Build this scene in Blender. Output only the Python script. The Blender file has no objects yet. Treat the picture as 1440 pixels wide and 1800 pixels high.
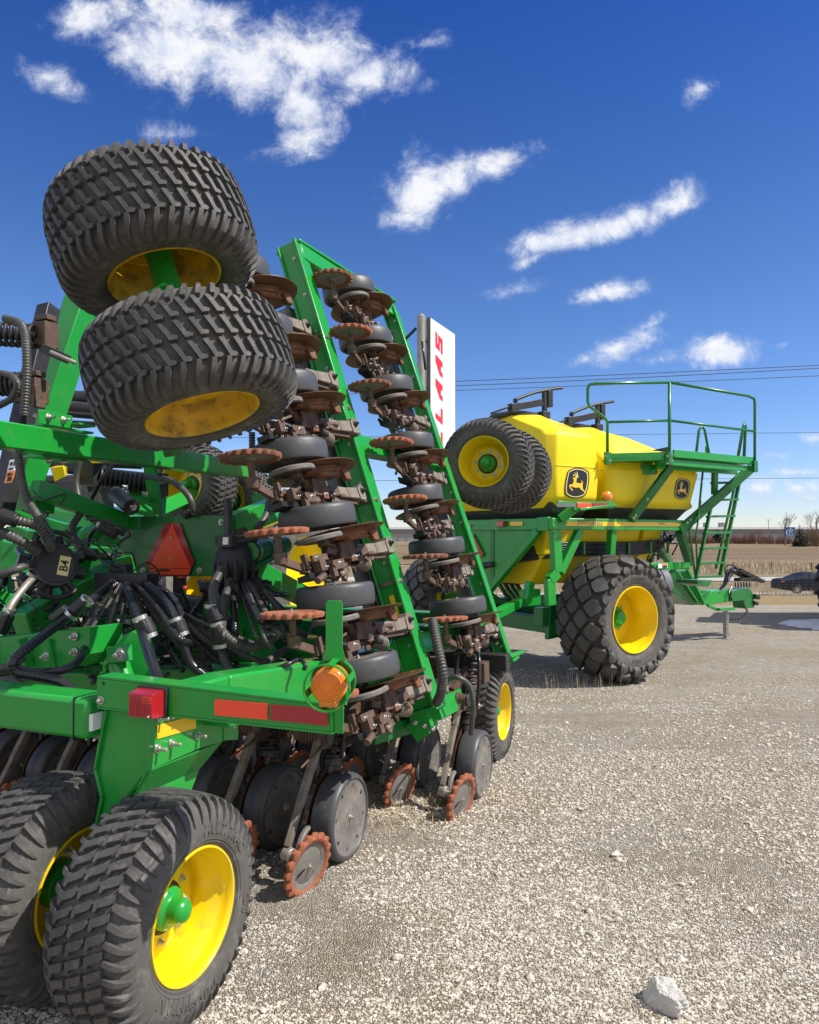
import bpy, bmesh, math, random
from mathutils import Vector, Matrix, noise
random.seed(7)
R = math.radians
sc = bpy.context.scene
col = sc.collection

# ------------------------------------------------------------------ camera
PITCH = R(1.76)
CAMZ = 1.67
cam_d = bpy.data.cameras.new("camera")
cam = bpy.data.objects.new("camera", cam_d)
col.objects.link(cam)
cam.location = (0, 0, CAMZ)
cam.rotation_euler = (R(90) + PITCH, 0, 0)
cam_d.sensor_fit = 'HORIZONTAL'
cam_d.sensor_width = 36
cam_d.lens = 36 * 1300 / 1440
cam_d.clip_start = 0.05
cam_d.clip_end = 4000
sc.camera = cam

# ------------------------------------------------------------------ light
SUN_AZ, SUN_EL = R(-11), R(50)          # azimuth counted from +X towards +Y
sun_d = bpy.data.lights.new("sun", 'SUN')
sun = bpy.data.objects.new("sun", sun_d)
col.objects.link(sun)
sdir = Vector((math.cos(SUN_AZ) * math.cos(SUN_EL), math.sin(SUN_AZ) * math.cos(SUN_EL), math.sin(SUN_EL)))
sun.rotation_euler = sdir.to_track_quat('Z', 'Y').to_euler()
sun.location = (20, 0, 30)
sun_d.energy = 4.9
sun_d.angle = R(0.53)
sun_d.color = (1.0, 0.955, 0.88)
sc.view_settings.view_transform = 'Standard'
sc.view_settings.look = 'None'
sc.view_settings.exposure = 0.27
sc.view_settings.gamma = 1.0
sc.view_settings.use_curve_mapping = False
sc.cycles.max_bounces = 6
sc.cycles.diffuse_bounces = 3
sc.cycles.glossy_bounces = 3

# ------------------------------------------------------------------ world: sky texture and clouds by direction
world = bpy.data.worlds.new("World")
sc.world = world
world.use_nodes = True
nt = world.node_tree
nt.nodes.clear()


def N(tree, typ, **kw):
    n = tree.nodes.new(typ)
    for k, v in kw.items():
        if k.startswith('i_'):
            key = k[2:]
            key = int(key) if key.isdigit() else key
            n.inputs[key].default_value = v
        else:
            setattr(n, k, v)
    return n


def L(tree, a, b):
    tree.links.new(a, b)


def M(tree, op, a, b=None, clamp=False):
    n = tree.nodes.new('ShaderNodeMath')
    n.operation = op
    n.use_clamp = clamp
    for i, v in enumerate((a, b)):
        if v is None:
            continue
        if isinstance(v, (int, float)):
            n.inputs[i].default_value = v
        else:
            tree.links.new(v, n.inputs[i])
    return n.outputs[0]


out = N(nt, 'ShaderNodeOutputWorld')
bg = N(nt, 'ShaderNodeBackground')
bg.inputs['Strength'].default_value = 0.115
L(nt, bg.outputs[0], out.inputs[0])
sky = N(nt, 'ShaderNodeTexSky')
sky.sky_type = 'NISHITA'
sky.sun_disc = False
sky.sun_elevation = SUN_EL
sky.sun_rotation = R(90) - SUN_AZ
sky.air_density = 1.0
sky.dust_density = 0.0
sky.ozone_density = 3.0
hs = N(nt, 'ShaderNodeHueSaturation')
hs.inputs['Saturation'].default_value = 1.12
hs.inputs['Value'].default_value = 1.0
L(nt, sky.outputs[0], hs.inputs['Color'])
tc = N(nt, 'ShaderNodeTexCoord')
sep = N(nt, 'ShaderNodeSeparateXYZ')
L(nt, tc.outputs['Generated'], sep.inputs[0])
ysafe = M(nt, 'MAXIMUM', sep.outputs[1], 0.05)
su = M(nt, 'DIVIDE', sep.outputs[0], ysafe)
sv = M(nt, 'DIVIDE', sep.outputs[2], ysafe)
# the upper sky of a clear spring day is a deep blue
hz = N(nt, 'ShaderNodeMapRange')
hz.inputs['From Min'].default_value = 0.0
hz.inputs['From Max'].default_value = 0.62
L(nt, sep.outputs[2], hz.inputs['Value'])
deep = N(nt, 'ShaderNodeMixRGB', blend_type='MULTIPLY')
deep.inputs['Color2'].default_value = (0.22, 0.45, 0.93, 1)
L(nt, hz.outputs[0], deep.inputs['Fac'])
lowc = N(nt, 'ShaderNodeMapRange', interpolation_type='SMOOTHSTEP')
lowc.inputs['From Min'].default_value = -0.02
lowc.inputs['From Max'].default_value = 0.42
L(nt, sep.outputs[2], lowc.inputs['Value'])
low = N(nt, 'ShaderNodeMixRGB', blend_type='MULTIPLY')
low.inputs['Fac'].default_value = 1
lowmix = N(nt, 'ShaderNodeMixRGB')
lowmix.inputs['Color1'].default_value = (0.80, 0.86, 1.12, 1)
lowmix.inputs['Color2'].default_value = (1, 1, 1, 1)
L(nt, lowc.outputs[0], lowmix.inputs['Fac'])
L(nt, hs.outputs[0], low.inputs['Color1'])
L(nt, lowmix.outputs[0], low.inputs['Color2'])
L(nt, low.outputs[0], deep.inputs['Color1'])
# fractal noise that frays the clouds
cmb = N(nt, 'ShaderNodeCombineXYZ')
L(nt, su, cmb.inputs[0])
L(nt, sv, cmb.inputs[1])
n1 = N(nt, 'ShaderNodeTexNoise')
n1.inputs['Scale'].default_value = 5.5
n1.inputs['Detail'].default_value = 9
n1.inputs['Roughness'].default_value = 0.6
n1.inputs['Distortion'].default_value = 0.25
L(nt, cmb.outputs[0], n1.inputs['Vector'])
n2 = N(nt, 'ShaderNodeTexNoise')
n2.inputs['Scale'].default_value = 17
n2.inputs['Detail'].default_value = 12
n2.inputs['Roughness'].default_value = 0.7
n2.inputs['Distortion'].default_value = 0.3
L(nt, cmb.outputs[0], n2.inputs['Vector'])


def sky_uv(px, py):
    u, v = (px - 720) / 1300, (900 - py) / 1300
    c, s = math.cos(PITCH), math.sin(PITCH)
    y, z = c - v * s, s + v * c
    return u / y, z / y


# cloud banks: centre, half-sizes, tilt, weight
CL = [(430, 90, 240, 105, 10, .72), (150, 35, 95, 50, 10, 1.0), (290, 85, 150, 75, 12, 1.05), (440, 120, 140, 75, 10, 1.1), (560, 110, 120, 70, -10, 1.1), (650, 135, 110, 50, -15, .9),
      (535, 185, 80, 60, 30, 1.0), (535, 245, 85, 38, -15, .85), (330, 25, 180, 60, 5, .95), (85, 135, 80, 34, 25, .8), (310, 235, 90, 18, 0, .3),
      (735, 335, 85, 72, -20, 1.0), (790, 320, 90, 45, -25, .95), (880, 285, 95, 32, -14, .85), (720, 385, 75, 30, 0, .75),
      (960, 425, 95, 30, -14, .95), (1060, 405, 110, 30, -14, 1.0), (1180, 360, 85, 36, -25, 1.0), (1110, 385, 90, 30, -20, .9), (945, 450, 80, 14, -25, .6),
      (1060, 515, 90, 22, -12, .85), (910, 510, 85, 20, -5, .6), (1085, 612, 85, 30, -18, .95), (1030, 632, 50, 18, -20, .7), (1262, 620, 80, 32, -8, 1.0), (1150, 632, 60, 18, -5, .6),
      (1232, 155, 52, 36, -20, .95), (1380, 605, 26, 14, 0, .6), (755, 148, 50, 16, -20, .45), (465, 265, 50, 14, -10, .4), (740, 75, 50, 20, -5, .4),
      (1330, 855, 70, 22, 0, .8), (1400, 858, 60, 20, 0, .8), (1310, 885, 40, 14, 0, .7), (1430, 770, 40, 18, 0, .75), (1360, 800, 45, 9, 0, .5), (1400, 830, 60, 9, 0, .55),
      (1425, 875, 40, 18, 0, .8), (30, 820, 60, 20, 0, .6), (470, 790, 60, 14, 0, .6), (1280, 805, 60, 10, 0, .4), (1130, 575, 45, 10, -25, .35)]
acc = None
for (px, py, rx, ry, rot, wt) in CL:
    rx, ry = rx * 1.12, ry * 1.2
    cu, cv = sky_uv(px, py)
    a = R(-rot)
    du, dv = M(nt, 'SUBTRACT', su, cu), M(nt, 'SUBTRACT', sv, cv)
    ca, sa = math.cos(a), math.sin(a)
    k1, k2 = 1300 / rx, 1300 / ry
    xx = M(nt, 'ADD', M(nt, 'MULTIPLY', du, ca * k1), M(nt, 'MULTIPLY', dv, sa * k1))
    yy = M(nt, 'ADD', M(nt, 'MULTIPLY', du, -sa * k2), M(nt, 'MULTIPLY', dv, ca * k2))
    d2 = M(nt, 'ADD', M(nt, 'MULTIPLY', xx, xx), M(nt, 'MULTIPLY', yy, yy))
    m = M(nt, 'MULTIPLY', M(nt, 'SUBTRACT', 1.0, M(nt, 'SQRT', d2)), wt)
    acc = m if acc is None else M(nt, 'MAXIMUM', acc, m)
fb = M(nt, 'ADD', M(nt, 'MULTIPLY', M(nt, 'SUBTRACT', n1.outputs['Fac'], 0.5), 2.4), M(nt, 'MULTIPLY', M(nt, 'SUBTRACT', n2.outputs['Fac'], 0.5), 3.1))
dens = M(nt, 'ADD', M(nt, 'MULTIPLY', M(nt, 'MAXIMUM', acc, -0.6), 1.6), fb)
cr = N(nt, 'ShaderNodeMapRange', interpolation_type='SMOOTHERSTEP')
cr.inputs['From Min'].default_value = 0.0
cr.inputs['From Max'].default_value = 1.65
L(nt, dens, cr.inputs['Value'])
front = M(nt, 'GREATER_THAN', sep.outputs[1], 0.06)
inside = N(nt, 'ShaderNodeMapRange', interpolation_type='SMOOTHSTEP')
inside.inputs['From Min'].default_value = -0.5
inside.inputs['From Max'].default_value = 0.2
L(nt, acc, inside.inputs['Value'])
cf = M(nt, 'MULTIPLY', M(nt, 'MULTIPLY', cr.outputs[0], inside.outputs[0]), M(nt, 'MULTIPLY', front, 0.95))
ccol = N(nt, 'ShaderNodeMixRGB')
ccol.inputs['Color1'].default_value = (4.4, 5.1, 6.7, 1)
ccol.inputs['Color2'].default_value = (7.2, 7.25, 7.4, 1)
lum = N(nt, 'ShaderNodeMapRange')
lum.inputs['From Min'].default_value = 0.36
lum.inputs['From Max'].default_value = 0.6
L(nt, n2.outputs['Fac'], lum.inputs['Value'])
L(nt, M(nt, 'MULTIPLY', cr.outputs[0], M(nt, 'ADD', M(nt, 'MULTIPLY', lum.outputs[0], .6), .4)), ccol.inputs['Fac'])
mixs = N(nt, 'ShaderNodeMixRGB')
L(nt, cf, mixs.inputs['Fac'])
L(nt, deep.outputs[0], mixs.inputs['Color1'])
L(nt, ccol.outputs[0], mixs.inputs['Color2'])
# unseen white cloud added overhead and behind the viewer to brighten shaded faces
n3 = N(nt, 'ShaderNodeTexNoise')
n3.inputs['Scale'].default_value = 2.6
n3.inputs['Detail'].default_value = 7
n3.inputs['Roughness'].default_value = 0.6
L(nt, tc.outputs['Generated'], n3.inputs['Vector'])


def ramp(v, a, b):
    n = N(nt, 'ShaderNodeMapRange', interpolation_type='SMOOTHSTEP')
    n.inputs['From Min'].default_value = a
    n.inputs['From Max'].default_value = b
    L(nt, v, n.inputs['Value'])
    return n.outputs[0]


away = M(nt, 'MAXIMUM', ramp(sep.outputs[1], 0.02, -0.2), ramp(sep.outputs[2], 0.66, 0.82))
fill_bank = M(nt, 'MULTIPLY', M(nt, 'MULTIPLY', away, ramp(n3.outputs['Fac'], 0.38, 0.56)), ramp(sep.outputs[2], -0.02, 0.06))
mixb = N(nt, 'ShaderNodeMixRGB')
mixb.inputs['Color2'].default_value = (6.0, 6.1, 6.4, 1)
L(nt, fill_bank, mixb.inputs['Fac'])
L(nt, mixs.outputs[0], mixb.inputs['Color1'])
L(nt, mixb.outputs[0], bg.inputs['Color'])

# ------------------------------------------------------------------ geometry helpers
UP = Vector((0, 0, 1))


def V(*a):
    return Vector(a)


def ray(px, py):
    u, v = (px - 720) / 1300, (900 - py) / 1300
    c, s = math.cos(PITCH), math.sin(PITCH)
    return Vector((u, c - v * s, s + v * c))


def P(px, py, Y):
    """the place in the yard that a photograph position shows at the distance Y"""
    r = ray(px, py)
    return Vector((0, 0, CAMZ)) + r * (Y / r.y)


def PL(px, py, o, n):
    """where the sight line meets the plane through o with the normal n"""
    r = ray(px, py)
    c = Vector((0, 0, CAMZ))
    return c + r * ((Vector(o) - c).dot(n) / r.dot(n))


def az(deg):
    return Vector((math.cos(R(deg)), math.sin(R(deg)), 0))


def frame(o, x, y=None, z=None):
    """matrix with the local X along x and Z close to z (or Y close to y)"""
    x = Vector(x).normalized()
    if z is not None:
        y = Vector(z).cross(x).normalized()
        z = x.cross(y)
    else:
        z = x.cross(Vector(y)).normalized()
        y = z.cross(x)
    m = Matrix((x, y, z)).transposed().to_4x4()
    m.translation = Vector(o)
    return m


class MB:
    def __init__(self):
        self.v, self.f, self.mi, self.cur, self.mats = [], [], [], 0, []

    def mat(self, m):
        if m not in self.mats:
            self.mats.append(m)
        self.cur = self.mats.index(m)
        return self

    def add(self, vs, fs, mtx=None):
        b = len(self.v)
        for p in vs:
            p = Vector(p)
            self.v.append(mtx @ p if mtx is not None else p)
        for f in fs:
            self.f.append([b + i for i in f])
            self.mi.append(self.cur)
        return self

    def box(self, c, s, mtx=None, tap=1.0):
        x, y, z = (q / 2 for q in s)
        c = Vector(c)
        vs = [c + Vector((i * x * (tap if k > 0 else 1), j * y * (tap if k > 0 else 1), k * z)) for k in (-1, 1) for j in (-1, 1) for i in (-1, 1)]
        return self.add(vs, [(0, 2, 3, 1), (4, 5, 7, 6), (0, 1, 5, 4), (2, 6, 7, 3), (0, 4, 6, 2), (1, 3, 7, 5)], mtx)

    def bar(self, p0, p1, w, h, up=UP, w1=None, h1=None):
        """box from p0 to p1, w across, h along up"""
        p0, p1 = Vector(p0), Vector(p1)
        d = (p1 - p0).normalized()
        s = d.cross(Vector(up)).normalized()
        u = s.cross(d)
        w1 = w if w1 is None else w1
        h1 = h if h1 is None else h1
        vs = []
        for p, a, b in ((p0, w, h), (p1, w1, h1)):
            vs += [p + s * (i * a / 2) + u * (j * b / 2) for j in (-1, 1) for i in (-1, 1)]
        return self.add(vs, [(0, 1, 3, 2), (4, 6, 7, 5), (0, 4, 5, 1), (2, 3, 7, 6), (0, 2, 6, 4), (1, 5, 7, 3)])

    def prism(self, poly, d, mtx, d0=None):
        """polygon in local XY pushed from z=d0 to z=d"""
        n = len(poly)
        d0 = -d if d0 is None else d0
        ar = sum(poly[i][0] * poly[(i + 1) % n][1] - poly[(i + 1) % n][0] * poly[i][1] for i in range(n))
        if ar < 0:
            poly = poly[::-1]
        lo, hi = min(d0, d), max(d0, d)
        vs = [(x, y, lo) for x, y in poly] + [(x, y, hi) for x, y in poly]
        fs = [tuple(range(n - 1, -1, -1)), tuple(range(n, 2 * n))]
        fs += [(i, (i + 1) % n, n + (i + 1) % n, n + i) for i in range(n)]
        return self.add(vs, fs, mtx)

    def hexa(self, a, b):
        """solid between two corner loops of equal length"""
        n = len(a)
        fs = [tuple(range(n - 1, -1, -1)), tuple(range(n, 2 * n))]
        fs += [(i, (i + 1) % n, n + (i + 1) % n, n + i) for i in range(n)]
        return self.add(list(a) + list(b), fs)

    def lathe(self, prof, mtx=None, seg=32, closed=False):
        """profile of (x, r) turned about the local X axis"""
        n = len(prof)
        vs, fs = [], []
        for i in range(seg):
            t = 2 * math.pi * i / seg
            c, s = math.cos(t), math.sin(t)
            vs += [(x, r * c, r * s) for x, r in prof]
        m = n if closed else n - 1
        for i in range(seg):
            j = (i + 1) % seg
            for k in range(m):
                k2 = (k + 1) % n
                fs.append((i * n + k, j * n + k, j * n + k2, i * n + k2))
        return self.add(vs, fs, mtx)

    def cyl(self, p0, p1, r, seg=16, r1=None):
        p0, p1 = Vector(p0), Vector(p1)
        d = p1 - p0
        m = frame(p0, d, z=UP if abs(d.normalized().z) < .9 else V(0, 1, 0))
        r1 = r if r1 is None else r1
        return self.lathe([(0, 0.0001), (0, r), (d.length, r1), (d.length, 0.0001)], m, seg)

    def tube(self, pts, r, seg=10, rib=0.0, step=None, cap=True, smooth=True):
        """hose through the points; rib gives it corrugations"""
        pts = [Vector(p) for p in pts]
        if smooth and len(pts) > 2:
            pts = spline(pts, 10)
        if rib:
            pts = resample(pts, step or .0042)
        vs, fs = [], []
        t0 = (pts[1] - pts[0]).normalized()
        nrm = t0.orthogonal().normalized()
        n = len(pts)
        for i, p in enumerate(pts):
            t = (pts[min(i + 1, n - 1)] - pts[max(i - 1, 0)]).normalized()
            nrm = (nrm - t * nrm.dot(t)).normalized()
            bn = t.cross(nrm)
            rr = (r[i * (len(r) - 1) // max(n - 1, 1)] if isinstance(r, (list, tuple)) else r) * (1 + (rib if i % 4 < 2 else -rib) if rib else 1)
            for k in range(seg):
                a = 2 * math.pi * k / seg
                vs.append(p + nrm * (rr * math.cos(a)) + bn * (rr * math.sin(a)))
        for i in range(n - 1):
            for k in range(seg):
                k2 = (k + 1) % seg
                fs.append((i * seg + k, i * seg + k2, (i + 1) * seg + k2, (i + 1) * seg + k))
        if cap:
            fs.append(tuple(range(seg - 1, -1, -1)))
            fs.append(tuple((n - 1) * seg + k for k in range(seg)))
        return self.add(vs, fs)

    def coil(self, p0, p1, r, wire, turns, seg=8, per=14):
        p0, p1 = Vector(p0), Vector(p1)
        d = p1 - p0
        a = d.normalized().orthogonal().normalized()
        b = d.normalized().cross(a)
        pts = []
        k = int(turns * per)
        for i in range(k + 1):
            t = i / k
            an = 2 * math.pi * turns * t
            pts.append(p0 + d * t + a * (r * math.cos(an)) + b * (r * math.sin(an)))
        return self.tube(pts, wire, seg, smooth=False)

    def ball(self, c, r, seg=12, sc3=(1, 1, 1)):
        c = Vector(c)
        vs, fs = [], []
        for i in range(seg // 2 + 1):
            t = math.pi * i / (seg // 2)
            for k in range(seg):
                a = 2 * math.pi * k / seg
                vs.append(c + Vector((r * sc3[0] * math.sin(t) * math.cos(a), r * sc3[1] * math.sin(t) * math.sin(a), r * sc3[2] * math.cos(t))))
        for i in range(seg // 2):
            for k in range(seg):
                k2 = (k + 1) % seg
                fs.append((i * seg + k, (i + 1) * seg + k, (i + 1) * seg + k2, i * seg + k2))
        return self.add(vs, fs)

    def bolt(self, p, d, r=0.012, stick=0.02):
        p, d = Vector(p), Vector(d).normalized()
        m = frame(p, d, z=UP if abs(d.z) < .9 else V(0, 1, 0))
        self.lathe([(0, r * 1.5), (r * .25, r * 1.5), (r * .25, .0001)], m, 14)
        self.lathe([(0, r), (r * 1.1, r), (r * 1.1, .0001)], m, 6)
        self.lathe([(0, r * .6), (stick + r, r * .6), (stick + r, .0001)], m, 10)
        return self

    def islands(self, gap=.004):
        """groups of faces that touch or nearly touch each other"""
        n = len(self.v)
        par = list(range(n))

        def find(a):
            while par[a] != a:
                par[a] = par[par[a]]
                a = par[a]
            return a
        for f in self.f:
            for q in f[1:]:
                par[find(q)] = find(f[0])
        bb = {}
        for i, p in enumerate(self.v):
            r = find(i)
            b = bb.setdefault(r, [list(p), list(p)])
            for k in range(3):
                b[0][k] = min(b[0][k], p[k])
                b[1][k] = max(b[1][k], p[k])
        keys = list(bb)
        gp = {k: k for k in keys}

        def gf(a):
            while gp[a] != a:
                a = gp[a]
            return a
        for i, a in enumerate(keys):
            for b in keys[:i]:
                A, B = bb[a], bb[b]
                if all(A[0][k] <= B[1][k] + gap and B[0][k] <= A[1][k] + gap for k in range(3)):
                    gp[gf(a)] = gf(b)
        out = {}
        for fi, f in enumerate(self.f):
            out.setdefault(gf(find(f[0])), []).append(fi)
        return list(out.values())

    def build_each(self, name, mat=None, parent=None, **kw):
        """one object for every separate piece"""
        res = []
        for fl in self.islands():
            m = MB()
            m.mats = list(self.mats)
            ix = {}
            for fi in fl:
                g = []
                for q in self.f[fi]:
                    if q not in ix:
                        ix[q] = len(m.v)
                        m.v.append(self.v[q])
                    g.append(ix[q])
                m.f.append(g)
                m.mi.append(self.mi[fi])
            res.append(m.build(name, mat, parent, **kw))
        return res

    def build(self, name, mat=None, parent=None, bev=0.0, ang=38, mtx=None, wn=False):
        me = bpy.data.meshes.new(name)
        me.from_pydata([tuple(p) for p in self.v], [], self.f)
        mats = self.mats if self.mats else [mat]
        for m in mats:
            me.materials.append(m)
        if self.mats:
            me.polygons.foreach_set('material_index', self.mi)
        me.polygons.foreach_set('use_smooth', [True] * len(me.polygons))
        me.update()
        me.validate()
        bm = bmesh.new()
        bm.from_mesh(me)
        bmesh.ops.recalc_face_normals(bm, faces=bm.faces)
        bm.to_mesh(me)
        bm.free()
        if ang < 180:
            me.set_sharp_from_angle(angle=R(ang))
        o = bpy.data.objects.new(name, me)
        col.objects.link(o)
        if parent is not None:
            o.parent = parent
        if mtx is not None:
            o.matrix_local = mtx
        if bev:
            b = o.modifiers.new('bevel', 'BEVEL')
            b.width = bev
            b.segments = 2
            b.limit_method = 'ANGLE'
            b.angle_limit = R(35)
            b.harden_normals = False
        return o


def spline(pts, k):
    q = [pts[0] * 2 - pts[1]] + pts + [pts[-1] * 2 - pts[-2]]
    o = []
    for i in range(1, len(q) - 2):
        a, b, c, d = q[i - 1], q[i], q[i + 1], q[i + 2]
        for j in range(k):
            t = j / k
            o.append(0.5 * ((2 * b) + (c - a) * t + (2 * a - 5 * b + 4 * c - d) * t * t + (3 * b - a - 3 * c + d) * t ** 3))
    o.append(pts[-1])
    return o


def resample(pts, step):
    o = [pts[0]]
    left = step
    for a, b in zip(pts, pts[1:]):
        d = (b - a).length
        pos = left
        while pos <= d:
            o.append(a.lerp(b, pos / d))
            pos += step
        left = pos - d
    o.append(pts[-1])
    return o


def empty(name, loc=(0, 0, 0), parent=None, mtx=None):
    o = bpy.data.objects.new(name, None)
    o.empty_display_size = .1
    col.objects.link(o)
    o.location = loc
    if parent is not None:
        o.parent = parent
    if mtx is not None:
        o.matrix_local = mtx
    return o


def tag(o, label=None, cat=None, group=None, kind=None):
    if label:
        o['label'] = label
    if cat:
        o['category'] = cat
    if group:
        o['group'] = group
    if kind:
        o['kind'] = kind
    return o


def dup(o, parent=None, mtx=None):
    c = o.copy()
    col.objects.link(c)
    if parent is not None:
        c.parent = parent
    if mtx is not None:
        c.matrix_local = mtx
    for ch in list(o.children):
        dup(ch, c)
    return c


def text_mesh(s, size, shear=0.0, bold=0.0, ext=0.0, spacing=1.0):
    """vertices and faces of built-in lettering, centred, in local XY"""
    cu = bpy.data.curves.new('lettering', 'FONT')
    cu.body = s
    cu.size = size
    cu.shear = shear
    cu.offset = bold
    cu.extrude = ext
    cu.space_character = spacing
    cu.align_x = 'CENTER'
    cu.resolution_u = 2
    ob = bpy.data.objects.new('lettering', cu)
    col.objects.link(ob)
    dg = bpy.context.evaluated_depsgraph_get()
    me = ob.evaluated_get(dg).to_mesh()
    vs = [v.co.copy() for v in me.vertices]
    fs = [tuple(p.vertices) for p in me.polygons]
    ob.evaluated_get(dg).to_mesh_clear()
    bpy.data.objects.remove(ob)
    bpy.data.curves.remove(cu)
    return vs, fs


# ------------------------------------------------------------------ materials
def mat(name, base, rough=.5, metal=0.0, var=None, vscale=8, vamt=.5, bump=0.0, bscale=60, coat=0.0, dust=None, dscale=5, dlo=.5, dhi=.75, rvar=.12, spec=.5):
    """one Principled surface: base colour broken up by noise, a second colour for wear or dirt, a fine bump"""
    m = bpy.data.materials.new(name)
    m.use_nodes = True
    t = m.node_tree
    b = t.nodes['Principled BSDF']
    b.inputs['Roughness'].default_value = rough
    b.inputs['Metallic'].default_value = metal
    b.inputs['Specular IOR Level'].default_value = spec
    b.inputs['Coat Weight'].default_value = coat
    b.inputs['Coat Roughness'].default_value = .12
    c = N(t, 'ShaderNodeTexCoord').outputs['Object']
    n = N(t, 'ShaderNodeTexNoise')
    n.inputs['Scale'].default_value = vscale
    n.inputs['Detail'].default_value = 6
    n.inputs['Roughness'].default_value = .65
    L(t, c, n.inputs['Vector'])
    mx = N(t, 'ShaderNodeMixRGB')
    mx.inputs['Color1'].default_value = (*base, 1)
    mx.inputs['Color2'].default_value = (*(var or tuple(x * .75 for x in base)), 1)
    mr = N(t, 'ShaderNodeMapRange')
    mr.inputs['From Min'].default_value = .38
    mr.inputs['From Max'].default_value = .68
    mr.inputs['To Max'].default_value = vamt
    L(t, n.outputs['Fac'], mr.inputs['Value'])
    L(t, mr.outputs[0], mx.inputs['Fac'])
    o = mx.outputs[0]
    if dust:
        n2 = N(t, 'ShaderNodeTexNoise')
        n2.inputs['Scale'].default_value = dscale
        n2.inputs['Detail'].default_value = 10
        n2.inputs['Roughness'].default_value = .72
        L(t, c, n2.inputs['Vector'])
        m2 = N(t, 'ShaderNodeMapRange')
        m2.inputs['From Min'].default_value = dlo
        m2.inputs['From Max'].default_value = dhi
        L(t, n2.outputs['Fac'], m2.inputs['Value'])
        x2 = N(t, 'ShaderNodeMixRGB')
        x2.inputs['Color2'].default_value = (*dust, 1)
        L(t, o, x2.inputs['Color1'])
        L(t, m2.outputs[0], x2.inputs['Fac'])
        o = x2.outputs[0]
    L(t, o, b.inputs['Base Color'])
    rr = N(t, 'ShaderNodeMapRange')
    rr.inputs['To Min'].default_value = max(.02, rough - rvar)
    rr.inputs['To Max'].default_value = min(1, rough + rvar)
    L(t, n.outputs['Fac'], rr.inputs['Value'])
    L(t, rr.outputs[0], b.inputs['Roughness'])
    if bump:
        n3 = N(t, 'ShaderNodeTexNoise')
        n3.inputs['Scale'].default_value = bscale
        n3.inputs['Detail'].default_value = 5
        L(t, c, n3.inputs['Vector'])
        bp = N(t, 'ShaderNodeBump')
        bp.inputs['Strength'].default_value = bump
        bp.inputs['Distance'].default_value = .004
        L(t, n3.outputs['Fac'], bp.inputs['Height'])
        L(t, bp.outputs[0], b.inputs['Normal'])
    return m


GREEN = mat('green paint', (.011, .31, .034), .32, var=(.009, .24, .034), vscale=3, vamt=.6, coat=.25, rvar=.2, dust=(.12, .23, .09), dscale=19, dlo=.55, dhi=.88, bump=.03, bscale=300)
GREEN2 = mat('deep green paint', (.010, .175, .034), .34, var=(.009, .12, .028), vscale=4, coat=.22, rvar=.2, dust=(.11, .17, .08), dscale=17, dlo=.58, dhi=.9)
YELLOW = mat('yellow paint', (.86, .60, .004), .30, var=(.78, .50, .004), vscale=5, vamt=.4, coat=.25, dust=(.26, .16, .05), dscale=9, dlo=.57, dhi=.86)
YELLOWOLD = mat('worn yellow paint', (.80, .48, .012), .5, var=(.46, .25, .012), vscale=9, vamt=.7, dust=(.10, .06, .022), dscale=11, dlo=.5, dhi=.72, bump=.12, bscale=120)
POLY = mat('yellow moulded plastic', (.88, .68, .008), .42, var=(.84, .62, .008), vscale=2.5, vamt=.5, bump=.15, bscale=420, spec=.4, dust=(.62, .46, .05), dscale=3, dlo=.6, dhi=.95)
RUBBER = mat('tyre rubber', (.102, .094, .083), .78, var=(.062, .057, .052), vscale=6, vamt=.6, dust=(.23, .215, .19), dscale=14, dlo=.5, dhi=.78, bump=.3, bscale=90, spec=.45)
TREADMAT = mat('tread rubber', (.074, .069, .063), .64, var=(.05, .048, .05), vscale=18, vamt=.7, dust=(.19, .18, .165), dscale=24, dlo=.54, dhi=.76, bump=.3, bscale=110)
RUBCLEAN = mat('clean black rubber', (.018, .018, .022), .55, var=(.03, .03, .033), vscale=8, vamt=.6, bump=.2, bscale=80)
GAUGE = mat('smooth dark gauge rubber', (.070, .070, .072), .46, var=(.05, .05, .054), vscale=7, vamt=.7, dust=(.19, .175, .15), dscale=10, dlo=.56, dhi=.86, bump=.08, bscale=60)
RUSTY = mat('orange rust', (.34, .108, .048), .85, var=(.22, .07, .04), vscale=30, vamt=.8, bump=.5, bscale=120, dust=(.45, .20, .11), dscale=40, dlo=.55, dhi=.8)
RUST2 = mat('brown rusted steel', (.24, .085, .026), .62, var=(.10, .040, .018), vscale=16, vamt=.9, bump=.35, bscale=90, dust=(.36, .14, .045), dscale=24, dlo=.52, dhi=.75)
BLADE = mat('rust browned disc steel', (.15, .068, .032), .45, metal=.45, var=(.07, .04, .028), vscale=10, vamt=.8, dust=(.24, .105, .04), dscale=12, dlo=.5, dhi=.72)
GROOVE2 = mat('dark tyre grooves', (.045, .043, .042), .85, var=(.07, .066, .06), vscale=10, vamt=.8, bump=.2)
GROOVE = mat('dusty tyre grooves', (.058, .054, .049), .85, var=(.14, .13, .115), vscale=16, vamt=.8, bump=.2)
CAST = mat('brown grey cast iron', (.115, .066, .042), .62, var=(.055, .036, .026), vscale=24, vamt=.8, bump=.4, bscale=110, dust=(.27, .165, .095), dscale=18, dlo=.52, dhi=.78)
CASTG = mat('dusty grey cast iron', (.23, .195, .155), .7, var=(.105, .072, .05), vscale=14, vamt=.8, bump=.4, bscale=110)
GREYSTEEL = mat('grey painted steel', (.16, .165, .18), .45, var=(.12, .12, .13), vscale=7, vamt=.7, dust=(.24, .23, .21), dscale=22, dlo=.56, dhi=.8, bump=.1)
BLACKST = mat('black painted steel', (.022, .021, .022), .42, var=(.04, .037, .035), vscale=14, vamt=.6, dust=(.12, .105, .085), dscale=30, dlo=.6, dhi=.85, bump=.1)
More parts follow.
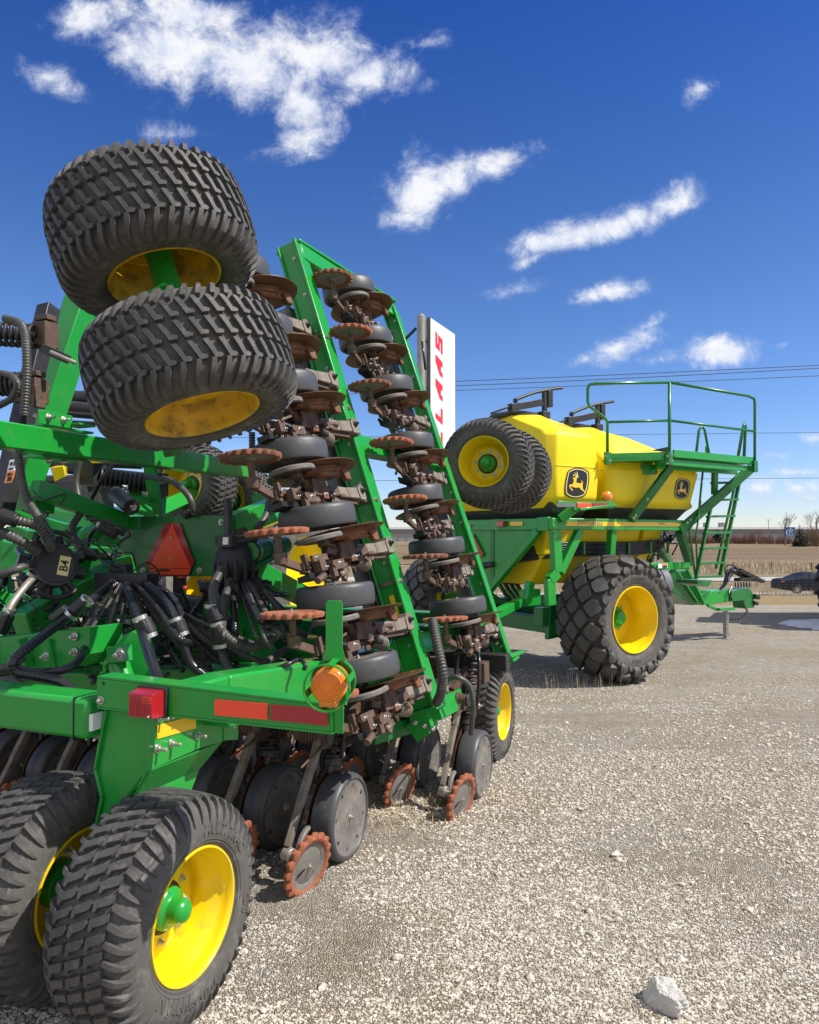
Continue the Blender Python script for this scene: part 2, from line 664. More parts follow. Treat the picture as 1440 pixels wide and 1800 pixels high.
HOSE = mat('dusty black hose', (.075, .071, .065), .45, var=(.045, .043, .04), vscale=12, vamt=.7, dust=(.17, .158, .135), dscale=16, dlo=.52, dhi=.8)
HOSE2 = mat('shiny black hose', (.016, .016, .02), .28, var=(.03, .03, .034), vscale=12, vamt=.6)
ZINC = mat('zinc plated steel', (.62, .60, .55), .35, metal=.85, var=(.45, .42, .36), vscale=40, vamt=.7)
SILVER = mat('worn bare steel', (.42, .39, .35), .5, metal=.6, var=(.27, .23, .19), vscale=22, vamt=.8, bump=.2)
DUSTYHUB = mat('dusty pressed steel', (.19, .175, .155), .62, var=(.11, .10, .09), vscale=14, vamt=.9, dust=(.30, .26, .20), dscale=9, dlo=.5, dhi=.75, bump=.15)
RED = mat('bright red reflector', (1.0, .085, .03), .35, var=(.95, .045, .02), coat=.3)
RED2 = mat('dark red reflector', (.40, .012, .022), .28, var=(.32, .01, .02), coat=.5, vscale=12)
REDLENS = mat('red lamp lens', (.42, .008, .02), .12, var=(.3, .006, .015), coat=.8)
AMBER = mat('amber lamp lens', (.95, .25, .008), .18, var=(.85, .18, .006), coat=.8)
YTAPE = mat('yellow reflector', (.92, .56, .01), .3, var=(.86, .5, .01), coat=.3)
WHITE = mat('white panel', (.80, .80, .80), .35, var=(.76, .76, .77))
BLACK = mat('black print', (.012, .012, .011), .45)
CREAM = mat('pale print', (.86, .74, .30), .45)

# ------------------------------------------------------------------ ground
def gz(x, y):
    if y < 5:
        return 0.0
    if y < 10:
        t = (y - 5) / 5
        return -.40 * t * t * (3 - 2 * t) * .5 - .18 * t * .9
    z10 = -.20 - .162
    if y < 16:
        return z10
    if y < 20:
        return z10 - .062 * (y - 16) ** 2 / 8
    if y < 55:
        return z10 - .124 - .062 * (y - 20)
    z55 = z10 - .124 - .062 * 35
    if y < 80:
        return z55 - .012 * (y - 55)
    z80 = z55 - .012 * 25
    return z80 + min(.0172 * (y - 80), 2.2)


def sheet(name, xs, ys, m, lift=0.0, jit=0.0):
    vs, fs = [], []
    for y in ys:
        for x in xs:
            vs.append((x, y, gz(x, y) + lift + (noise.noise(V(x * .8, y * .8, 3)) * jit if jit else 0)))
    n = len(xs)
    for j in range(len(ys) - 1):
        for i in range(n - 1):
            fs.append((j * n + i, j * n + i + 1, (j + 1) * n + i + 1, (j + 1) * n + i))
    mb = MB()
    mb.v = [Vector(v) for v in vs]
    mb.f = fs
    mb.mi = [0] * len(fs)
    return mb.build(name, m, ang=180)


def lin(a, b, n):
    return [a + (b - a) * i / n for i in range(n + 1)]


def ground_mat(name, c1, c2, c3, cell, bump, dist=.006, patch=.35, stones=True, streak=None, pcol=(.27, .19, .10), tracks=False):
    m = bpy.data.materials.new(name)
    m.use_nodes = True
    t = m.node_tree
    b = t.nodes['Principled BSDF']
    b.inputs['Roughness'].default_value = .9
    b.inputs['Specular IOR Level'].default_value = .25
    c = N(t, 'ShaderNodeTexCoord').outputs['Object']
    vo = N(t, 'ShaderNodeTexVoronoi')
    vo.inputs['Scale'].default_value = cell
    L(t, c, vo.inputs['Vector'])
    ve = N(t, 'ShaderNodeTexVoronoi', feature='DISTANCE_TO_EDGE')
    ve.inputs['Scale'].default_value = cell
    L(t, c, ve.inputs['Vector'])
    sp = N(t, 'ShaderNodeSeparateColor')
    L(t, vo.outputs['Color'], sp.inputs[0])
    mx = N(t, 'ShaderNodeMixRGB')
    mx.inputs['Color1'].default_value = (*c1, 1)
    mx.inputs['Color2'].default_value = (*c2, 1)
    L(t, sp.outputs[0], mx.inputs['Fac'])
    nz = N(t, 'ShaderNodeTexNoise')
    nz.inputs['Scale'].default_value = patch
    nz.inputs['Detail'].default_value = 8
    nz.inputs['Roughness'].default_value = .7
    if streak:
        mp = N(t, 'ShaderNodeMapping')
        mp.inputs['Scale'].default_value = streak
        L(t, c, mp.inputs['Vector'])
        L(t, mp.outputs[0], nz.inputs['Vector'])
    else:
        L(t, c, nz.inputs['Vector'])
    mr = N(t, 'ShaderNodeMapRange')
    mr.inputs['From Min'].default_value = .46
    mr.inputs['From Max'].default_value = .60
    L(t, nz.outputs['Fac'], mr.inputs['Value'])
    m2 = N(t, 'ShaderNodeMixRGB')
    m2.inputs['Color2'].default_value = (*pcol, 1)
    L(t, mx.outputs[0], m2.inputs['Color1'])
    L(t, M(t, 'MULTIPLY', mr.outputs[0], .7), m2.inputs['Fac'])
    if tracks:
        # wheel tracks pressed into the yard: bands of tan fines
        mt = N(t, 'ShaderNodeMapping')
        mt.inputs['Rotation'].default_value = (0, 0, R(-52))
        mt.inputs['Scale'].default_value = (.10, 1.0, 1)
        L(t, c, mt.inputs['Vector'])
        nk = N(t, 'ShaderNodeTexNoise')
        nk.inputs['Scale'].default_value = 1.15
        nk.inputs['Detail'].default_value = 9
        nk.inputs['Roughness'].default_value = .72
        L(t, mt.outputs[0], nk.inputs['Vector'])
        rk = N(t, 'ShaderNodeMapRange')
        rk.inputs['From Min'].default_value = .50
        rk.inputs['From Max'].default_value = .66
        L(t, nk.outputs['Fac'], rk.inputs['Value'])
        mk = N(t, 'ShaderNodeMixRGB')
        mk.inputs['Color2'].default_value = (.52, .42, .285, 1)
        L(t, m2.outputs[0], mk.inputs['Color1'])
        L(t, M(t, 'MULTIPLY', rk.outputs[0], .75), mk.inputs['Fac'])
        m2 = mk
    # colour darkens along the edges of the cells
    fe = N(t, 'ShaderNodeMapRange')
    fe.inputs['From Min'].default_value = .0
    fe.inputs['From Max'].default_value = .16
    L(t, ve.outputs['Distance'], fe.inputs['Value'])
    m3 = N(t, 'ShaderNodeMixRGB')
    m3.inputs['Color1'].default_value = (*c3, 1)
    L(t, m2.outputs[0], m3.inputs['Color2'])
    L(t, fe.outputs[0], m3.inputs['Fac'])
    o3 = m3.outputs[0]
    if tracks:
        nm = N(t, 'ShaderNodeTexNoise')
        nm.inputs['Scale'].default_value = 11
        nm.inputs['Detail'].default_value = 12
        nm.inputs['Roughness'].default_value = .8
        L(t, c, nm.inputs['Vector'])
        rm = N(t, 'ShaderNodeMapRange')
        rm.inputs['From Min'].default_value = .40
        rm.inputs['From Max'].default_value = .60
        L(t, nm.outputs['Fac'], rm.inputs['Value'])
        mm = N(t, 'ShaderNodeMixRGB', blend_type='MULTIPLY')
        mm.inputs['Color2'].default_value = (.72, .69, .64, 1)
        L(t, M(t, 'MULTIPLY', M(t, 'SUBTRACT', 1.0, rm.outputs[0]), .9), mm.inputs['Fac'])
        L(t, o3, mm.inputs['Color1'])
        o3 = mm.outputs[0]
    L(t, o3, b.inputs['Base Color'])
    h = M(t, 'MULTIPLY', M(t, 'POWER', M(t, 'MINIMUM', M(t, 'MULTIPLY', ve.outputs['Distance'], 2.6), 1.0), .6), M(t, 'ADD', M(t, 'MULTIPLY', sp.outputs[1], .8), .25))
    bp = N(t, 'ShaderNodeBump')
    bp.inputs['Strength'].default_value = bump
    bp.inputs['Distance'].default_value = dist
    L(t, h, bp.inputs['Height'])
    L(t, bp.outputs[0], b.inputs['Normal'])
    return m


GRAVEL = ground_mat('gravel', (.74, .69, .605), (.50, .455, .38), (.20, .17, .13), 108, 1.0, .016, patch=.6, pcol=(.53, .425, .285), tracks=True)
FARGROUND = ground_mat('dry turf', (.34, .26, .135), (.22, .16, .085), (.10, .075, .045), 9, 1.0, .05, patch=.5, pcol=(.40, .34, .23))
VERGE = ground_mat('mown dry grass', (.42, .30, .125), (.31, .22, .095), (.17, .12, .055), 22, 1.0, .03, patch=.4, streak=(.12, 1, 1), pcol=(.42, .33, .19))
FIELDM = ground_mat('stubble field', (.36, .255, .145), (.23, .16, .09), (.09, .062, .04), 3.2, 1.0, .1, patch=.8, streak=(.003, .055, 1), pcol=(.085, .06, .038))
ROADM = ground_mat('pale road', (.50, .47, .43), (.44, .41, .37), (.38, .36, .33), 14, .4, .01, patch=.4, pcol=(.40, .37, .32))

ys = lin(-6, 0, 6) + lin(0, 12, 48)[1:] + lin(12, 60, 48)[1:] + lin(60, 400, 60)[1:] + [900, 2500]
xs = [-1500, -500, -200, -100, -60, -30] + lin(-15, 15, 60) + [30, 60, 100, 200, 500, 1500]
tag(sheet('ground', xs, ys, FARGROUND), kind='structure')
gv = sheet('gravel_lot', [-60, -30] + lin(-12, 14, 130) + [20, 30, 60], lin(-6, 12, 90) + lin(12, 27, 30)[1:], GRAVEL, lift=.035, jit=.012)
tag(gv, kind='structure')
tag(sheet('mown_verge', lin(-80, 80, 32), lin(27.1, 42, 12), VERGE, lift=.03), kind='structure')
tag(sheet('road', lin(-150, 150, 30), lin(48, 54, 4), ROADM, lift=.04), kind='structure')
tag(sheet('far_road', lin(-200, 200, 30), lin(72, 80, 4), ROADM, lift=.06), kind='structure')
tag(sheet('stubble_field', lin(-300, 300, 40), lin(104, 205, 20), FIELDM, lift=.08), kind='structure')

# loose stones of the gravel, thicker towards the camera
def rock_mesh(name, seed, n=1):
    bm = bmesh.new()
    bmesh.ops.create_icosphere(bm, subdivisions=n, radius=1)
    rr = random.Random(seed)
    sx = V(rr.uniform(.8, 1.25), rr.uniform(.7, 1.1), rr.uniform(.5, .8))
    for v in bm.verts:
        v.co *= 1 + rr.uniform(-.22, .22)
        v.co = V(v.co.x * sx.x, v.co.y * sx.y, v.co.z * sx.z)
    me = bpy.data.meshes.new(name)
    bm.to_mesh(me)
    bm.free()
    return me


def stone_mat():
    m = bpy.data.materials.new('gravel stones')
    m.use_nodes = True
    t = m.node_tree
    b = t.nodes['Principled BSDF']
    b.inputs['Roughness'].default_value = .88
    b.inputs['Specular IOR Level'].default_value = .25
    c = N(t, 'ShaderNodeTexCoord').outputs['Object']
    vo = N(t, 'ShaderNodeTexVoronoi')
    vo.inputs['Scale'].default_value = 55
    L(t, c, vo.inputs['Vector'])
    sp = N(t, 'ShaderNodeSeparateColor')
    L(t, vo.outputs['Color'], sp.inputs[0])
    rp = N(t, 'ShaderNodeValToRGB')
    e = rp.color_ramp.elements
    e[0].position, e[0].color = 0, (.27, .225, .165, 1)
    e[1].position, e[1].color = 1, (.66, .615, .535, 1)
    x = e.new(.3)
    x.color = (.44, .39, .315, 1)
    x = e.new(.65)
    x.color = (.53, .485, .405, 1)
    L(t, sp.outputs[0], rp.inputs[0])
    L(t, rp.outputs[0], b.inputs['Base Color'])
    return m


STONE = stone_mat()
protos = [rock_mesh('stone', 50 + i) for i in range(7)]
rs = random.Random(5)
vs, fs = [], []


def scatter(n, y0, y1, size, wide):
    for _ in range(n):
        y = y0 + (y1 - y0) * rs.random()
        x = rs.uniform(max(-wide * y * .62, -6), wide * y * .62)
        if noise.noise(V(x * .9, y * .9, 9.1)) * 1.5 + noise.noise(V(x * 2.6, y * 2.6, 2.1)) * .6 + rs.uniform(-.4, .4) < -.33:
            continue
        me = protos[rs.randrange(7)]
        s = size * rs.uniform(.5, 1.0) * (1.6 if rs.random() < .04 else 1)
        an = rs.random() * 6.283
        c, q = math.cos(an), math.sin(an)
        z = gz(x, y) + .035 + noise.noise(V(x * .8, y * .8, 3)) * .012 + s * .12
        b = len(vs)
        for v in me.vertices:
            p = v.co
            vs.append((x + s * (p.x * c - p.y * q), y + s * (p.x * q + p.y * c), z + s * p.z))
        for f in me.polygons:
            fs.append([b + i for i in f.vertices])


scatter(58000, 1.9, 3.6, .0072, 1.0)
scatter(36000, 3.6, 5.8, .0098, 1.0)
scatter(20000, 5.8, 11, .013, 1.0)
scatter(500, 1.9, 8, .024, 1.0)
sm = bpy.data.meshes.new('gravel_stones')
sm.from_pydata(vs, [], fs)
sm.materials.append(STONE)
so = bpy.data.objects.new('gravel_stones', sm)
col.objects.link(so)
tag(so, 'loose pale grey crushed stones lying over the gravel yard', 'gravel', kind='stuff')

# the one large white stone
mb = MB()
bm = bmesh.new()
bmesh.ops.create_icosphere(bm, subdivisions=5, radius=1)
pl = [(V(.2, -.3, 1).normalized(), .62), (V(-.75, -.6, .3).normalized(), .66), (V(.9, -.25, .2).normalized(), .72), (V(-.2, .95, .25).normalized(), .7), (V(.1, -1, -.1).normalized(), .95), (V(.55, .5, .65).normalized(), .7), (V(-.6, .3, .75).normalized(), .66)]
for v in bm.verts:
    d = v.co.normalized()
    r = min([1.0] + [k / max(d.dot(n), .05) for n, k in pl if d.dot(n) > .05])
    r *= 1 + .12 * noise.noise(d * 2.2) + .08 * noise.noise(d * 6) + .05 * noise.noise(d * 14)
    v.co = d * r
me = bpy.data.meshes.new('rock')
bm.to_mesh(me)
bm.free()
ROCKM = mat('white limestone', (.84, .81, .75), .9, var=(.62, .59, .53), vscale=24, vamt=.9, bump=1.0, bscale=90, spec=.2, dust=(.40, .36, .29), dscale=12, dlo=.6, dhi=.8)
me.materials.append(ROCKM)
ro = bpy.data.objects.new('rock', me)
col.objects.link(ro)
pr = P(1168, 1738, 2.62)
ro.matrix_world = Matrix.Translation((pr.x, pr.y, .075)) @ Matrix.Rotation(R(18), 4, 'Z') @ Matrix.Rotation(R(-22), 4, 'Y') @ Matrix.Diagonal((.068, .088, .060, 1))
tag(ro, 'large jagged white stone lying alone on the gravel', 'rock')

# snow left in the shade
SNOW = mat('old snow', (.66, .67, .70), .8, var=(.50, .50, .50), vscale=3, bump=.5, bscale=14)
mb = MB()
SX, SY = 9.35, 16.3
pts = []
for k in range(40):
    a = 2 * math.pi * k / 40
    r = 1 + .55 * noise.noise(V(math.cos(a) * 1.7, math.sin(a) * 1.7, 4)) + .3 * noise.noise(V(math.cos(a) * 5, math.sin(a) * 5, 1))
    pts.append((SX + 1.2 * r * math.cos(a), SY + .95 * r * math.sin(a)))
ring = [V(x, y, gz(x, y) + .04) for x, y in pts]
c = V(SX, SY, 0)
mid = [V(SX + (p.x - SX) * .8, SY + (p.y - SY) * .8, gz(p.x, p.y) + .115) for p in ring]
vsn = ring + mid + [V(c.x, c.y, gz(c.x, c.y) + .15)]
fsn = [(i, (i + 1) % 40, 40 + (i + 1) % 40, 40 + i) for i in range(40)] + [(40 + i, 40 + (i + 1) % 40, 80) for i in range(40)]
mb.add(vsn, fsn)
tag(mb.build('snow_patch', SNOW, ang=60), 'melting patch of old snow in the shade beside the gravel', 'snow patch')

# dry weeds: blades and tufts
STRAW = mat('dry straw', (.48, .36, .18), .85, var=(.36, .25, .12), vscale=6)
STRAW2 = mat('pale dry grass', (.52, .42, .27), .9, var=(.38, .28, .16), vscale=2)


def blades(name, spots, m, label, h=(.05, .14), n=14, spread=.07, wd=.0022, lean=.6):
    mb = MB()
    rr = random.Random(len(name) + len(spots))
    for (x, y) in spots:
        for _ in range(n):
            bx, by = x + rr.gauss(0, spread), y + rr.gauss(0, spread)
            z = gz(bx, by) + .03
            hh = rr.uniform(*h)
            a = rr.random() * 6.283
            tip = V(bx + math.cos(a) * hh * lean * rr.random(), by + math.sin(a) * hh * lean * rr.random(), z + hh)
            midp = V(bx, by, z).lerp(tip, .55) + V(0, 0, hh * .08)
            s = V(math.cos(a + 1.57), math.sin(a + 1.57), 0) * wd
            mb.add([V(bx, by, z) - s, V(bx, by, z) + s, midp - s * .8, midp + s * .8, tip], [(0, 1, 3, 2), (2, 3, 4)])
    o = mb.build(name, m, ang=180)
    return tag(o, label, 'grass', kind='stuff')


sp_ = [(-.10 + rs.gauss(0, .25), 4.35 + rs.gauss(0, .18)) for _ in range(26)] + [(.25 + rs.gauss(0, .3), 4.5 + rs.gauss(0, .15)) for _ in range(14)]
blades('dry_straw', sp_, STRAW, 'scraps of dry straw on the gravel under the rusty toothed wheels', h=(.02, .06), n=10, lean=2.2)
blades('dry_weeds', [(P(x, 1205, 9.4).x, 9.4 + rs.uniform(-.4, .5)) for x in range(965, 1075, 9)] + [(P(x, 1110, 17).x, 17 + rs.uniform(-1, 1)) for x in range(1100, 1300, 22)], STRAW2, 'thin bleached weeds standing in the gravel around the big tyre', h=(.06, .26), n=4, spread=.08, wd=.003, lean=.35)
blades('long_dry_grass', [(x, y) for x in lin(-6, 60, 190) for y in (42.5 + rs.random() * 4, 56 + rs.random() * 7, 60 + rs.random() * 10)], STRAW2, 'pale dry grass along the road and fence', h=(.12, .55), n=9, spread=.25, wd=.012, lean=.5)
blades('tall_dry_grass', [(rs.uniform(10, 80), rs.uniform(84, 104)) for _ in range(1500)], STRAW2, 'band of tall bleached grass in front of the stubble field', h=(.2, .9), n=7, spread=.4, wd=.03, lean=.5)

# ------------------------------------------------------------------ far background
BARK = mat('grey bark', (.16, .12, .095), .9, var=(.10, .075, .06), vscale=3)
TWIG = mat('red brown twigs', (.22, .095, .075), .9, var=(.15, .075, .06), vscale=2)
TWIG2 = mat('brown twigs', (.20, .13, .075), .9, var=(.13, .08, .05), vscale=2)
NEEDLE = mat('dark spruce needles', (.022, .042, .022), .9, var=(.014, .026, .016), vscale=2)


def ground_px(px, py, Y):
    p = P(px, py, Y)
    return V(p.x, Y, gz(p.x, Y))


def bare_tree(px, Y, hpx, label, seed, m=BARK, spread=.5, group=None, cat='tree', name='bare_tree', levels=5, stem=.018):
    rr = random.Random(seed)
    b = ground_px(px, 940, Y)
    H = hpx * Y / 1300
    e = empty(name, b)
    tag(e, label, cat, group)
    tr, cr = MB(), MB()

    def grow(p, d, ln, r, lv):
        q = p + d * ln
        (tr if lv < 1 else cr).tube([p, p.lerp(q, .5) + V(rr.uniform(-1, 1), rr.uniform(-1, 1), 0) * ln * .04, q], [r, r * .85, r * .65], 5, cap=False, smooth=False)
        if lv >= levels:
            return
        for k in range(rr.choice((2, 3, 3)) if lv else 4):
            dd = (d + V(rr.uniform(-1, 1), rr.uniform(-1, 1), rr.uniform(-.1, .5)) * spread * (1.25 if lv else 1)).normalized()
            grow(p.lerp(q, rr.uniform(.55, 1)), dd, ln * rr.uniform(.55, .8), r * .58, lv + 1)
    grow(V(0, 0, 0), V(0, 0, 1), H * .32, H * stem, 0)
    tr.build('trunk', m, e, ang=180)
    cr.build('crown', m, e, ang=180)
    return e


def shrub(px, Y, hpx, wpx, m, label, seed, group=None, name='bare_bush'):
    rr = random.Random(seed)
    b = ground_px(px, 940, Y)
    mb = MB()
    H, W = hpx * Y / 1300, wpx * Y / 1300
    for k in range(150):
        x = rr.gauss(0, W * .26)
        x = max(-W * .55, min(W * .55, x))
        p = V(x, rr.uniform(-1.2, 1.2), 0)
        h = H * rr.uniform(.45, 1) * (1 - .45 * abs(x) / (W * .55))
        q = p + V(rr.uniform(-.3, .3) * h, rr.uniform(-.2, .2) * h, h)
        mb.tube([p, p.lerp(q, .5) + V(rr.uniform(-.1, .1), 0, 0), q], [.05, .04, .015], 3, cap=False, smooth=False)
        for j in range(3):
            s = p.lerp(q, rr.uniform(.3, .9))
            t2 = s + V(rr.uniform(-.35, .35) * h, rr.uniform(-.2, .2), rr.uniform(.1, .4) * h)
            mb.tube([s, t2], [.03, .012], 3, cap=False, smooth=False)
    o = mb.build(name, m, ang=180)
    o.location = b
    return tag(o, label, 'bush', group)


def conifer(px, Y, hpx, wpx, label, seed, m=NEEDLE, group=None, name='spruce_tree'):
    rr = random.Random(seed)
    b = ground_px(px, 940, Y)
    H, W = hpx * Y / 1300, wpx * Y / 1300
    e = empty(name, b)
    tag(e, label, 'tree', group)
    t, c = MB(), MB()
    t.cyl((0, 0, 0), (0, 0, H * .97), .12, 8, .02)
    for k in range(420):
        z = rr.random() ** 1.3
        r = W * .5 * (1 - z) * rr.uniform(.7, 1.1) + .08
        a = rr.random() * 6.283
        p0 = V(0, 0, H * (z * .95 + .04))
        d = V(math.cos(a), math.sin(a), -.15)
        p1 = p0 + d * r
        s = V(-math.sin(a), math.cos(a), 0) * r * .16
        c.add([p0, p0.lerp(p1, .6) + s, p1, p0.lerp(p1, .6) - s, p0.lerp(p1, .6) - V(0, 0, r * .14)], [(0, 1, 2), (0, 2, 3), (1, 4, 2), (2, 4, 3)])
    t.build('trunk', BARK, e)
    c.build('crown', m, e, ang=180)
    return e


bare_tree(1380, 190, 74, 'tall bare tree left of the blue sign', 3, levels=5, spread=.42, stem=.019, group='bare trees before the warehouse')
bare_tree(1434, 185, 78, 'tall bare tree at the right behind the bushes', 8, levels=5, spread=.45, stem=.019, group='bare trees before the warehouse')
bare_tree(1334, 200, 40, 'low round bare tree in front of the warehouse wall', 5, m=TWIG2, levels=5, spread=.75, stem=.02, name='bare_tree')
conifer(1406, 178, 42, 30, 'dark pointed spruce beside the blue sign', 2)
conifer(1262, 215, 26, 36, 'small dark evergreen seen behind the ladder', 6)
conifer(1203, 215, 24, 20, 'small dark evergreen just right of the yellow hopper', 9)
shrub(1424, 180, 38, 44, TWIG2, 'brown leafless bush right of the dark spruce', 4, name='bare_bush')
for i, (x, h, w_) in enumerate(((1215, 18, 34), (1240, 15, 40), (1290, 17, 44), (1318, 22, 40), (1350, 17, 46), (1378, 16, 40))):
    shrub(x, 203 - i * .8, h, w_, TWIG, ('low red twigged bush nearest the hopper', 'low red twigged bush behind the ladder', 'red twigged bush right of the ladder', 'red twigged bush under the round bare tree', 'red twigged bush between round tree and tall tree', 'red twigged bush at the foot of the tall bare tree')[i], 20 + i, group='red twigged hedge bushes')

# warehouse
wh = empty('warehouse', (0, 262, gz(0, 262)))
tag(wh, 'long low grey warehouse with a white roof edge beyond the field', 'warehouse')
WALLM = mat('grey metal cladding', (.30, .29, .285), .6, var=(.24, .235, .235), vscale=.3)
WALLD = mat('dark metal cladding', (.20, .20, .205), .6, var=(.16, .16, .16), vscale=.3)
mb = MB()
z0 = gz(0, 262)
mb.mat(WALLM).box((90, 14, 2.4 - 1), (250, 28, 6.0))
mb.mat(WALLD)
for k in range(83):
    mb.box((-34 + k * 3, -.06, 1.4), (.12, .1, 6.0))
mb.box((90, -.1, 3.6), (250, .12, 1.5))
mb.build('wall', None, wh)
mb = MB()
mb.box((90, 14, 4.75), (251, 29, .75))
mb.build('roof', WHITE, wh)
for k, x in enumerate((44, 47.5, 50, 55, 62.5, 68)):
    mb = MB()
    mb.box((x + 55 - 10, 6, 5.8), (1.6, 1.6, 1.6))
    mb.box((x + 55 - 10, 6, 6.7), (1.8, 1.8, .2))
    mb.build('roof_vent', WALLD, wh)
mb = MB()
mb.cyl((P(1332, 940, 258).x, 0, 0), (P(1332, 940, 258).x, 0, 7.4), .12, 8, .08)
mb.bar((P(1332, 940, 258).x - .7, 0, 7.4), (P(1332, 940, 258).x + .7, 0, 7.4), .3, .15)
o = mb.build('lamp_post', WALLD)
o.location = (0, 250, gz(0, 250))
tag(o, 'thin tall yard lamp post in front of the warehouse', 'lamp post')
# blue and white billboard
bb = empty('billboard', ground_px(1389, 940, 186))
tag(bb, 'blue and white billboard between the bare tree and the spruce', 'sign')
BLUE = mat('blue print', (.05, .10, .30), .5)
PALE = mat('pale blue print', (.62, .68, .80), .5)
mb = MB()
mb.mat(BLUE).box((0, 0, 3.6), (2.5, .15, 2.2))
mb.mat(PALE)
rr = random.Random(4)
for k in range(5):
    mb.prism([(.0, .0), (.16, .55), (.0, .9), (-.16, .55)], .012, Matrix.Translation((.15, -.09, 3.75)) @ Matrix.Rotation(R(90), 4, 'X') @ Matrix.Rotation(2 * math.pi * k / 5, 4, 'Z'))
mb.box((0, -.085, 2.75), (1.9, .03, .18))
mb.box((-.9, -.085, 3.4), (.3, .03, .9))
mb.build('panel', None, bb)
for x in (-1, 1):
    mb = MB()
    mb.cyl((x, .15, 0), (x, .15, 3), .08, 8)
    mb.build('post', WALLD, bb)

# fence along the far road
POSTM = mat('weathered fence post', (.13, .105, .085), .9, var=(.08, .065, .055), vscale=6)
for px in (1012, 1085, 1155, 1289, 1356, 1426):
    mb = MB()
    Y = 88.0
    hh = 1.25
    mb.cyl((0, 0, -.1), (0, 0, hh), .075, 10, .062)
    mb.ball((0, 0, hh), .062, 10, (1, 1, .4))
    o = mb.build('fence_post', POSTM)
    o.location = ground_px(px, 940, Y)
    lab = {1289: 'weathered fence post between the ladder and the car', 1356: 'weathered fence post above the car roof', 1426: 'weathered fence post at the right, near the frame edge'}.get(px, 'weathered fence post behind the yellow air cart')
    tag(o, lab, 'fence post', 'fence posts before the stubble field')
mb = MB()
for h in (.4, .75, 1.1):
    mb.tube([V(x, 88, gz(x, 88) + h) for x in lin(-20, 60, 30)], .012, 4, smooth=False)
tag(mb.build('fence_wire', WALLD), 'thin wires strung along the fence posts before the stubble field', 'fence wire')
# wire mesh fence on the near side of the road
mb = MB()
for k in range(7):
    mb.tube([V(x, 46, gz(x, 46) + .12 + .18 * k) for x in (12, 40)], .004, 4, smooth=False)
x = 12
while x < 40:
    mb.tube([V(x, 46, gz(x, 46)), V(x, 46, gz(x, 46) + 1.25)], .0035, 4, smooth=False)
    x += .42
tag(mb.build('mesh_fence', WALLD), 'wide meshed wire fence in front of the dark car', 'fence')

# ------------------------------------------------------------------ dark saloon car
CARP = mat('dark blue car paint', (.006, .007, .012), .5, var=(.008, .009, .014), coat=.05, spec=.2)
GLASS = mat('tinted car glass', (.03, .035, .04), .12, var=(.05, .055, .055), spec=.4)
car = empty('saloon_car', (P(1425, 940, 51).x, 51, gz(0, 51) + .05))
tag(car, 'dark blue saloon car parked on the road behind the wire fence', 'car')
side = [(-2.35, .30), (-2.38, .62), (-2.30, .92), (-2.05, 1.00), (-1.55, 1.03), (-.95, 1.34), (-.35, 1.455), (.25, 1.45), (.75, 1.30), (1.35, 1.00), (2.1, .88), (2.38, .70), (2.40, .32), (1.85, .22), (-1.8, .22)]
mb = MB()
mf = Matrix(((1, 0, 0, 0), (0, 0, 1, 0), (0, 1, 0, 0), (0, 0, 0, 1)))
lo = [mf @ V(x, z, -.90) for x, z in side]
inn = [mf @ V(x * (.97 if z > 1.05 else 1), z, -.72 if z > 1.05 else -.90) for x, z in side]
hi = [mf @ V(x * (.97 if z > 1.05 else 1), z, .72 if z > 1.05 else .90) for x, z in side]
mb.hexa(inn, hi)
mb.build('body', CARP, car, bev=.05)
for nm, pts in (('rear_window', [(-1.38, 1.07), (-.92, 1.30), (-.62, 1.37), (-.62, 1.05)]), ('side_window', [(-.56, 1.05), (-.56, 1.38), (-.1, 1.41), (.02, 1.05)]), ('front_window', [(.08, 1.04), (-.03, 1.40), (.25, 1.39), (.62, 1.28), (1.05, 1.04)])):
    mb = MB()
    a = [V(x * .985, -.905 + (z - 1.0) * .42, z) for x, z in pts]
    mb.hexa(a, [p - V(0, .012, 0) for p in a])
    mb.build(nm, GLASS, car)
for x in (-1.42, 1.42):
    e = empty('wheel', (x, -.82, .33), car)
    mb = MB()
    mb.lathe([(-.1, .2), (-.1, .31), (-.07, .33), (.07, .33), (.1, .31), (.1, .2)], Matrix.Rotation(R(-90), 4, 'Z'), 28)
    mb.build('tyre', RUBCLEAN, e)
    mb = MB()
    mb.lathe([(.06, .0001), (.07, .05), (.05, .06)], Matrix.Rotation(R(-90), 4, 'Z'), 20)
    mb.lathe([(.09, .2), (.095, .215), (.08, .22)], Matrix.Rotation(R(-90), 4, 'Z'), 28)
    for k in range(10):
        a = 2 * math.pi * k / 10
        d = V(math.cos(a), 0, math.sin(a))
        mb.bar(V(0, -.07, 0) + d * .03, V(0, -.085, 0) + d * .21, .035, .02, up=V(0, 1, 0))
    mb.build('rim', SILVER, e)
mb = MB()
mb.box((-2.26, -.74, .86), (.22, .30, .13))
mb.build('tail_lamp', REDLENS, car, bev=.02)
mb = MB()
for x in (-.60, .05):
    mb.box((x, -.906, .62), (.012, .01, .72))
mb.box((-.2, -.91, .86), (.18, .02, .03))
mb.build('door', CARP, car)

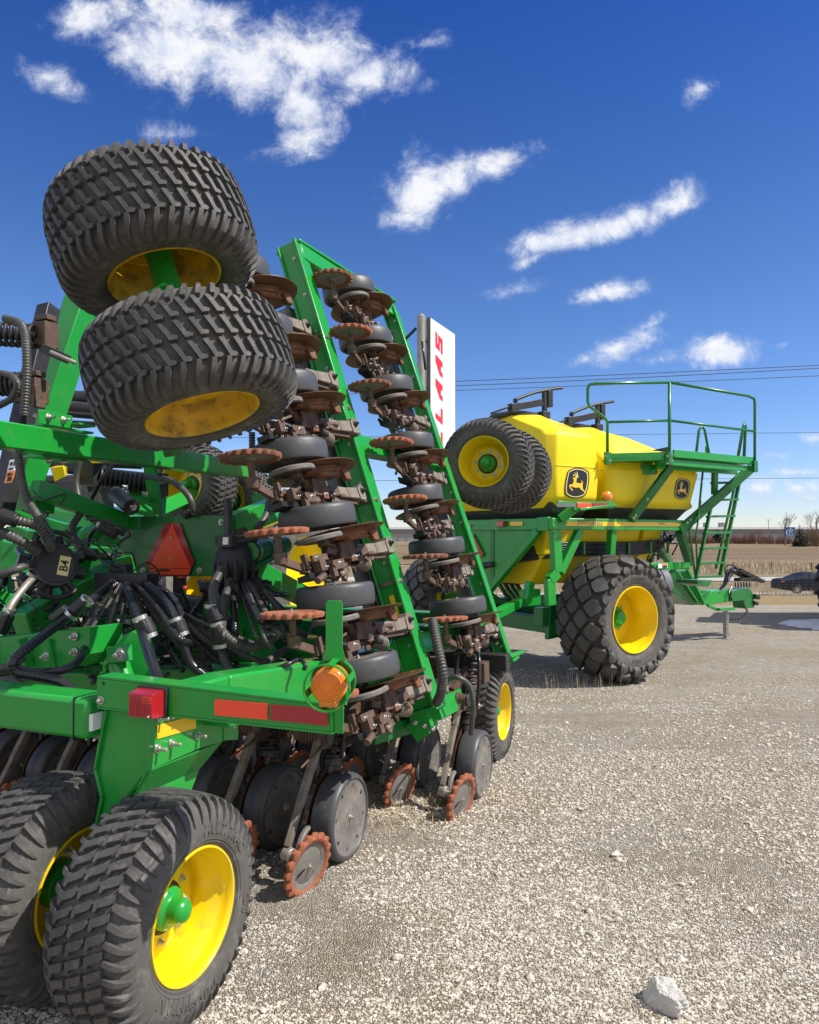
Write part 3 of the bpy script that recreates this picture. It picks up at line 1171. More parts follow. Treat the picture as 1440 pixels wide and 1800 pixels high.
# ------------------------------------------------------------------ tall machine beyond the right edge: its tyre just shows
tm = empty('farm_tractor', (P(1440, 940, 15.8).x - .05, 15.8, gz(0, 15.8)))
tag(tm, 'big dark tractor tyre just entering at the right edge', 'tractor')
mb = MB()
mf = frame((1.0, 0, .98), az(-80), z=UP)
mb.lathe([(-.3, .6), (-.33, .8), (-.28, .95), (.28, .95), (.33, .8), (.3, .6)], mf, 56)
for k in range(22):
    a = 2 * math.pi * k / 22
    for sg in (-1, 1):
        aa = a + (math.pi / 22 if sg > 0 else 0)
        d0, d1 = V(0, math.cos(aa), math.sin(aa)), V(0, math.cos(aa + .22), math.sin(aa + .22))
        mb.bar(mf @ (d0 * .98 + V(sg * .01, 0, 0)), mf @ (d1 * .95 + V(sg * .30, 0, 0)), .06, .10, up=mf.to_3x3() @ d0)
mb.build('tyre', RUBCLEAN, tm)
mb = MB()
mb.lathe([(.2, .58), (.15, .5), (.0, .45), (.05, .2), (.1, .0001)], mf, 40)
mb.build('rim', YELLOW, tm)
mb = MB()
mb.hexa([V(.7, .3, .9), V(4.6, -.3, .9), V(4.6, -.3, 2.6), V(.7, .3, 2.6)], [V(1.6, 2.2, .9), V(4.8, 2.0, .9), V(4.8, 2.0, 2.6), V(1.6, 2.2, 2.6)])
mb.hexa([V(1.5, 1.9, .5), V(5, 1.8, .5), V(5, 1.8, 3.6), V(1.6, 1.9, 3.6)], [V(2.75, 4.3, .5), V(5.4, 4.2, .5), V(5.4, 4.2, 3.6), V(2.85, 4.3, 3.6)])
mb.build('body', GREEN2, tm, bev=.08)
mb = MB()
mb.hexa([V(1.0, .5, 2.6), V(3.2, .2, 2.6), V(3.0, .3, 4.0), V(1.1, .6, 4.0)], [V(1.7, 2.1, 2.6), V(3.4, 2.0, 2.6), V(3.2, 1.9, 4.0), V(1.75, 2.0, 4.0)])
mb.build('cab', GLASS, tm, bev=.06)

# ------------------------------------------------------------------ roadside sign on its steel post
sg = empty('dealer_sign', (0, 0, 0))
A0, A1 = P(757, 558, 25.0), P(800, 588, 27.1)
du = (A1 - A0)
du.z = 0
wdt = du.length
du.normalize()
nrm = V(du.y, -du.x, 0)
top = (A0.z + A1.z) / 2
hgt = 5.1
cs = V((A0.x + A1.x) / 2, (A0.y + A1.y) / 2, 0)
sg.location = (cs.x, cs.y, gz(cs.x, cs.y))
tag(sg, 'tall white pylon sign with red lettering reading upwards, on a grey steel post', 'sign')
mS = Matrix((du, nrm, UP)).transposed().to_4x4()
mS.translation = V(0, 0, top - sg.location.z - hgt)
mb = MB()
mb.mat(WHITE).box((0, -.16, hgt / 2), (wdt, .32, hgt), mS)
mb.build('panel', None, sg, bev=.01)
FRAMEM = mat('dark sign edge', (.10, .09, .08), .5, var=(.06, .055, .05))
mb = MB()
for y in (-.26, -.06):
    mb.box((-wdt / 2 - .03, y, hgt / 2), (.05, .13, hgt), mS)
mb.build('edge_frame', FRAMEM, sg)
pp = P(740.5, 556, 24.2)
POSTG = mat('galvanised post', (.34, .33, .30), .55, metal=.3, var=(.24, .23, .21), vscale=5, vamt=.8)
mb = MB()
q = V(pp.x, pp.y, 0) - V(sg.location.x, sg.location.y, 0)
mb.cyl(V(q.x, q.y, 0), V(q.x, q.y, pp.z - sg.location.z), .135, 24)
mb.cyl(V(q.x, q.y, pp.z - sg.location.z), V(q.x, q.y, pp.z - sg.location.z + .05), .138, 24, .10)
mb.cyl(V(q.x, q.y, pp.z - sg.location.z), V(q.x, q.y, pp.z - sg.location.z + .13), .02, 8)
mb.build('post', POSTG, sg)
mb = MB()
for z in (1.0, 2.6, 4.3):
    mb.bar(mS @ V(-wdt / 2, -.16, z), V(q.x, q.y, (mS @ V(0, 0, z)).z), .08, .06)
mb.build('bracket', FRAMEM, sg)
# block letters drawn as slanted strokes, read from bottom to top
GL = {'C': [[(0, 0), (.9, 0), (.9, .28), (.32, .28), (.32, .72), (.9, .72), (.9, 1), (0, 1)]],
      'L': [[(0, 0), (.9, 0), (.9, .28), (.32, .28), (.32, 1), (0, 1)]],
      'A': [[(0, 0), (.30, 0), (.30, .24), (.62, .24), (.62, 0), (.94, 0), (.94, 1), (.52, 1), (.0, .42)], ],
      'S': [[(0, 0), (.9, 0), (.9, .62), (.34, .62), (.34, .74), (.9, .74), (.9, 1), (.0, 1), (.0, .40), (.56, .40), (.56, .26), (0, .26)]]}
cuts = {'A': [[(.34, .48), (.58, .48), (.58, .70), (.46, .70)]]}
mb = MB()
ls = .60
gap = .735
zz = .74
for ch in 'CLAAS':
    for poly in GL[ch]:
        # glyph x runs up the panel, glyph y runs towards its left edge, slanted forward
        q = []
        for x, y in poly:
            xs_ = x * ls + y * .16
            q.append((.42 + (1 - y) * .66, zz + xs_))
        mb.prism([(-wdt / 2 + a, b) for a, b in q], .004, mS @ Matrix(((1, 0, 0, 0), (0, 0, -1, .004), (0, 1, 0, 0), (0, 0, 0, 1))))
    zz += gap * 1.125
REDP = mat('red sign lettering', (.80, .018, .012), .4, var=(.76, .016, .012))
mb.build('lettering', REDP, sg)

# ------------------------------------------------------------------ overhead wires
WIREM = mat('overhead wire', (.06, .065, .08), .6)


def wire(a, b, Y0, Y1, sag, label, r=.022):
    mb = MB()
    p, q = P(*a, Y0), P(*b, Y1)
    pts = []
    for i in range(31):
        t = i / 30
        s = p.lerp(q, t)
        s.z -= sag * 4 * t * (1 - t)
        pts.append(s)
    mb.tube(pts, r, 6, smooth=False)
    tag(mb.build('overhead_wire', WIREM), label, 'wire', 'overhead wires across the sky')


wire((-900, 702), (1700, 628), 74, 62, 1.0, 'topmost overhead wire, just above its twin', .030)
wire((-900, 708), (1700, 632), 74, 62, 1.2, 'second overhead wire, close under the topmost', .030)
wire((-900, 716), (1700, 648), 75, 63, .9, 'third overhead wire, passing behind the platform railing top', .026)
wire((-900, 770), (1700, 757), 76, 64, .3, 'overhead wire crossing behind the middle rail of the platform', .02)
wire((-900, 842), (1700, 838), 77, 65, .3, 'lowest overhead wire, passing below the platform floor', .02)

# ------------------------------------------------------------------ tyres, rims, wheels (axle along local X)
class Section:
    """half profile of a tyre, read by arc length t from the middle of the tread"""
    def __init__(self, half):
        self.half = half
        self.t = [0]
        for a, b in zip(half, half[1:]):
            self.t.append(self.t[-1] + math.hypot(b[0] - a[0], b[1] - a[1]))

    def at(self, t, h):
        sg = -1 if t < 0 else 1
        t = min(abs(t), self.t[-1] - 1e-5)
        k = 0
        while self.t[k + 1] < t:
            k += 1
        f = (t - self.t[k]) / (self.t[k + 1] - self.t[k])

        def nrm(i):
            i0, i1 = max(i - 1, 0), min(i + 1, len(self.half) - 1)
            a, b = self.half[i0], self.half[i1]
            n = Vector((a[1] - b[1], b[0] - a[0]))
            if i == 0:
                n = Vector((0, 1))
            return n.normalized()
        n = nrm(k).lerp(nrm(k + 1), f).normalized()
        a, b = self.half[k], self.half[k + 1]
        x, r = a[0] + (b[0] - a[0]) * f, a[1] + (b[1] - a[1]) * f
        return sg * (x + n.x * h), r + n.y * h

    def t_of_r(self, r):
        for k in range(len(self.half) - 1, 0, -1):
            a, b = self.half[k - 1], self.half[k]
            if b[1] <= r <= a[1]:
                return self.t[k - 1] + (self.t[k] - self.t[k - 1]) * (a[1] - r) / (a[1] - b[1] + 1e-9)
        return 0


def lug(mb, S, R0, s0, secs, h, ch):
    """tread block: sections (t, low s, high s, height factor) along the profile"""
    vs, fs = [], []
    n = len(secs)
    for i, q in enumerate(secs):
        t, a, b = q[:3]
        hh = h * (q[3] if len(q) > 3 else 1)
        e = ch if 0 < i < n - 1 else ch
        dt = (ch if i == 0 else -ch if i == n - 1 else 0)
        for (s, hgt, tt) in ((a, -.006, t), (a + e, hh, t + dt), (b - e, hh, t + dt), (b, -.006, t)):
            x, r = S.at(tt, hgt)
            an = (s0 + s) / R0
            vs.append((x, r * math.cos(an), r * math.sin(an)))
    for i in range(n - 1):
        k, l = i * 4, i * 4 + 4
        fs += [(k, k + 1, l + 1, l), (k + 1, k + 2, l + 2, l + 1), (k + 2, k + 3, l + 3, l + 2)]
    fs += [(3, 2, 1, 0), (4 * n - 4, 4 * n - 3, 4 * n - 2, 4 * n - 1)]
    mb.add(vs, fs)


def side_text(mb, S, s, r, size, ang, side=1, ext=.0022, flip=False, **kw):
    vs, fs = text_mesh(s, size, ext=ext, **kw)
    o = []
    for p in vs:
        rr = r + (p.y - size * .35)
        an = ang - p.x / r * side
        x, q = S.at(S.t_of_r(rr), .0006 + p.z * 1.0)
        o.append((x * side, q * math.cos(an), q * math.sin(an)))
    mb.add(o, fs)


TURF = Section([(0, .376), (.04, .3757), (.08, .374), (.115, .370), (.145, .362), (.166, .349), (.181, .329), (.190, .305), (.194, .280), (.191, .255), (.184, .238), (.176, .228), (.172, .222)])
DIAM = Section([(0, .800), (.08, .799), (.16, .793), (.23, .781), (.29, .758), (.335, .722), (.363, .670), (.375, .615), (.372, .56), (.356, .51), (.338, .475), (.328, .455), (.322, .440)])


def turf_tyre(wide=False):
    mb = MB()
    mb.mat(RUBBER)
    half = TURF.half
    for sd in (-1, 1):
        mb.mat(RUBBER).lathe([(sd * x, r) for x, r in half[5:]], seg=120)
    mb.mat(GROOVE).lathe([(-x, r) for x, r in half[5::-1]] + half[1:6], seg=120)
    R0 = .376
    n = 46
    p = 2 * math.pi * R0 / n
    mb.mat(TREADMAT)
    inner = [(-.037, -.003, .025), (-.025, -.006, .031), (-.0205, -.008, .026), (-.016, -.0095, .012), (.008, -.0190, .004), (.028, -.0275, -.005), (.036, -.029, -.012)]
    lh = .0165 if wide else .0205
    if wide:
        inner = [(-.037, -.005, .0265), (-.027, -.009, .033), (-.0215, -.011, .029), (-.016, -.0125, .0185), (.008, -.021, .0105), (.028, -.029, .0025), (.036, -.031, -.005)]
    sh = [(.118, -.028, -.010, 1), (.124, -.030, -.007, 1), (.145, -.022, .001, 1), (.165, -.012, .009, .95), (.185, -.004, .014, .8), (.204, .001, .017, .55), (.226, .005, .016, .2)]
    for row, t0 in enumerate((-.083, 0, .083)):
        for k in range(n):
            j = random.uniform(.9, 1.05)
            lug(mb, TURF, R0, k * p + row * p * .46, [(t0 + t, a, b) for t, a, b in inner], lh * j, .0026)
    for k in range(n):
        lug(mb, TURF, R0, k * p + 3 * p * .46, sh, lh, .0026)
        lug(mb, TURF, R0, k * p - p * .46, [(-t, -b, -a, f) for t, a, b, f in sh], lh, .0026)
    mb.mat(RUBBER)
    # bead rings and moulded lettering on both sides
    for sd in (-1, 1):
        for r0 in (.236, .232, .246):
            t = TURF.t_of_r(r0)
            mb.lathe([(sd * q[0], q[1]) for q in (TURF.at(t - .002, -.001), TURF.at(t, .0022), TURF.at(t + .002, -.001))], seg=72)
        side_text(mb, TURF, 'MULTI TRAC', .282, .050, R(90 - 45), sd, bold=.0008, ext=.0035)
        side_text(mb, TURF, 'C/S', .284, .050, R(90 - 118), sd, bold=.0008, ext=.0035)
        side_text(mb, TURF, 'TITAN', .268, .062, R(90 + 140), sd, bold=.0002, spacing=1.15, ext=.0035)
        side_text(mb, TURF, '31x15.50-15NHS', .284, .036, R(90 - 200), sd, spacing=1.1, ext=.003)
    return mb


def big_tyre():
    mb = MB()
    mb.mat(RUBBER)
    half = DIAM.half
    for sd in (-1, 1):
        mb.mat(RUBBER).lathe([(sd * x, r) for x, r in half[6:]], seg=128)
    mb.mat(GROOVE2).lathe([(-x, r) for x, r in half[6::-1]] + half[1:7], seg=128)
    R0 = .80
    n = 16
    p = 2 * math.pi * R0 / n
    mb.mat(TREADMAT)
    a, b = .108, .122
    dia = [(-a, -.022, .022), (-a * .55, -b * .62, b * .62), (-.015, -b, b), (.015, -b, b), (a * .55, -b * .62, b * .62), (a, -.022, .022)]
    for i, t0 in enumerate((-.28, -.14, 0, .14, .28)):
        for k in range(n):
            s0 = (k + (.5 if i % 2 else 0)) * p
            lug(mb, DIAM, R0, s0, [(t0 + t, l, h) for t, l, h in dia], .066, .014)
    for sg in (-1, 1):
        for k in range(n):
            secs = [(.345, -.02, .02, 1), (.375, -.07, .07, .95), (.41, -.085, .085, .85), (.44, -.075, .075, .62), (.468, -.06, .06, .3)]
            if sg < 0:
                secs = [(-t, l, h, f) for t, l, h, f in secs]
            lug(mb, DIAM, R0, (k + .5) * p, secs, .056, .012)
            secs = [(.40, -.035, .035, .7), (.435, -.05, .05, .55), (.47, -.04, .04, .3)]
            if sg < 0:
                secs = [(-t, l, h, f) for t, l, h, f in secs]
            lug(mb, DIAM, R0, k * p, secs, .05, .012)
    mb.mat(RUBBER)
    for r0 in (.665, .63, .47):
        t = DIAM.t_of_r(r0)
        mb.lathe([q for q in (DIAM.at(t - .006, -.002), DIAM.at(t - .003, .006), DIAM.at(t + .003, .006), DIAM.at(t + .006, -.002))], seg=96)
    side_text(mb, DIAM, 'Super Terra Grip', .565, .062, R(90 + 0), 1, ext=.004, shear=.2)
    side_text(mb, DIAM, '30.5L-32', .55, .055, R(90 - 190), 1, ext=.004)
    return mb


def rim_mb(deep=True, m=YELLOW):
    mb = MB()
    mb.mat(m)
    fl = [(.158, .2215), (.170, .2235), (.178, .220), (.178, .214), (.170, .2085), (.152, .2050), (.120, .2030), (.112, .196), (.060, .190), (.048, .182), (.0, .178)]
    prof = fl + [(-x, r) for x, r in fl[::-1]][1:]
    mb.lathe(prof, seg=64)
    if deep:
        mb.lathe([(.0, .178), (.004, .160), (.016, .148), (.020, .130), (.022, .085), (.022, .05)], seg=56)
        for k in range(8):
            a = 2 * math.pi * (k + .5) / 8
            mb.mat(ZINC).bolt((.022, .112 * math.cos(a), .112 * math.sin(a)), (1, 0, 0), .0095, .012)
        mb.mat(BLACK)
        mb.lathe([(.0225, .088), (.0225, .074)], seg=40)
    else:
        # closed dished face, seen from its hollow side
        mb.lathe([(-.052, .186), (-.058, .17), (-.066, .13), (-.070, .06), (-.070, .0001)], seg=56)
        mb.mat(BLACK).lathe([(0, .0135), (.004, .0135), (.004, .009), (.001, .0085), (.001, .0001)], frame((-.0555, .150, .098), (-1, 0, 0), z=UP), 16)
    return mb


def hub_mb():
    mb = MB()
    mb.lathe([(-.03, .074), (.040, .073), (.052, .070), (.060, .058), (.066, .046), (.070, .0445), (.100, .0435), (.112, .042), (.127, .034), (.136, .020), (.139, .0001)], seg=40)
    mb.bolt((.052, .0, .064), (1, 0, 0), .004, .004)
    return mb


def chevron_rim():
    """the wide deep rim of the cart"""
    mb = MB()
    mb.mat(YELLOW)
    fl = [(.315, .444), (.335, .452), (.345, .446), (.345, .434), (.325, .420), (.24, .412), (.225, .398), (.10, .392), (.08, .378), (-.05, .372)]
    mb.lathe(fl + [(-.30, .41), (-.335, .45)], seg=80)
    mb.lathe([(-.05, .372), (-.055, .30), (-.045, .22), (-.045, .15)], seg=64)
    for k in range(10):
        a = 2 * math.pi * k / 10
        mb.mat(ZINC).bolt((-.045, .19 * math.cos(a), .19 * math.sin(a)), (1, 0, 0), .014, .02)
    mb.mat(GREEN).lathe([(-.08, .15), (.02, .148), (.03, .12), (.035, .09), (.10, .085), (.11, .06), (.112, .0001)], seg=40)
    mb.mat(BLACK).lathe([(.0, .012), (.012, .012), (.012, .0001)], frame((.15, -.25, -.305), (-.2, .65, .75), z=V(1, 0, 0)), 10)
    return mb


TYRE_ME = turf_tyre().build('tyre', ang=50)
TYREW_ME = turf_tyre(True).build('tyre', ang=50)
RIM_ME = rim_mb(True).build('rim', ang=50)
RIMOLD_ME = rim_mb(False, YELLOWOLD).build('rim', ang=50)
RIMDEEPOLD_ME = rim_mb(True, YELLOWOLD).build('rim', ang=50)
HUB_ME = hub_mb().build('hub', GREEN, ang=50)
LIB = [TYRE_ME, TYREW_ME, RIM_ME, RIMOLD_ME, RIMDEEPOLD_ME, HUB_ME]


def use(o, name, parent, mtx=None):
    c = bpy.data.objects.new(name, o.data)
    col.objects.link(c)
    c.parent = parent
    if mtx is not None:
        c.matrix_local = mtx
    for md in o.modifiers:
        n = c.modifiers.new(md.name, md.type)
        n.width, n.segments, n.limit_method, n.angle_limit = md.width, md.segments, md.limit_method, md.angle_limit
    return c


def wheel(parent, centre, axis, spin=0, rim='deep', hub=True, roll_up=UP, size=(1, 1)):
    e = empty('wheel', parent=parent, mtx=frame(centre, axis, z=roll_up) @ Matrix.Rotation(spin, 4, 'X') @ Matrix.Diagonal((size[0], size[1], size[1], 1)))
    use(TYREW_ME if size[0] < 1 else TYRE_ME, 'tyre', e)
    use({'deep': RIM_ME, 'old': RIMOLD_ME, 'deepold': RIMDEEPOLD_ME}[rim], 'rim', e)
    if hub:
        use(HUB_ME, 'hub', e)
    return e


# ------------------------------------------------------------------ row units of the drill
def closing_wheel_mb(rust=None):
    """spoked cast closing wheel, axle along X, toothed rim"""
    mb = MB()
    mb.mat(rust or RUSTY)
    n, sub = 18, 8
    k = n * sub
    rings = []
    for i in range(k):
        a = 2 * math.pi * i / k
        ph = (i % sub) / sub
        tooth = .5 + .5 * math.cos(2 * math.pi * ph)
        ro = .139 + .015 * tooth ** .7
        wv = .010 + .006 * tooth
        rings.append([(-.010, .112), (-.014, .126), (-.012 - wv * .2, ro - .005), (.0, ro), (wv * .55, ro - .003), (.014, .128), (.010, .112), (.004, .106)])
    vs, fs = [], []
    m = 8
    for i in range(k):
        a = 2 * math.pi * i / k
        vs += [(x, r * math.cos(a), r * math.sin(a)) for x, r in rings[i]]
    for i in range(k):
        j = (i + 1) % k
        for q in range(m):
            q2 = (q + 1) % m
            fs.append((i * m + q, j * m + q, j * m + q2, i * m + q2))
    mb.add(vs, fs)
    mb.mat(DUSTYHUB)
    mb.lathe([(.006, .112), (.003, .100), (-.004, .084), (.000, .070), (.004, .04), (.006, .022), (.0062, .0001)], seg=48)
    mb.lathe([(-.006, .112), (-.008, .08), (-.008, .03), (-.02, .026), (-.02, .0001)], seg=40)
    mb.mat(BLACK).box((.0046, -.05, .012), (.006, .045, .009), Matrix.Rotation(.5, 4, 'X'))
    mb.mat(ZINC).bolt((.006, 0, 0), (1, 0, 0), .0085, .012)
    return mb


def gauge_wheel_mb():
    mb = MB()
    mb.mat(GAUGE)
    half = [(-.058, .172), (-.060, .185), (-.054, .196), (-.040, .2015), (.0, .203), (.034, .2015), (.050, .196), (.058, .186), (.0585, .176), (.052, .170)]
    mb.lathe(half, seg=72)
    mb.mat(DUSTYHUB)
    mb.lathe([(.052, .171), (.049, .160), (.047, .11), (.043, .062), (.047, .055), (.049, .03), (.049, .0001)], seg=56)
    mb.lathe([(-.055, .173), (-.045, .168), (-.03, .13), (-.03, .06), (-.05, .05), (-.05, .0001)], seg=48)
    for k in range(8):
        a = 2 * math.pi * (k + .3) / 8
        m = frame((.0475, .143 * math.cos(a), .143 * math.sin(a)), (1, 0, 0), z=(0, math.cos(a), math.sin(a)))
        mb.mat(BLACK if k % 2 == 0 else CAST).lathe([(.0, .009), (.0015, .009), (.0015, .0001)], m, 10)
    for k in range(3):
        a = 2 * math.pi * k / 3 + .2
        mb.mat(BLACK).lathe([(.0, .008), (.002, .008), (.002, .0001)], frame((.0465, .033 * math.cos(a), .033 * math.sin(a)), (1, 0, 0), z=(0, math.cos(a), math.sin(a))), 10)
    mb.mat(ZINC).bolt((.049, 0, 0), (1, 0, 0), .010, .01)
    return mb


def blade_mb():
    mb = MB()
    mb.lathe([(-.004, .0001), (-.004, .10), (-.012, .215), (-.004, .232), (-.001, .232), (-.001, .215), (.002, .10), (.002, .0001)], seg=72)
    return mb


def press_wheel_mb():
    mb = MB()
    mb.mat(DUSTYHUB)
    mb.lathe([(-.013, .105), (-.015, .114), (-.010, .121), (.006, .122), (.013, .116), (.013, .106)], seg=48)
    mb.mat(CAST)
    mb.lathe([(-.013, .105), (-.002, .095), (-.008, .07), (-.002, .05), (-.012, .035), (-.012, .0001)], seg=40)
    mb.lathe([(.013, .106), (.0, .08), (.0, .0001)], seg=40)
    return mb


RX2Z = Matrix.Rotation(R(-90), 4, 'Y')        # a part whose axle is X comes to stand on Z


rnu = random.Random(21)


def wing_unit(parent, rust=None, boot=None):
    """row unit of a folded wing: local X forward to the frame, Z up along the wing, origin in the closing wheel"""
    e = empty('row_unit', parent=parent)
    UPR = Matrix.Rotation(R(13.5), 4, 'X')
    closing_wheel_mb(rust).build('closing_wheel', None, e, mtx=UPR @ Matrix.Rotation(R(2), 4, 'Y') @ RX2Z)
    mb = MB()
    mb.mat(CAST).cyl(UPR @ V(0, 0, -.012), UPR @ V(.002, 0, -.105), .017, 14)
    mb.cyl(UPR @ V(0, 0, -.010), UPR @ V(0, 0, -.022), .03, 16, .018)
    mb.cyl(UPR @ V(.004, 0, -.100), UPR @ V(.004, 0, -.155), .032, 14, .028)
    mb.mat(RUST2).hexa([UPR @ q for q in (V(.022, -.03, -.105), V(.04, -.02, -.108), V(.04, -.014, -.15), V(.022, -.026, -.152))], [UPR @ q for q in (V(.022, .0, -.105), V(.04, .0, -.108), V(.04, .0, -.15), V(.022, .0, -.152))])
    mb.mat(CAST).bar((.01, .035, -.135), (.14, .03, -.185), .026, .04, w1=.02)
    mb.bar((.13, .02, -.19), (.30, .03, -.215), .034, .05)
    mb.bar((.28, .03, -.215), (.46, .02, -.15), .03, .036)
    mb.box((.15, .0, -.165), (.022, .03, .075))
    mb.box((.215, -.03, -.20), (.05, .05, .06))
    mb.box((.31, -.035, -.235), (.035, .03, .07))
    mb.box((.37, -.02, -.21), (.09, .06, .05))
    mb.mat(BLACK).box((.25, .03, -.24), (.22, .08, .03))
    mb.mat(CAST)
    mb.cyl((.23, -.05, -.215), (.23, .06, -.215), .014, 10)
    mb.cyl((.31, -.06, -.205), (.31, .05, -.205), .018, 12)
    mb.mat(ZINC).bolt((.23, -.05, -.215), (0, -1, 0), .009, .01).bolt((.37, -.05, -.205), (0, -1, 0), .008, .01)
    mb.build('closing_arm', None, e, bev=.006)
    gauge_wheel_mb().build('gauge_wheel', None, e, mtx=Matrix.Translation((.40, .02, .062)) @ Matrix.Rotation(R(10), 4, 'X') @ RX2Z)
    blade_mb().build('disc_blade', BLADE, e, mtx=Matrix.Translation((.530, .0, -.036)) @ Matrix.Rotation(R(4), 4, 'X') @ Matrix.Rotation(R(1), 4, 'Y') @ RX2Z @ Matrix.Scale(1.06, 4))
    press_wheel_mb().build('press_wheel', None, e, mtx=Matrix.Translation((.30, -.02, -.058)) @ Matrix.Rotation(R(7), 4, 'X') @ Matrix.Rotation(R(-3), 4, 'Y') @ RX2Z)
    mb = MB()
    mb.bar((.30, -.02, -.072), (.44, .0, -.12), .036, .02)
    mb.box((.31, -.03, -.088), (.045, .05, .03))
    mb.build('press_arm', CAST, e, bev=.003)
    mb = MB()
    # seed boot: a hooked casting under the blade
    m = frame((.40, -.10, -.062), (1, 0, 0), y=(0, 1, 0))
    mb.prism([(-.03, .03), (.02, -.015), (.12, -.055), (.165, -.045), (.20, -.062), (.245, -.055), (.262, -.02), (.235, .035), (.18, .045), (.15, .085), (.05, .11), (-.02, .08)], .016, m, -.022)
    mb.hexa([V(.40, -.10, -.065), V(.56, -.14, -.07), V(.60, -.10, -.07), V(.43, -.03, -.07)], [V(.46, -.10, -.102), V(.60, -.145, -.105), V(.63, -.115, -.105), V(.49, -.05, -.10)])
    mb.hexa([V(.57, -.16, -.07), V(.645, -.165, -.065), V(.665, -.11, -.065), V(.60, -.09, -.07)], [V(.60, -.155, -.135), V(.645, -.165, -.138), V(.655, -.135, -.138), V(.62, -.12, -.13)])
    mb.build('seed_boot', boot or RUST2, e, bev=.008)
    mb = MB()
    # opener body: housing, bolt block, trailing arm, clamp
    mb.mat(CAST).lathe([(-.055, .0001), (-.055, .045), (-.045, .054), (.02, .057), (.03, .07), (.045, .07), (.045, .0001)], Matrix.Translation((.535, .0, -.115)) @ RX2Z, 20)
    mb.box((.50, .0, -.125), (.14, .09, .06))
    mb.bar((.44, .0, -.16), (.40, -.02, -.095), .03, .022)
    mb.bar((.55, -.01, -.165), (.70, -.01, -.15), .06, .05)
    mb.bar((.42, -.02, -.165), (.62, -.02, -.178), .04, .036)
    mb.box((.47, .01, -.205), (.10, .05, .04))
    mb.mat(RUST2).box((.525, -.035, -.185), (.052, .024, .042))
    mb.mat(ZINC).bolt((.525, -.047, -.185), (0, -1, 0), .0095, .006)
    mb.mat(CASTG).bar((.62, -.015, -.135), (.80, -.02, -.155), .03, .038, w1=.045, h1=.058)
    mb.bar((.79, -.02, -.155), (.93, -.02, -.150), .05, .060, w1=.05, h1=.066)
    mb.mat(CAST).bar((.60, .0, -.185), (.92, .0, -.20), .04, .032)
    mb.bar((.70, -.03, -.175), (.90, -.03, -.182), .02, .018)
    mb.mat(CASTG).prism([(-.035, -.045), (.02, -.05), (.04, -.02), (.038, .03), (.015, .05), (-.02, .046), (-.04, .02)], .032, Matrix.Translation((.945, -.02, -.148)) @ Matrix.Rotation(R(90), 4, 'X'))
    mb.mat(CAST).box((.985, -.005, -.118), (.05, .05, .03))
    mb.box((.975, -.01, -.185), (.06, .05, .03))
    mb.mat(BLACKST).bolt((.948, -.054, -.14), (0, -1, 0), .013, .012)
    mb.mat(ZINC).bolt((.97, -.036, -.185), (0, -1, 0), .008, .01)
    for q in range(30):
        a, b, c = rnu.uniform(.14, .74), rnu.uniform(-.05, .10), rnu.uniform(-.265, -.12)
        mb.mat(CAST if q % 3 else BLACKST)
        if q % 2:
            mb.cyl((a, b, c), (a + rnu.uniform(-.08, .08), b + rnu.uniform(-.03, .03), c + rnu.uniform(-.03, .03)), rnu.uniform(.006, .02), 9)
        else:
            mb.bar((a, b, c), (a + rnu.uniform(.04, .13), b + rnu.uniform(-.02, .02), c + rnu.uniform(-.03, .03)), rnu.uniform(.008, .03), rnu.uniform(.012, .04))
        if q % 4 == 0:
            mb.mat(ZINC).bolt((a, b - .03, c), (.2, -1, .1), .006, .01)
    mb.mat(BLACK).box((.60, .03, -.17), (.50, .03, .08))
    mb.build('opener_arm', None, e, bev=.006)
    mb = MB()
    mb.coil((.60, .0, -.195), (.72, .01, -.235), .033, .008, 6)
    mb.build('torsion_spring', CASTG, e, ang=180)
    mb = MB()
    mb.tube([(.42, .03, -.02), (.43, .06, -.12), (.50, .12, -.2), (.66, .16, -.21), (.8, .2, -.12)], .016, 8)
    mb.tube([(.15, .03, -.2), (.3, .06, -.25), (.45, .05, -.24), (.58, .06, -.22)], .010, 8)
    mb.tube([(.2, .0, -.22), (.33, .03, -.28), (.5, .04, -.26)], .007, 6)
    mb.build('seed_hose', HOSE, e, ang=180)
    return e


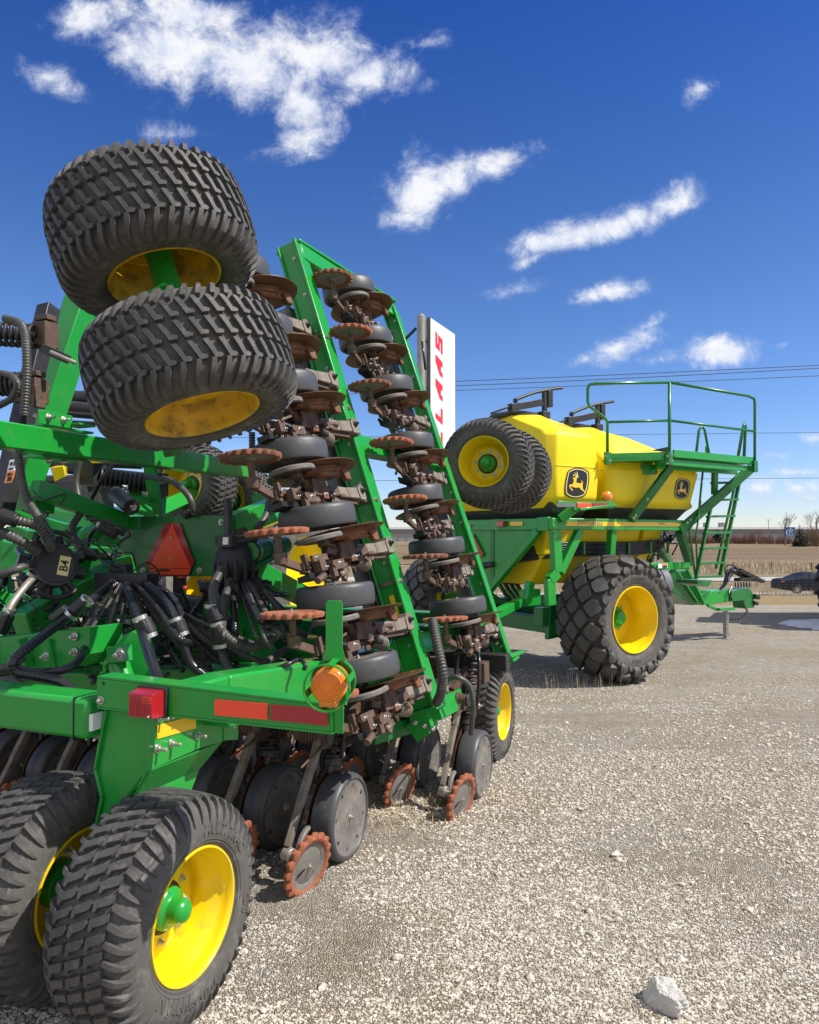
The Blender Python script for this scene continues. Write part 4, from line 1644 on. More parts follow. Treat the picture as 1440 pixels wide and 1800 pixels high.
def ground_unit(parent):
    """row unit on the ground: X forward, Y left, Z up, origin on the ground under the gauge wheel"""
    e = empty('row_unit', parent=parent)
    gauge_wheel_mb().build('gauge_wheel', None, e, mtx=Matrix.Translation((0, -.035, .235)) @ Matrix.Rotation(R(-90), 4, 'Z') @ Matrix.Rotation(R(20), 4, 'X') @ Matrix.Scale(1.07, 4))
    blade_mb().build('disc_blade', BLADE, e, mtx=Matrix.Translation((.02, .06, .235)) @ Matrix.Rotation(R(-86), 4, 'Z') @ Matrix.Rotation(R(4), 4, 'Y'))
    cw = Matrix.Translation((-.40, -.075, .152)) @ Matrix.Rotation(R(-90 - 12), 4, 'Z') @ Matrix.Rotation(R(10), 4, 'Y')
    closing_wheel_mb().build('closing_wheel', None, e, mtx=cw)
    press_wheel_mb().build('press_wheel', None, e, mtx=Matrix.Translation((-.21, .03, .13)) @ Matrix.Rotation(R(-90), 4, 'Z'))
    mb = MB()
    mb.mat(SILVER).cyl(cw @ V(-.15, 0, 0), cw @ V(-.005, 0, 0), .016, 14)
    mb.cyl(cw @ V(-.15, 0, -.0), cw @ V(-.105, 0, 0), .034, 18)
    a = cw @ V(-.135, 0, .01)
    pv = V(-.10, .03, .66)
    mid = V(-.20, .045, .46)
    mb.mat(CASTG).bar(a + V(0, 0, .02), V(-.265, .05, .37), .03, .036, up=V(1, 0, 1))
    mb.bar(V(-.27, .05, .36), V(-.175, .04, .52), .032, .045, up=V(1, 0, 0))
    mb.bar(V(-.18, .04, .51), pv, .034, .05, up=V(1, 0, 0))
    mb.mat(CAST).cyl(pv + V(0, -.05, 0), pv + V(0, .14, 0), .036, 16)
    mb.mat(BLACKST).cyl(pv + V(0, -.06, 0), pv + V(0, -.05, 0), .042, 18)
    mb.build('closing_arm', None, e, bev=.004)
    mb = MB()
    mb.coil(pv + V(0, 0, 0), pv + V(0, .11, 0), .044, .0055, 7)
    mb.tube([pv + V(.04, .0, 0), pv + V(-.02, -.02, -.05), pv + V(-.16, -.03, -.07), pv + V(-.24, -.03, -.09)], .0055, 6)
    mb.build('torsion_spring', CAST, e, ang=180)
    mb = MB()
    mb.mat(CAST).bar((.02, .05, .24), (.12, .06, .60), .045, .07, up=V(1, 0, 0))
    mb.bar((.10, .06, .58), (.46, .06, .72), .05, .075)
    mb.bar((-.12, .03, .62), (.16, .06, .58), .045, .055)
    mb.bar((-.06, .10, .70), (.12, .06, .80), .04, .05)
    mb.box((-.03, .06, .33), (.14, .03, .16))
    mb.mat(RUST2).box((-.12, .05, .20), (.10, .022, .14))
    mb.mat(CAST).box((.44, .06, .74), (.12, .10, .14))
    mb.cyl((.12, -.02, .58), (.12, .12, .58), .032, 14)
    mb.mat(RUST2).cyl((.12, -.022, .58), (.12, -.03, .58), .024, 14)
    mb.mat(ZINC).bolt((.12, -.03, .58), (0, -1, 0), .01, .01)
    mb.build('opener_arm', None, e, bev=.005)
    mb = MB()
    mb.mat(BLACKST).coil((.03, .03, .50), (.16, .03, .86), .047, .0105, 9)
    mb.mat(CAST).cyl((.0, .03, .44), (.18, .03, .90), .017, 10)
    mb.mat(BLACKST).cyl((.02, .03, .475), (.03, .03, .50), .055, 16).cyl((.16, .03, .86), (.172, .03, .885), .055, 16)
    mb.build('down_spring', None, e, ang=60)
    mb = MB()
    mb.tube([(-.06, .06, .28), (-.04, .08, .5), (.02, .10, .72), (.08, .1, .95), (.16, .1, 1.05)], .016, 8)
    mb.tube([(.03, -.02, .52), (.0, -.06, .7), (.05, -.05, .88), (.15, .0, .95)], .013, 8)
    mb.build('seed_hose', HOSE2, e, ang=180)
    return e

# ================================================================== the folded air seeder
FW = az(68)                     # the way the seeder faces
RT = az(-22)                    # its right-hand side
WING = V(-.315, .1275, 1).normalized()      # along a folded wing
drill = empty('air_seeder')
tag(drill, 'green folded disc drill with raised wheels, rusty toothed wheels and red warning triangle', 'air seeder')

# ---- wheels
WC = V(-.858, 2.585, .392)
wheel(drill, WC, RT, spin=R(12), size=(.86, .975))
wheel(drill, WC - RT * .49, RT, spin=R(40), size=(.86, .975))
wheel(drill, P(852, 1248, 5.6), RT, spin=R(70), size=(.86, .93))
UC = V(-.850, 2.87, 2.30)
w = wheel(drill, UC, WING, spin=R(20), rim='old', hub=False, roll_up=FW)
w2 = wheel(drill, UC + WING * .585, WING, spin=R(75), rim='deepold', hub=False, roll_up=FW)
# caster pair of the right wing, and of the left wing
CD = az(70) * -1 + V(0, 0, .05)
c1 = P(850, 811, 6.3)
wheel(drill, c1 - CD.normalized() * .17, CD, spin=R(10))
wheel(drill, c1 - CD.normalized() * .66 + V(.07, 0, 0), CD, spin=R(33))
c2 = P(318, 850, 6.5)
wheel(drill, c2 - CD.normalized() * .17, CD, spin=R(50))
wheel(drill, c2 - CD.normalized() * .66 + V(.10, 0, -.1), CD, spin=R(14))

# ---- green axle between the raised wheels
mb = MB()
mid = UC + WING * .30
mb.cyl(UC + WING * .12, UC + WING * .56, .052, 24)
mb.cyl(UC + WING * .53, UC + WING * .575, .062, 24)
mb.bar(UC + WING * .22 - FW * .16 + RT * .0, UC + WING * .22 + FW * .42, .17, .13, up=WING)
mb.bar(UC + WING * .285 - FW * .17, UC + WING * .285 + FW * .2, .20, .018, up=WING)
mb.build('raised_axle', GREEN, drill, bev=.008)
mb = MB()
mb.bar(UC + WING * .22 + FW * .38, P(302, 786, 4.45), .12, .12, up=WING)
mb.build('raised_axle_arm', GREEN, drill, bev=.008)

# ---- right wing: two leaning beams, cross beams, rock shafts
def wing_pt(px, py, Y):
    return P(px, py, Y)


b1a, b1b = P(752, 1243, 4.42), P(512, 436, 4.78)
b2a, b2b = P(888, 1162, 5.6), P(687, 548, 5.95)
wup = (b1b - b1a).normalized()
sd = (RT - wup * RT.dot(wup)).normalized()
fw = wup.cross(sd) * -1
if fw.dot(FW) < 0:
    fw = -fw
mb = MB()
for a, b, wd, dp in ((b1a, b1b, .135, .14), (b2a, b2b, .10, .12)):
    mb.bar(a, b, wd, dp, up=fw)
    # outer lip of the channel
    mb.bar(a + sd * (wd / 2 + .006) - fw * (dp / 2 + .012), b + sd * (wd / 2 + .006) - fw * (dp / 2 + .012), .022, .03, up=fw)
    mb.bar(a - sd * (wd / 2 - .012) - fw * (dp / 2 + .010), b - sd * (wd / 2 - .012) - fw * (dp / 2 + .010), .016, .022, up=fw)
mb.build_each('wing_beam', GREEN, drill, bev=.006)
mb = MB()
mb.bar(b1b + fw * .0 + wup * .02 - sd * .02, b2b + wup * .06 - sd * .02, .20, .022, up=wup)
mb.bar(b1b + wup * -.05 + sd * .06, b2b + wup * -.02 + sd * .04, .025, .12, up=wup)
mb.bar(b1a - wup * .03, b1a + fw * .45 - wup * .05, .14, .12, up=wup)
mb.bar(b2a + wup * .03 - fw * .1, b2a + wup * .01 + fw * .3, .18, .03, up=wup)
mb.bar(b1a.lerp(b1b, .55) + fw * .1, b2a.lerp(b2b, .55) - fw * .1, .08, .12, up=wup)
mb.bar(b1a.lerp(b1b, .12) + fw * .1, b2a.lerp(b2b, .10) - fw * .1, .10, .12, up=wup)
mb.build_each('wing_cross_beam', GREEN, drill, bev=.006)
# end plates and brackets
mb = MB()
mb.bar(b1a - wup * .005 - sd * .085, b1a - wup * .005 + sd * .095, .20, .02, up=wup)
mb.box((0, 0, 0), (.12, .11, .10), frame(b1a - wup * .07 - sd * .05, sd, z=wup))
mb.bar(b1a - wup * .05 - sd * .1 - fw * .04, b1a - wup * .16 - sd * .06 - fw * .04, .10, .02, up=fw)
mb.bar(b2a - wup * .005 - sd * .12, b2a - wup * .005 + sd * .09, .18, .022, up=wup)
mb.bar(b2a - wup * .02 - sd * .0, P(862, 1243, 5.72), .07, .03, up=sd)
mb.bar(P(815, 1185, 5.6), P(885, 1175, 5.5), .08, .05, up=UP)
for q in (.585, .655):
    c = b1a.lerp(b1b, q) - fw * .085
    mb.box((0, 0, 0), (.20, .02, .12), frame(c - sd * .02, sd, z=wup))
    mb.box((0, 0, 0), (.09, .05, .06), frame(c - sd * .13 - wup * .04, sd, z=wup))
    mb.box((0, 0, 0), (.06, .06, .16), frame(c + sd * .05 + wup * .02, sd, z=wup))
mb.mat(GREEN)
mb.mat(ZINC)
for q in (.56, .6, .655, .69):
    mb.bolt(b1a.lerp(b1b, q) - fw * .10 - sd * (.03 if q < .65 else .10), -fw, .013, .016)
for q in (.02, .05):
    mb.bolt(b2a.lerp(b2b, q) - fw * .07, -fw, .012, .014)
for k in range(3):
    mb.bolt(b1a - wup * (.06 + .03 * k) - fw * .062 - sd * (.08 - .05 * k), -fw, .011, .014)
mb.build_each('wing_bracket', None, drill, bev=.004)
# arm that carries the caster pair
mb = MB()
ca = c1 - CD.normalized() * .41
mb.cyl(c1 - CD.normalized() * .30, c1 - CD.normalized() * .54, .05, 18)
cb = ca - RT * .58 + FW * .05
mb.bar(ca, cb, .10, .12, up=UP)
mb.bar(cb, b2a.lerp(b2b, .56) + fw * .05, .10, .12, up=UP)
mb.build('caster_arm', GREEN, drill, bev=.006)
mb = MB()
mb.cyl(c2 - CD.normalized() * .30, c2 - CD.normalized() * .54, .05, 18)
mb.bar(c2 - CD.normalized() * .41, P(262, 905, 5.9), .10, .12, up=FW)
mb.build('caster_arm', GREEN, drill, bev=.006)
# feed hoses and their ties along the beams
mb = MB()
for (a_, b_) in ((b1a, b1b), (b2a, b2b)):
    for o in (.015, .04):
        pts = []
        for i in range(9):
            q = a_.lerp(b_, .06 + .86 * i / 8)
            pts.append(q - sd * (.09 + o + .012 * math.sin(i * 1.7 + o * 90)) - fw * (.055 + .012 * math.cos(i * 2.1)))
        mb.tube(pts, .011, 8)
mb.build_each('beam_hose', HOSE, drill, ang=180)
mb = MB()
for (a_, b_) in ((b1a, b1b), (b2a, b2b)):
    for i in range(12):
        q = a_.lerp(b_, .04 + .92 * i / 11)
        mb.bolt(q + sd * .03 - fw * .072, -fw, .0075, .006)
mb.build_each('beam_bolt', ZINC, drill)
# dangling pin near the top of the front beam
mb = MB()
mb.cyl(b2b.lerp(b2a, .09) + sd * .05, b2b.lerp(b2a, .075) + sd * .16, .012, 10)
mb.build('lock_pin', BLACKST, drill)
mb = MB()
for a, b, off in ((b1a, b1b, .17), (b2a, b2b, .14)):
    mb.bar(a - sd * off + fw * .02 - wup * .02, b.lerp(a, .12) - sd * off + fw * .02, .095, .095, up=fw)
mb.build_each('rock_shaft', GREYSTEEL, drill, bev=.008)
mb = MB()
for q in (.25, .42, .62, .78):
    mb.lathe([(-.012, .075), (.0, .085), (.012, .075)], frame(b1a.lerp(b1b, q) - fw * .02, wup, z=fw), 20)
mb.build_each('hose_clip', CASTG, drill)
# bearing and clamp near the foot of the rear beam
mb = MB()
c = b1a.lerp(b1b, .135) - sd * .17
mb.mat(BLACKST)
for k in range(3):
    mb.lathe([(-.012, .06), (-.012, .10 - .012 * k), (.012, .10 - .012 * k), (.012, .06)], frame(c - wup * (.035 * k), wup, z=fw), 24)
mb.bar(c + wup * .05 - fw * .07, c + wup * .05 + sd * .22 - fw * .07, .05, .014, up=wup)
mb.box((0, 0, 0), (.12, .03, .08), frame(b1a.lerp(b1b, .155) - fw * .10 + sd * .02, sd, z=wup))
c = b2a.lerp(b2b, .05) - sd * .14
for k in range(4):
    mb.lathe([(-.012, .06), (-.012, .12 - .012 * k), (.012, .12 - .012 * k), (.012, .06)], frame(c - wup * (.03 * k), wup, z=fw), 24)
mb.box((0, 0, 0), (.16, .03, .07), frame(b2a.lerp(b2b, .07) - fw * .09 - sd * .03, sd, z=wup))
mb.mat(ZINC).bolt(b1a.lerp(b1b, .155) - fw * .116 + sd * .05, -fw, .016, .014).bolt(b2a.lerp(b2b, .07) - fw * .11 + sd * .02, -fw, .014, .014)
mb.build_each('shaft_bearing', None, drill, bev=.003)
mb = MB()
mb.box((0, 0, 0), (.030, .006, .22), frame(b1a.lerp(b1b, .19) + sd * .02 - fw * .094, sd, z=wup))
mb.build('warning_strip', YTAPE, drill)

# ---- row units of the folded right wing
FWU = az(62)
xw = (FWU - WING * FWU.dot(WING)).normalized()
xw2 = (az(72) - WING * az(72).dot(WING)).normalized()


def unit_frame(p, tilt=0):
    return frame(p, xw, z=WING) @ Matrix.Rotation(R(tilt), 4, 'X')


r1 = [(573, 1222), (513, 1080), (487, 935), (440, 803), (416, 684), (366, 572), (332, 458)]
RUSTB = mat('dark brown rust', (.22, .085, .045), .85, var=(.13, .055, .035), vscale=24, vamt=.8, bump=.5, bscale=120, dust=(.34, .15, .08), dscale=30, dlo=.55, dhi=.8)
RUSTC = mat('brown boot rust', (.17, .068, .028), .66, var=(.085, .04, .02), vscale=12, vamt=.9, bump=.35, bscale=90, dust=(.30, .125, .045), dscale=19, dlo=.5, dhi=.75)
u0 = wing_unit(drill)
u1 = wing_unit(drill, RUSTB, RUSTC)
u2 = wing_unit(drill, RUSTY, RUSTC)
kinds = [u0, u1, u2]
fresh = {u0, u1, u2}


def take(k):
    u = kinds[k]
    if u in fresh:
        fresh.discard(u)
        return u
    return dup(u, drill)


for i, (px, py) in enumerate(r1):
    Y = 3.40 + .055 * i
    u = take((0, 2, 0, 1, 2, 1, 1)[i])
    u.matrix_local = unit_frame(P(px, py, Y), (-2, 2.5, 0, -1.5, 2, 0, 1.5)[i]) @ Matrix.Rotation(R((3, -2, 0, 3, -1, -2, 2)[i]), 4, 'Z') @ Matrix.Rotation(R((0, 2, -1.5, 1, -2, 1, 0)[i]), 4, 'Y')
r2 = [(782, 1088), (748, 978), (712, 878), (688, 778), (650, 678), (617, 583), (583, 490)]
for i, (px, py) in enumerate(r2):
    u = take((0, 1, 2, 0, 1, 2, 1)[i])
    xw = xw2
    u.matrix_local = unit_frame(P(px, py, 4.55 + .05 * i), (0, 2, -2, 1.5, -1, 2, -1.5)[i]) @ Matrix.Rotation(R((-3, 0, 2, -1, -2.5, 2, 0)[i]), 4, 'Z') @ Matrix.Rotation(R((1, -1.5, 0, 2, -1, 0, 1.5)[i]), 4, 'Y') @ Matrix.Scale(.93, 4)

# ---- row units standing on the ground
g0 = ground_unit(drill)
first = True
mrow = Matrix((FW, -RT, UP)).transposed().to_4x4()
rear = [(-.384 - .927 * .381 * k, 3.84 + .375 * .381 * k) for k in range(0, 7)]
front = [(.385, 4.78), (.045, 4.97)] + [(.045 - .927 * .381 * k, 4.97 + .375 * .381 * k) for k in range(1, 6)]
for i, (x, y) in enumerate(rear + front):
    u = g0 if i == 0 else dup(g0, drill)
    m = mrow.copy()
    m.translation = V(x, y, 0 if i < 7 else -.03)
    u.matrix_local = m @ Matrix.Rotation(R((0, -3, 2, 1, -2, 0, 1)[i % 7]), 4, 'Z')

# ---- rear frame, light bar, wheel leg
E = P(585, 1262, 2.30)                       # right-hand end of the light bar


def bar_at(px):
    """point of the light bar seen at this column"""
    k = (px - 720) / 1300
    s = (E.x - k * E.y) / (RT.x - k * RT.y) * -1
    p = E + RT * s
    return p


B0, B1 = bar_at(178), bar_at(588)
mb = MB()
mb.hexa([B0 + UP * .055 - FW * .01, B0 - UP * .045 - FW * .01, B1 - UP * .040 - FW * .01, B1 + UP * .036 - FW * .01],
        [B0 + UP * .055 + FW * .012, B0 - UP * .045 + FW * .012, B1 - UP * .040 + FW * .012, B1 + UP * .036 + FW * .012])
mb.hexa([B0 + UP * .056 - FW * .01, B1 + UP * .037 - FW * .01, B1 + UP * .045 - FW * .01, B0 + UP * .064 - FW * .01],
        [B0 + UP * .056 + FW * .07, B1 + UP * .037 + FW * .06, B1 + UP * .045 + FW * .06, B0 + UP * .064 + FW * .07])
mb.hexa([B0 - UP * .052 - FW * .01, B1 - UP * .049 - FW * .01, B1 - UP * .041 - FW * .01, B0 - UP * .046 - FW * .01],
        [B0 - UP * .052 + FW * .05, B1 - UP * .049 + FW * .045, B1 - UP * .041 + FW * .045, B0 - UP * .046 + FW * .05])
mb.mat(GREEN)
mb.mat(ZINC).bolt(B0 + RT * .02 - UP * .02 - FW * .011, -FW, .010, .008).bolt(B0 + RT * .27 - UP * .04 - FW * .011, -FW, .008, .006)
mb.mat(BLACK).cyl(B0 + RT * .03 + UP * .04 - FW * .012, B0 + RT * .03 + UP * .04 - FW * .0105, .006, 12)
mb.mats = [GREEN, ZINC, BLACK]
mb.build('light_bar', None, drill, bev=.003)


def on_bar(px, py, out=.012):
    return PL(px, py, E - FW * out, FW)


def strip(name, quad, m, th=.003):
    mb = MB()
    a = [on_bar(x, y, .0125) for x, y in quad]
    mb.hexa(a, [p - FW * th for p in a])
    return mb.build(name, m, drill)


strip('red_reflector', [(378, 1229), (471, 1236.5), (471, 1265), (378, 1257)], RED)
strip('red_reflector', [(476, 1238), (577, 1246), (577, 1276), (476, 1266)], RED2)
# tail lamp
mb = MB()
c = on_bar(268, 1233, .02)
m = frame(c, RT, z=UP)
mb.mat(BLACKST).box((0, .008, 0), (.122, .03, .100), m)
mb.mat(REDLENS)
mb.hexa([m @ V(-.055, -.004, -.044), m @ V(.055, -.004, -.044), m @ V(.055, -.004, .044), m @ V(-.055, -.004, .044)],
        [m @ V(-.050, -.058, -.042), m @ V(.048, -.058, -.042), m @ V(.048, -.058, .036), m @ V(-.050, -.058, .036)])
for i in range(11):
    mb.box((-.043 + .0085 * i, -.0585, -.003), (.0038, .0022, .074), m)
mb.mat(RED)
for i in range(6):
    for j in range(4):
        mb.box((.012 + .0065 * i, -.0598, .008 + .0065 * j), (.004, .002, .004), m)
mb.mat(ZINC).bolt(m @ V(.036, -.058, -.036), m.to_3x3() @ V(0, -1, 0), .004, .004)
mb.build('tail_lamp', None, drill, bev=.005)

# main tubes
mb = MB()
t0 = P(182, 1258, 2.70)
mb.bar(t0, t0 - RT * 2.2, .15, .145)
mb.build('rear_tube', GREEN, drill, bev=.018)
mb = MB()
mb.bar(t0 - RT * .062 - FW * .0, t0 - RT * .066, .156, .151)
mb.build('tube_seam', BLACK, drill)
mb = MB()
q0, q1, q2 = P(322, 1209, 2.62), P(405, 1187, 2.80), P(604, 1156, 3.78)
dn = V(0, 0, -.20)
bk = az(158) * .13
mb.hexa([q1, q2, q2 + dn, q1 + dn], [p + bk for p in (q1, q2, q2 + dn, q1 + dn)])
mb.hexa([q0, q1 - FW * .004, q1 - FW * .004 + dn * .6, q0 + dn * .25], [p + bk * .9 for p in (q0, q1 - FW * .004, q1 - FW * .004 + dn * .6, q0 + dn * .25)])
mb.bar(q2 + dn * .5 + bk * .5 - FW * .02, q2 + dn * .5 + bk * .5 + FW * 1.2, .12, .18)
mb.build('wheel_arm', GREEN, drill, bev=.012)

# the leg that carries the dual wheel
Q = bar_at(265) + FW * .03 - UP * .06
K = lambda px, py, o=0: PL(px, py, Q + RT * o, RT)
S = lambda px, py, o=0: PL(px, py, Q + FW * o, FW)
mb = MB()
up = [(264, 1256), (416, 1268), (416, 1296), (392, 1304), (352, 1316), (258, 1358)]
a = [K(x, y) for x, y in up]
mb.hexa(a, [p - RT * .012 for p in a])
ridge = [(258, 1357), (392, 1303), (352, 1352), (238, 1402)]
a = [K(ridge[0][0], ridge[0][1]), K(ridge[1][0], ridge[1][1]), K(ridge[2][0], ridge[2][1], -.06), K(ridge[3][0], ridge[3][1], -.06)]
mb.hexa(a, [p - RT * .012 for p in a])
low = [(238, 1401), (352, 1351), (318, 1440), (190, 1470)]
a = [K(x, y, -.06) for x, y in low]
b = K(318, 1440, -.06)
mb.hexa(a, [p - RT * .012 for p in a])
# rear-facing cover
co = [(188, 1247), (264, 1256), (258, 1356), (213, 1415), (200, 1452), (168, 1462), (180, 1402), (169, 1352)]
a = [S(x, y) for x, y in co]
mb.hexa(a, [p + FW * .012 for p in a])
a = [S(258, 1356), S(213, 1415), S(200, 1452)]
mb.hexa([S(258, 1356), S(213, 1415), S(213, 1415) + FW * .1, S(258, 1356) + FW * .1], [q + RT * .01 for q in (S(258, 1356), S(213, 1415), S(213, 1415) + FW * .1, S(258, 1356) + FW * .1)])
# raised edge on the cover's outer side
ed = [(188, 1247), (169, 1352), (181, 1402), (168, 1462)]
for (x0, y0), (x1, y1) in zip(ed, ed[1:]):
    mb.bar(S(x0, y0, -.005), S(x1, y1, -.005), .012, .02, up=FW)
# leg core and axle between the tyres
ax = WC - RT * .25
mb.bar(Q - RT * .13 + FW * .16 - UP * .02, ax + UP * .02 + FW * .03, .10, .15, up=FW)
mb.cyl(ax - RT * .26, ax + RT * .26, .055, 24)
mb.cyl(ax - RT * .10, ax - RT * .06, .10, 24)
mb.cyl(WC - RT * .50, WC - RT * .42, .085, 24)
mb.build('wheel_leg', GREEN, drill, bev=.004)
mb = MB()
for (x, y, r) in ((277, 1316, .013), (302, 1307, .013), (347, 1293, .013), (281, 1262, .012), (305, 1257, .012)):
    mb.bolt(K(x, y, .001), RT, r * .85, .03)
mb.bolt(K(401, 1277, .001), RT, .010, .022)
mb.build_each('leg_bolt', ZINC, drill, bev=.001)
mb = MB()
a = [K(x, y, .0015) for x, y in ((276, 1275), (344, 1257), (344, 1280), (276, 1299))]
mb.hexa(a, [p + RT * .002 for p in a])
mb.build('yellow_reflector', YTAPE, drill)
mb = MB()
a = [on_bar(x, y, -.03) for x, y in ((174, 1251), (182, 1250), (182, 1279), (174, 1280))]
mb.hexa(a, [p - FW * .05 for p in a])
mb.build('paper_tag', WHITE, drill)
mb = MB()
a = [K(390, 1262, -.001), K(417, 1264, -.001), K(417, 1300, -.001), K(392, 1302, -.001)]
mb.hexa(a, [p + RT * .006 for p in a])
mb.build('leg_flange', GREEN, drill, bev=.002)

# amber lamp with its cage and paddle
lc = on_bar(580, 1203, .075)
m = frame(lc, az(-94), z=UP)
lamp = empty('amber_lamp', parent=drill, mtx=m)
mb = MB()
mb.lathe([(-.05, .052), (.026, .054), (.034, .051), (.038, .038), (.040, .018), (.0405, .0001)], seg=40)
for r in (.012, .019, .026, .033, .040):
    q = .0395 - (r / .047) ** 3 * .0035
    mb.lathe([(q, r - .0028), (q + .0042, r), (q, r + .0028)], seg=36)
mb.box((.012, 0, -.052), (.05, .05, .016))
mb.build('lens', AMBER, lamp, bev=.002)
mb = MB()
# slotted guard: two hoops joined by bars
for x0 in (.052, -.06):
    mb.lathe([(x0 - .010, .066), (x0 + .010, .066), (x0 + .010, .0695), (x0 - .010, .0695)], seg=40, closed=True)
for k in range(6):
    an = 2 * math.pi * k / 6 + .35
    d = V(0, math.cos(an), math.sin(an))
    mb.bar(V(.05, 0, 0) + d * .0678, V(-.06, 0, 0) + d * .0678, .019, .0032, up=d)
mb.lathe([(-.066, .0695), (-.066, .0001)], seg=36)
mb.build('lamp_guard', GREEN, lamp)
mb = MB()
pp = [(-.036, .062), (.036, .062), (.026, .10), (.026, .236), (.020, .245), (-.020, .245), (-.026, .236), (-.026, .10)]
mb.prism([(-x, z) for x, z in pp], .002, Matrix(((0, 0, 1, -.05), (1, 0, 0, .004), (0, 1, 0, 0), (0, 0, 0, 1))))
mb.build('paddle', GREEN, lamp, bev=.001)
mb = MB()
mb.bar(lc + FW * .05 - UP * .07, lc + FW * .06 - UP * .01, .06, .012, up=FW)
mb.bar(bar_at(588) + RT * .004 + UP * .06, bar_at(588) + RT * .004 - UP * .045, .06, .004, up=FW)
mb.build_each('lamp_bracket', GREEN, drill, bev=.002)

# ---- warning triangle on its plate
PC = P(305, 960, 4.7)
T = lambda px, py, o=0: PL(px, py, PC - FW * o, FW)
mb = MB()
a = [T(x, y) for x, y in ((213, 908), (401, 906), (398, 1013), (213, 1014))]
mb.hexa(a, [p + FW * .012 for p in a])
mb.mat(GREEN2)
mb.mat(ZINC)
for x, y, r in ((222, 921, .013), (389, 918, .013), (252, 1003, .014), (351, 1003, .014), (379, 998, .014)):
    mb.bolt(T(x, y, .001), -FW, r, .008)
mb.bolt(T(219, 997, .001), -FW, .026, .03)
mb.mats = [GREEN2, ZINC]
mb.build('sign_plate', None, drill)
tri = empty('warning_triangle', parent=drill)
mb = MB()
hx = [(291, 919.5), (316, 919.5), (342, 988), (331, 1011.5), (266, 1011.5), (257, 988)]
a = [T(x, y, .012) for x, y in hx]
mb.hexa(a, [p - FW * .004 for p in a])
mb.build('border', RED2, tri)
mb = MB()
a = [T(x, y, .0175) for x, y in ((302.5, 921), (336, 998.5), (262, 998.5))]
mb.hexa(a, [p - FW * .002 for p in a])
mb.build('triangle', RED, tri)
mb = MB()
a = [T(x, y, .0165) for x, y in ((263, 1000), (336, 1000), (331.5, 1010), (267, 1010))]
mb.hexa(a, [p - FW * .001 for p in a])
mb.build('lower_band', RED, tri)
mb = MB()
mb.bolt(T(300, 945, .02), -FW, .006, .004).bolt(T(299, 985, .02), -FW, .006, .004)
mb.build_each('rivet', ZINC, tri)

# ---- left wing, seen behind the raised wheels
mb = MB()
l0, l1 = P(20, 905, 4.6), P(152, 515, 4.95)
mb.bar(l0, l1, .175, .17, up=FW)
mb.bar(P(65, 862, 4.4), P(60, 900, 4.4), .16, .15, up=FW)
mb.build('wing_post', GREEN, drill, bev=.006)
mb = MB()
k0, k1 = P(-60, 757, 3.3), P(432, 827, 5.9)
mb.bar(k0, k1, .13, .125)
mb.build('wing_cross_tube', GREEN, drill, bev=.008)
mb = MB()
for x in (88, 112):
    pass
m = frame(P(105, 752, 4.0), FW, z=UP)
mb.box((0, 0, -.01), (.34, .14, .012), m)
mb.box((-.03, 0, .035), (.22, .012, .085), m)
mb.box((.13, .0, .03), (.12, .13, .012), m)
mb.box((-.02, 0, -.17), (.30, .14, .012), m)
mb.mat(GREEN)
mb.mat(ZINC)
for x in (-.08, .02):
    mb.bolt(m @ V(x, -.008, .045), RT, .014, .03)
    mb.bolt(m @ V(x, -.008, -.185), RT, .012, .02)
mb.mats = [GREEN, ZINC]
mb.build('post_clamp', None, drill, bev=.003)
mb = MB()
g0_, g1_ = P(2, 900, 4.2), P(86, 540, 4.6)
mb.bar(g0_, g1_, .10, .10, up=FW)
mb.build('left_rock_shaft', BLACKST, drill, bev=.006)
mb = MB()
m = frame(P(22, 828, 4.08), g1_ - g0_, y=FW)
lean = (g1_ - g0_).normalized()
lat = lean.cross(FW).normalized()
lat = lat if lat.x > 0 else -lat
c = P(20, 828, 4.1)
mb.mat(WHITE)
q = [c + lean * .07 - lat * .030, c + lean * .07 + lat * .030, c - lean * .0 + lat * .030, c - lean * .0 - lat * .030]
mb.hexa(q, [p - FW * .003 for p in q])
mb.mat(AMBER)
q = [c - lat * .030, c + lat * .030, c - lean * .07 + lat * .030, c - lean * .07 - lat * .030]
mb.hexa(q, [p - FW * .003 for p in q])
mb.mat(BLACK)
for (a0, a1, b0, b1) in ((.055, .035, -.02, .0), (.06, .03, .008, .018), (.02, .008, -.02, .012), (-.01, -.03, -.02, .005), (-.035, -.06, -.012, .02), (-.015, -.028, .01, .02)):
    q = [c + lean * a0 + lat * b0, c + lean * a0 + lat * b1, c + lean * a1 + lat * b1, c + lean * a1 + lat * b0]
    mb.hexa([p - FW * .003 for p in q], [p - FW * .0045 for p in q])
mb.build('warning_sticker', None, drill)
mb = MB()
for (x0, y0, x1, y1, Y) in ((-70, 582, 66, 592, 4.25), (-70, 672, 42, 676, 4.2)):
    mb.mat(BLACKST).coil(P(x0, y0, Y), P(x1, y1, Y), .062, .011, 13)
    mb.cyl(P(x0, y0, Y), P(x1, y1, Y), .030, 12)
for (x, y, Y) in ((80, 590, 4.3), (62, 688, 4.25)):
    m = frame(P(x, y, Y), RT, z=UP)
    mb.mat(CAST).box((0, 0, 0), (.09, .12, .14), m)
    mb.box((-.06, -.02, -.05), (.14, .10, .03), m)
    mb.box((.03, -.03, .09), (.10, .07, .03), m)
    mb.box((.06, -.03, -.02), (.03, .08, .17), m)
    mb.box((-.08, 0, .06), (.08, .09, .02), m)
mb.mat(BLACKST).bar(P(75, 612, 4.2), P(120, 632, 4.2), .05, .05)
mb.mat(SILVER).cyl(P(88, 618, 4.12), P(133, 638, 4.12), .012, 8).cyl(P(60, 730, 4.2), P(85, 740, 4.1), .012, 8)
mb.build_each('left_wing_spring', None, drill, bev=.004)
mb = MB()
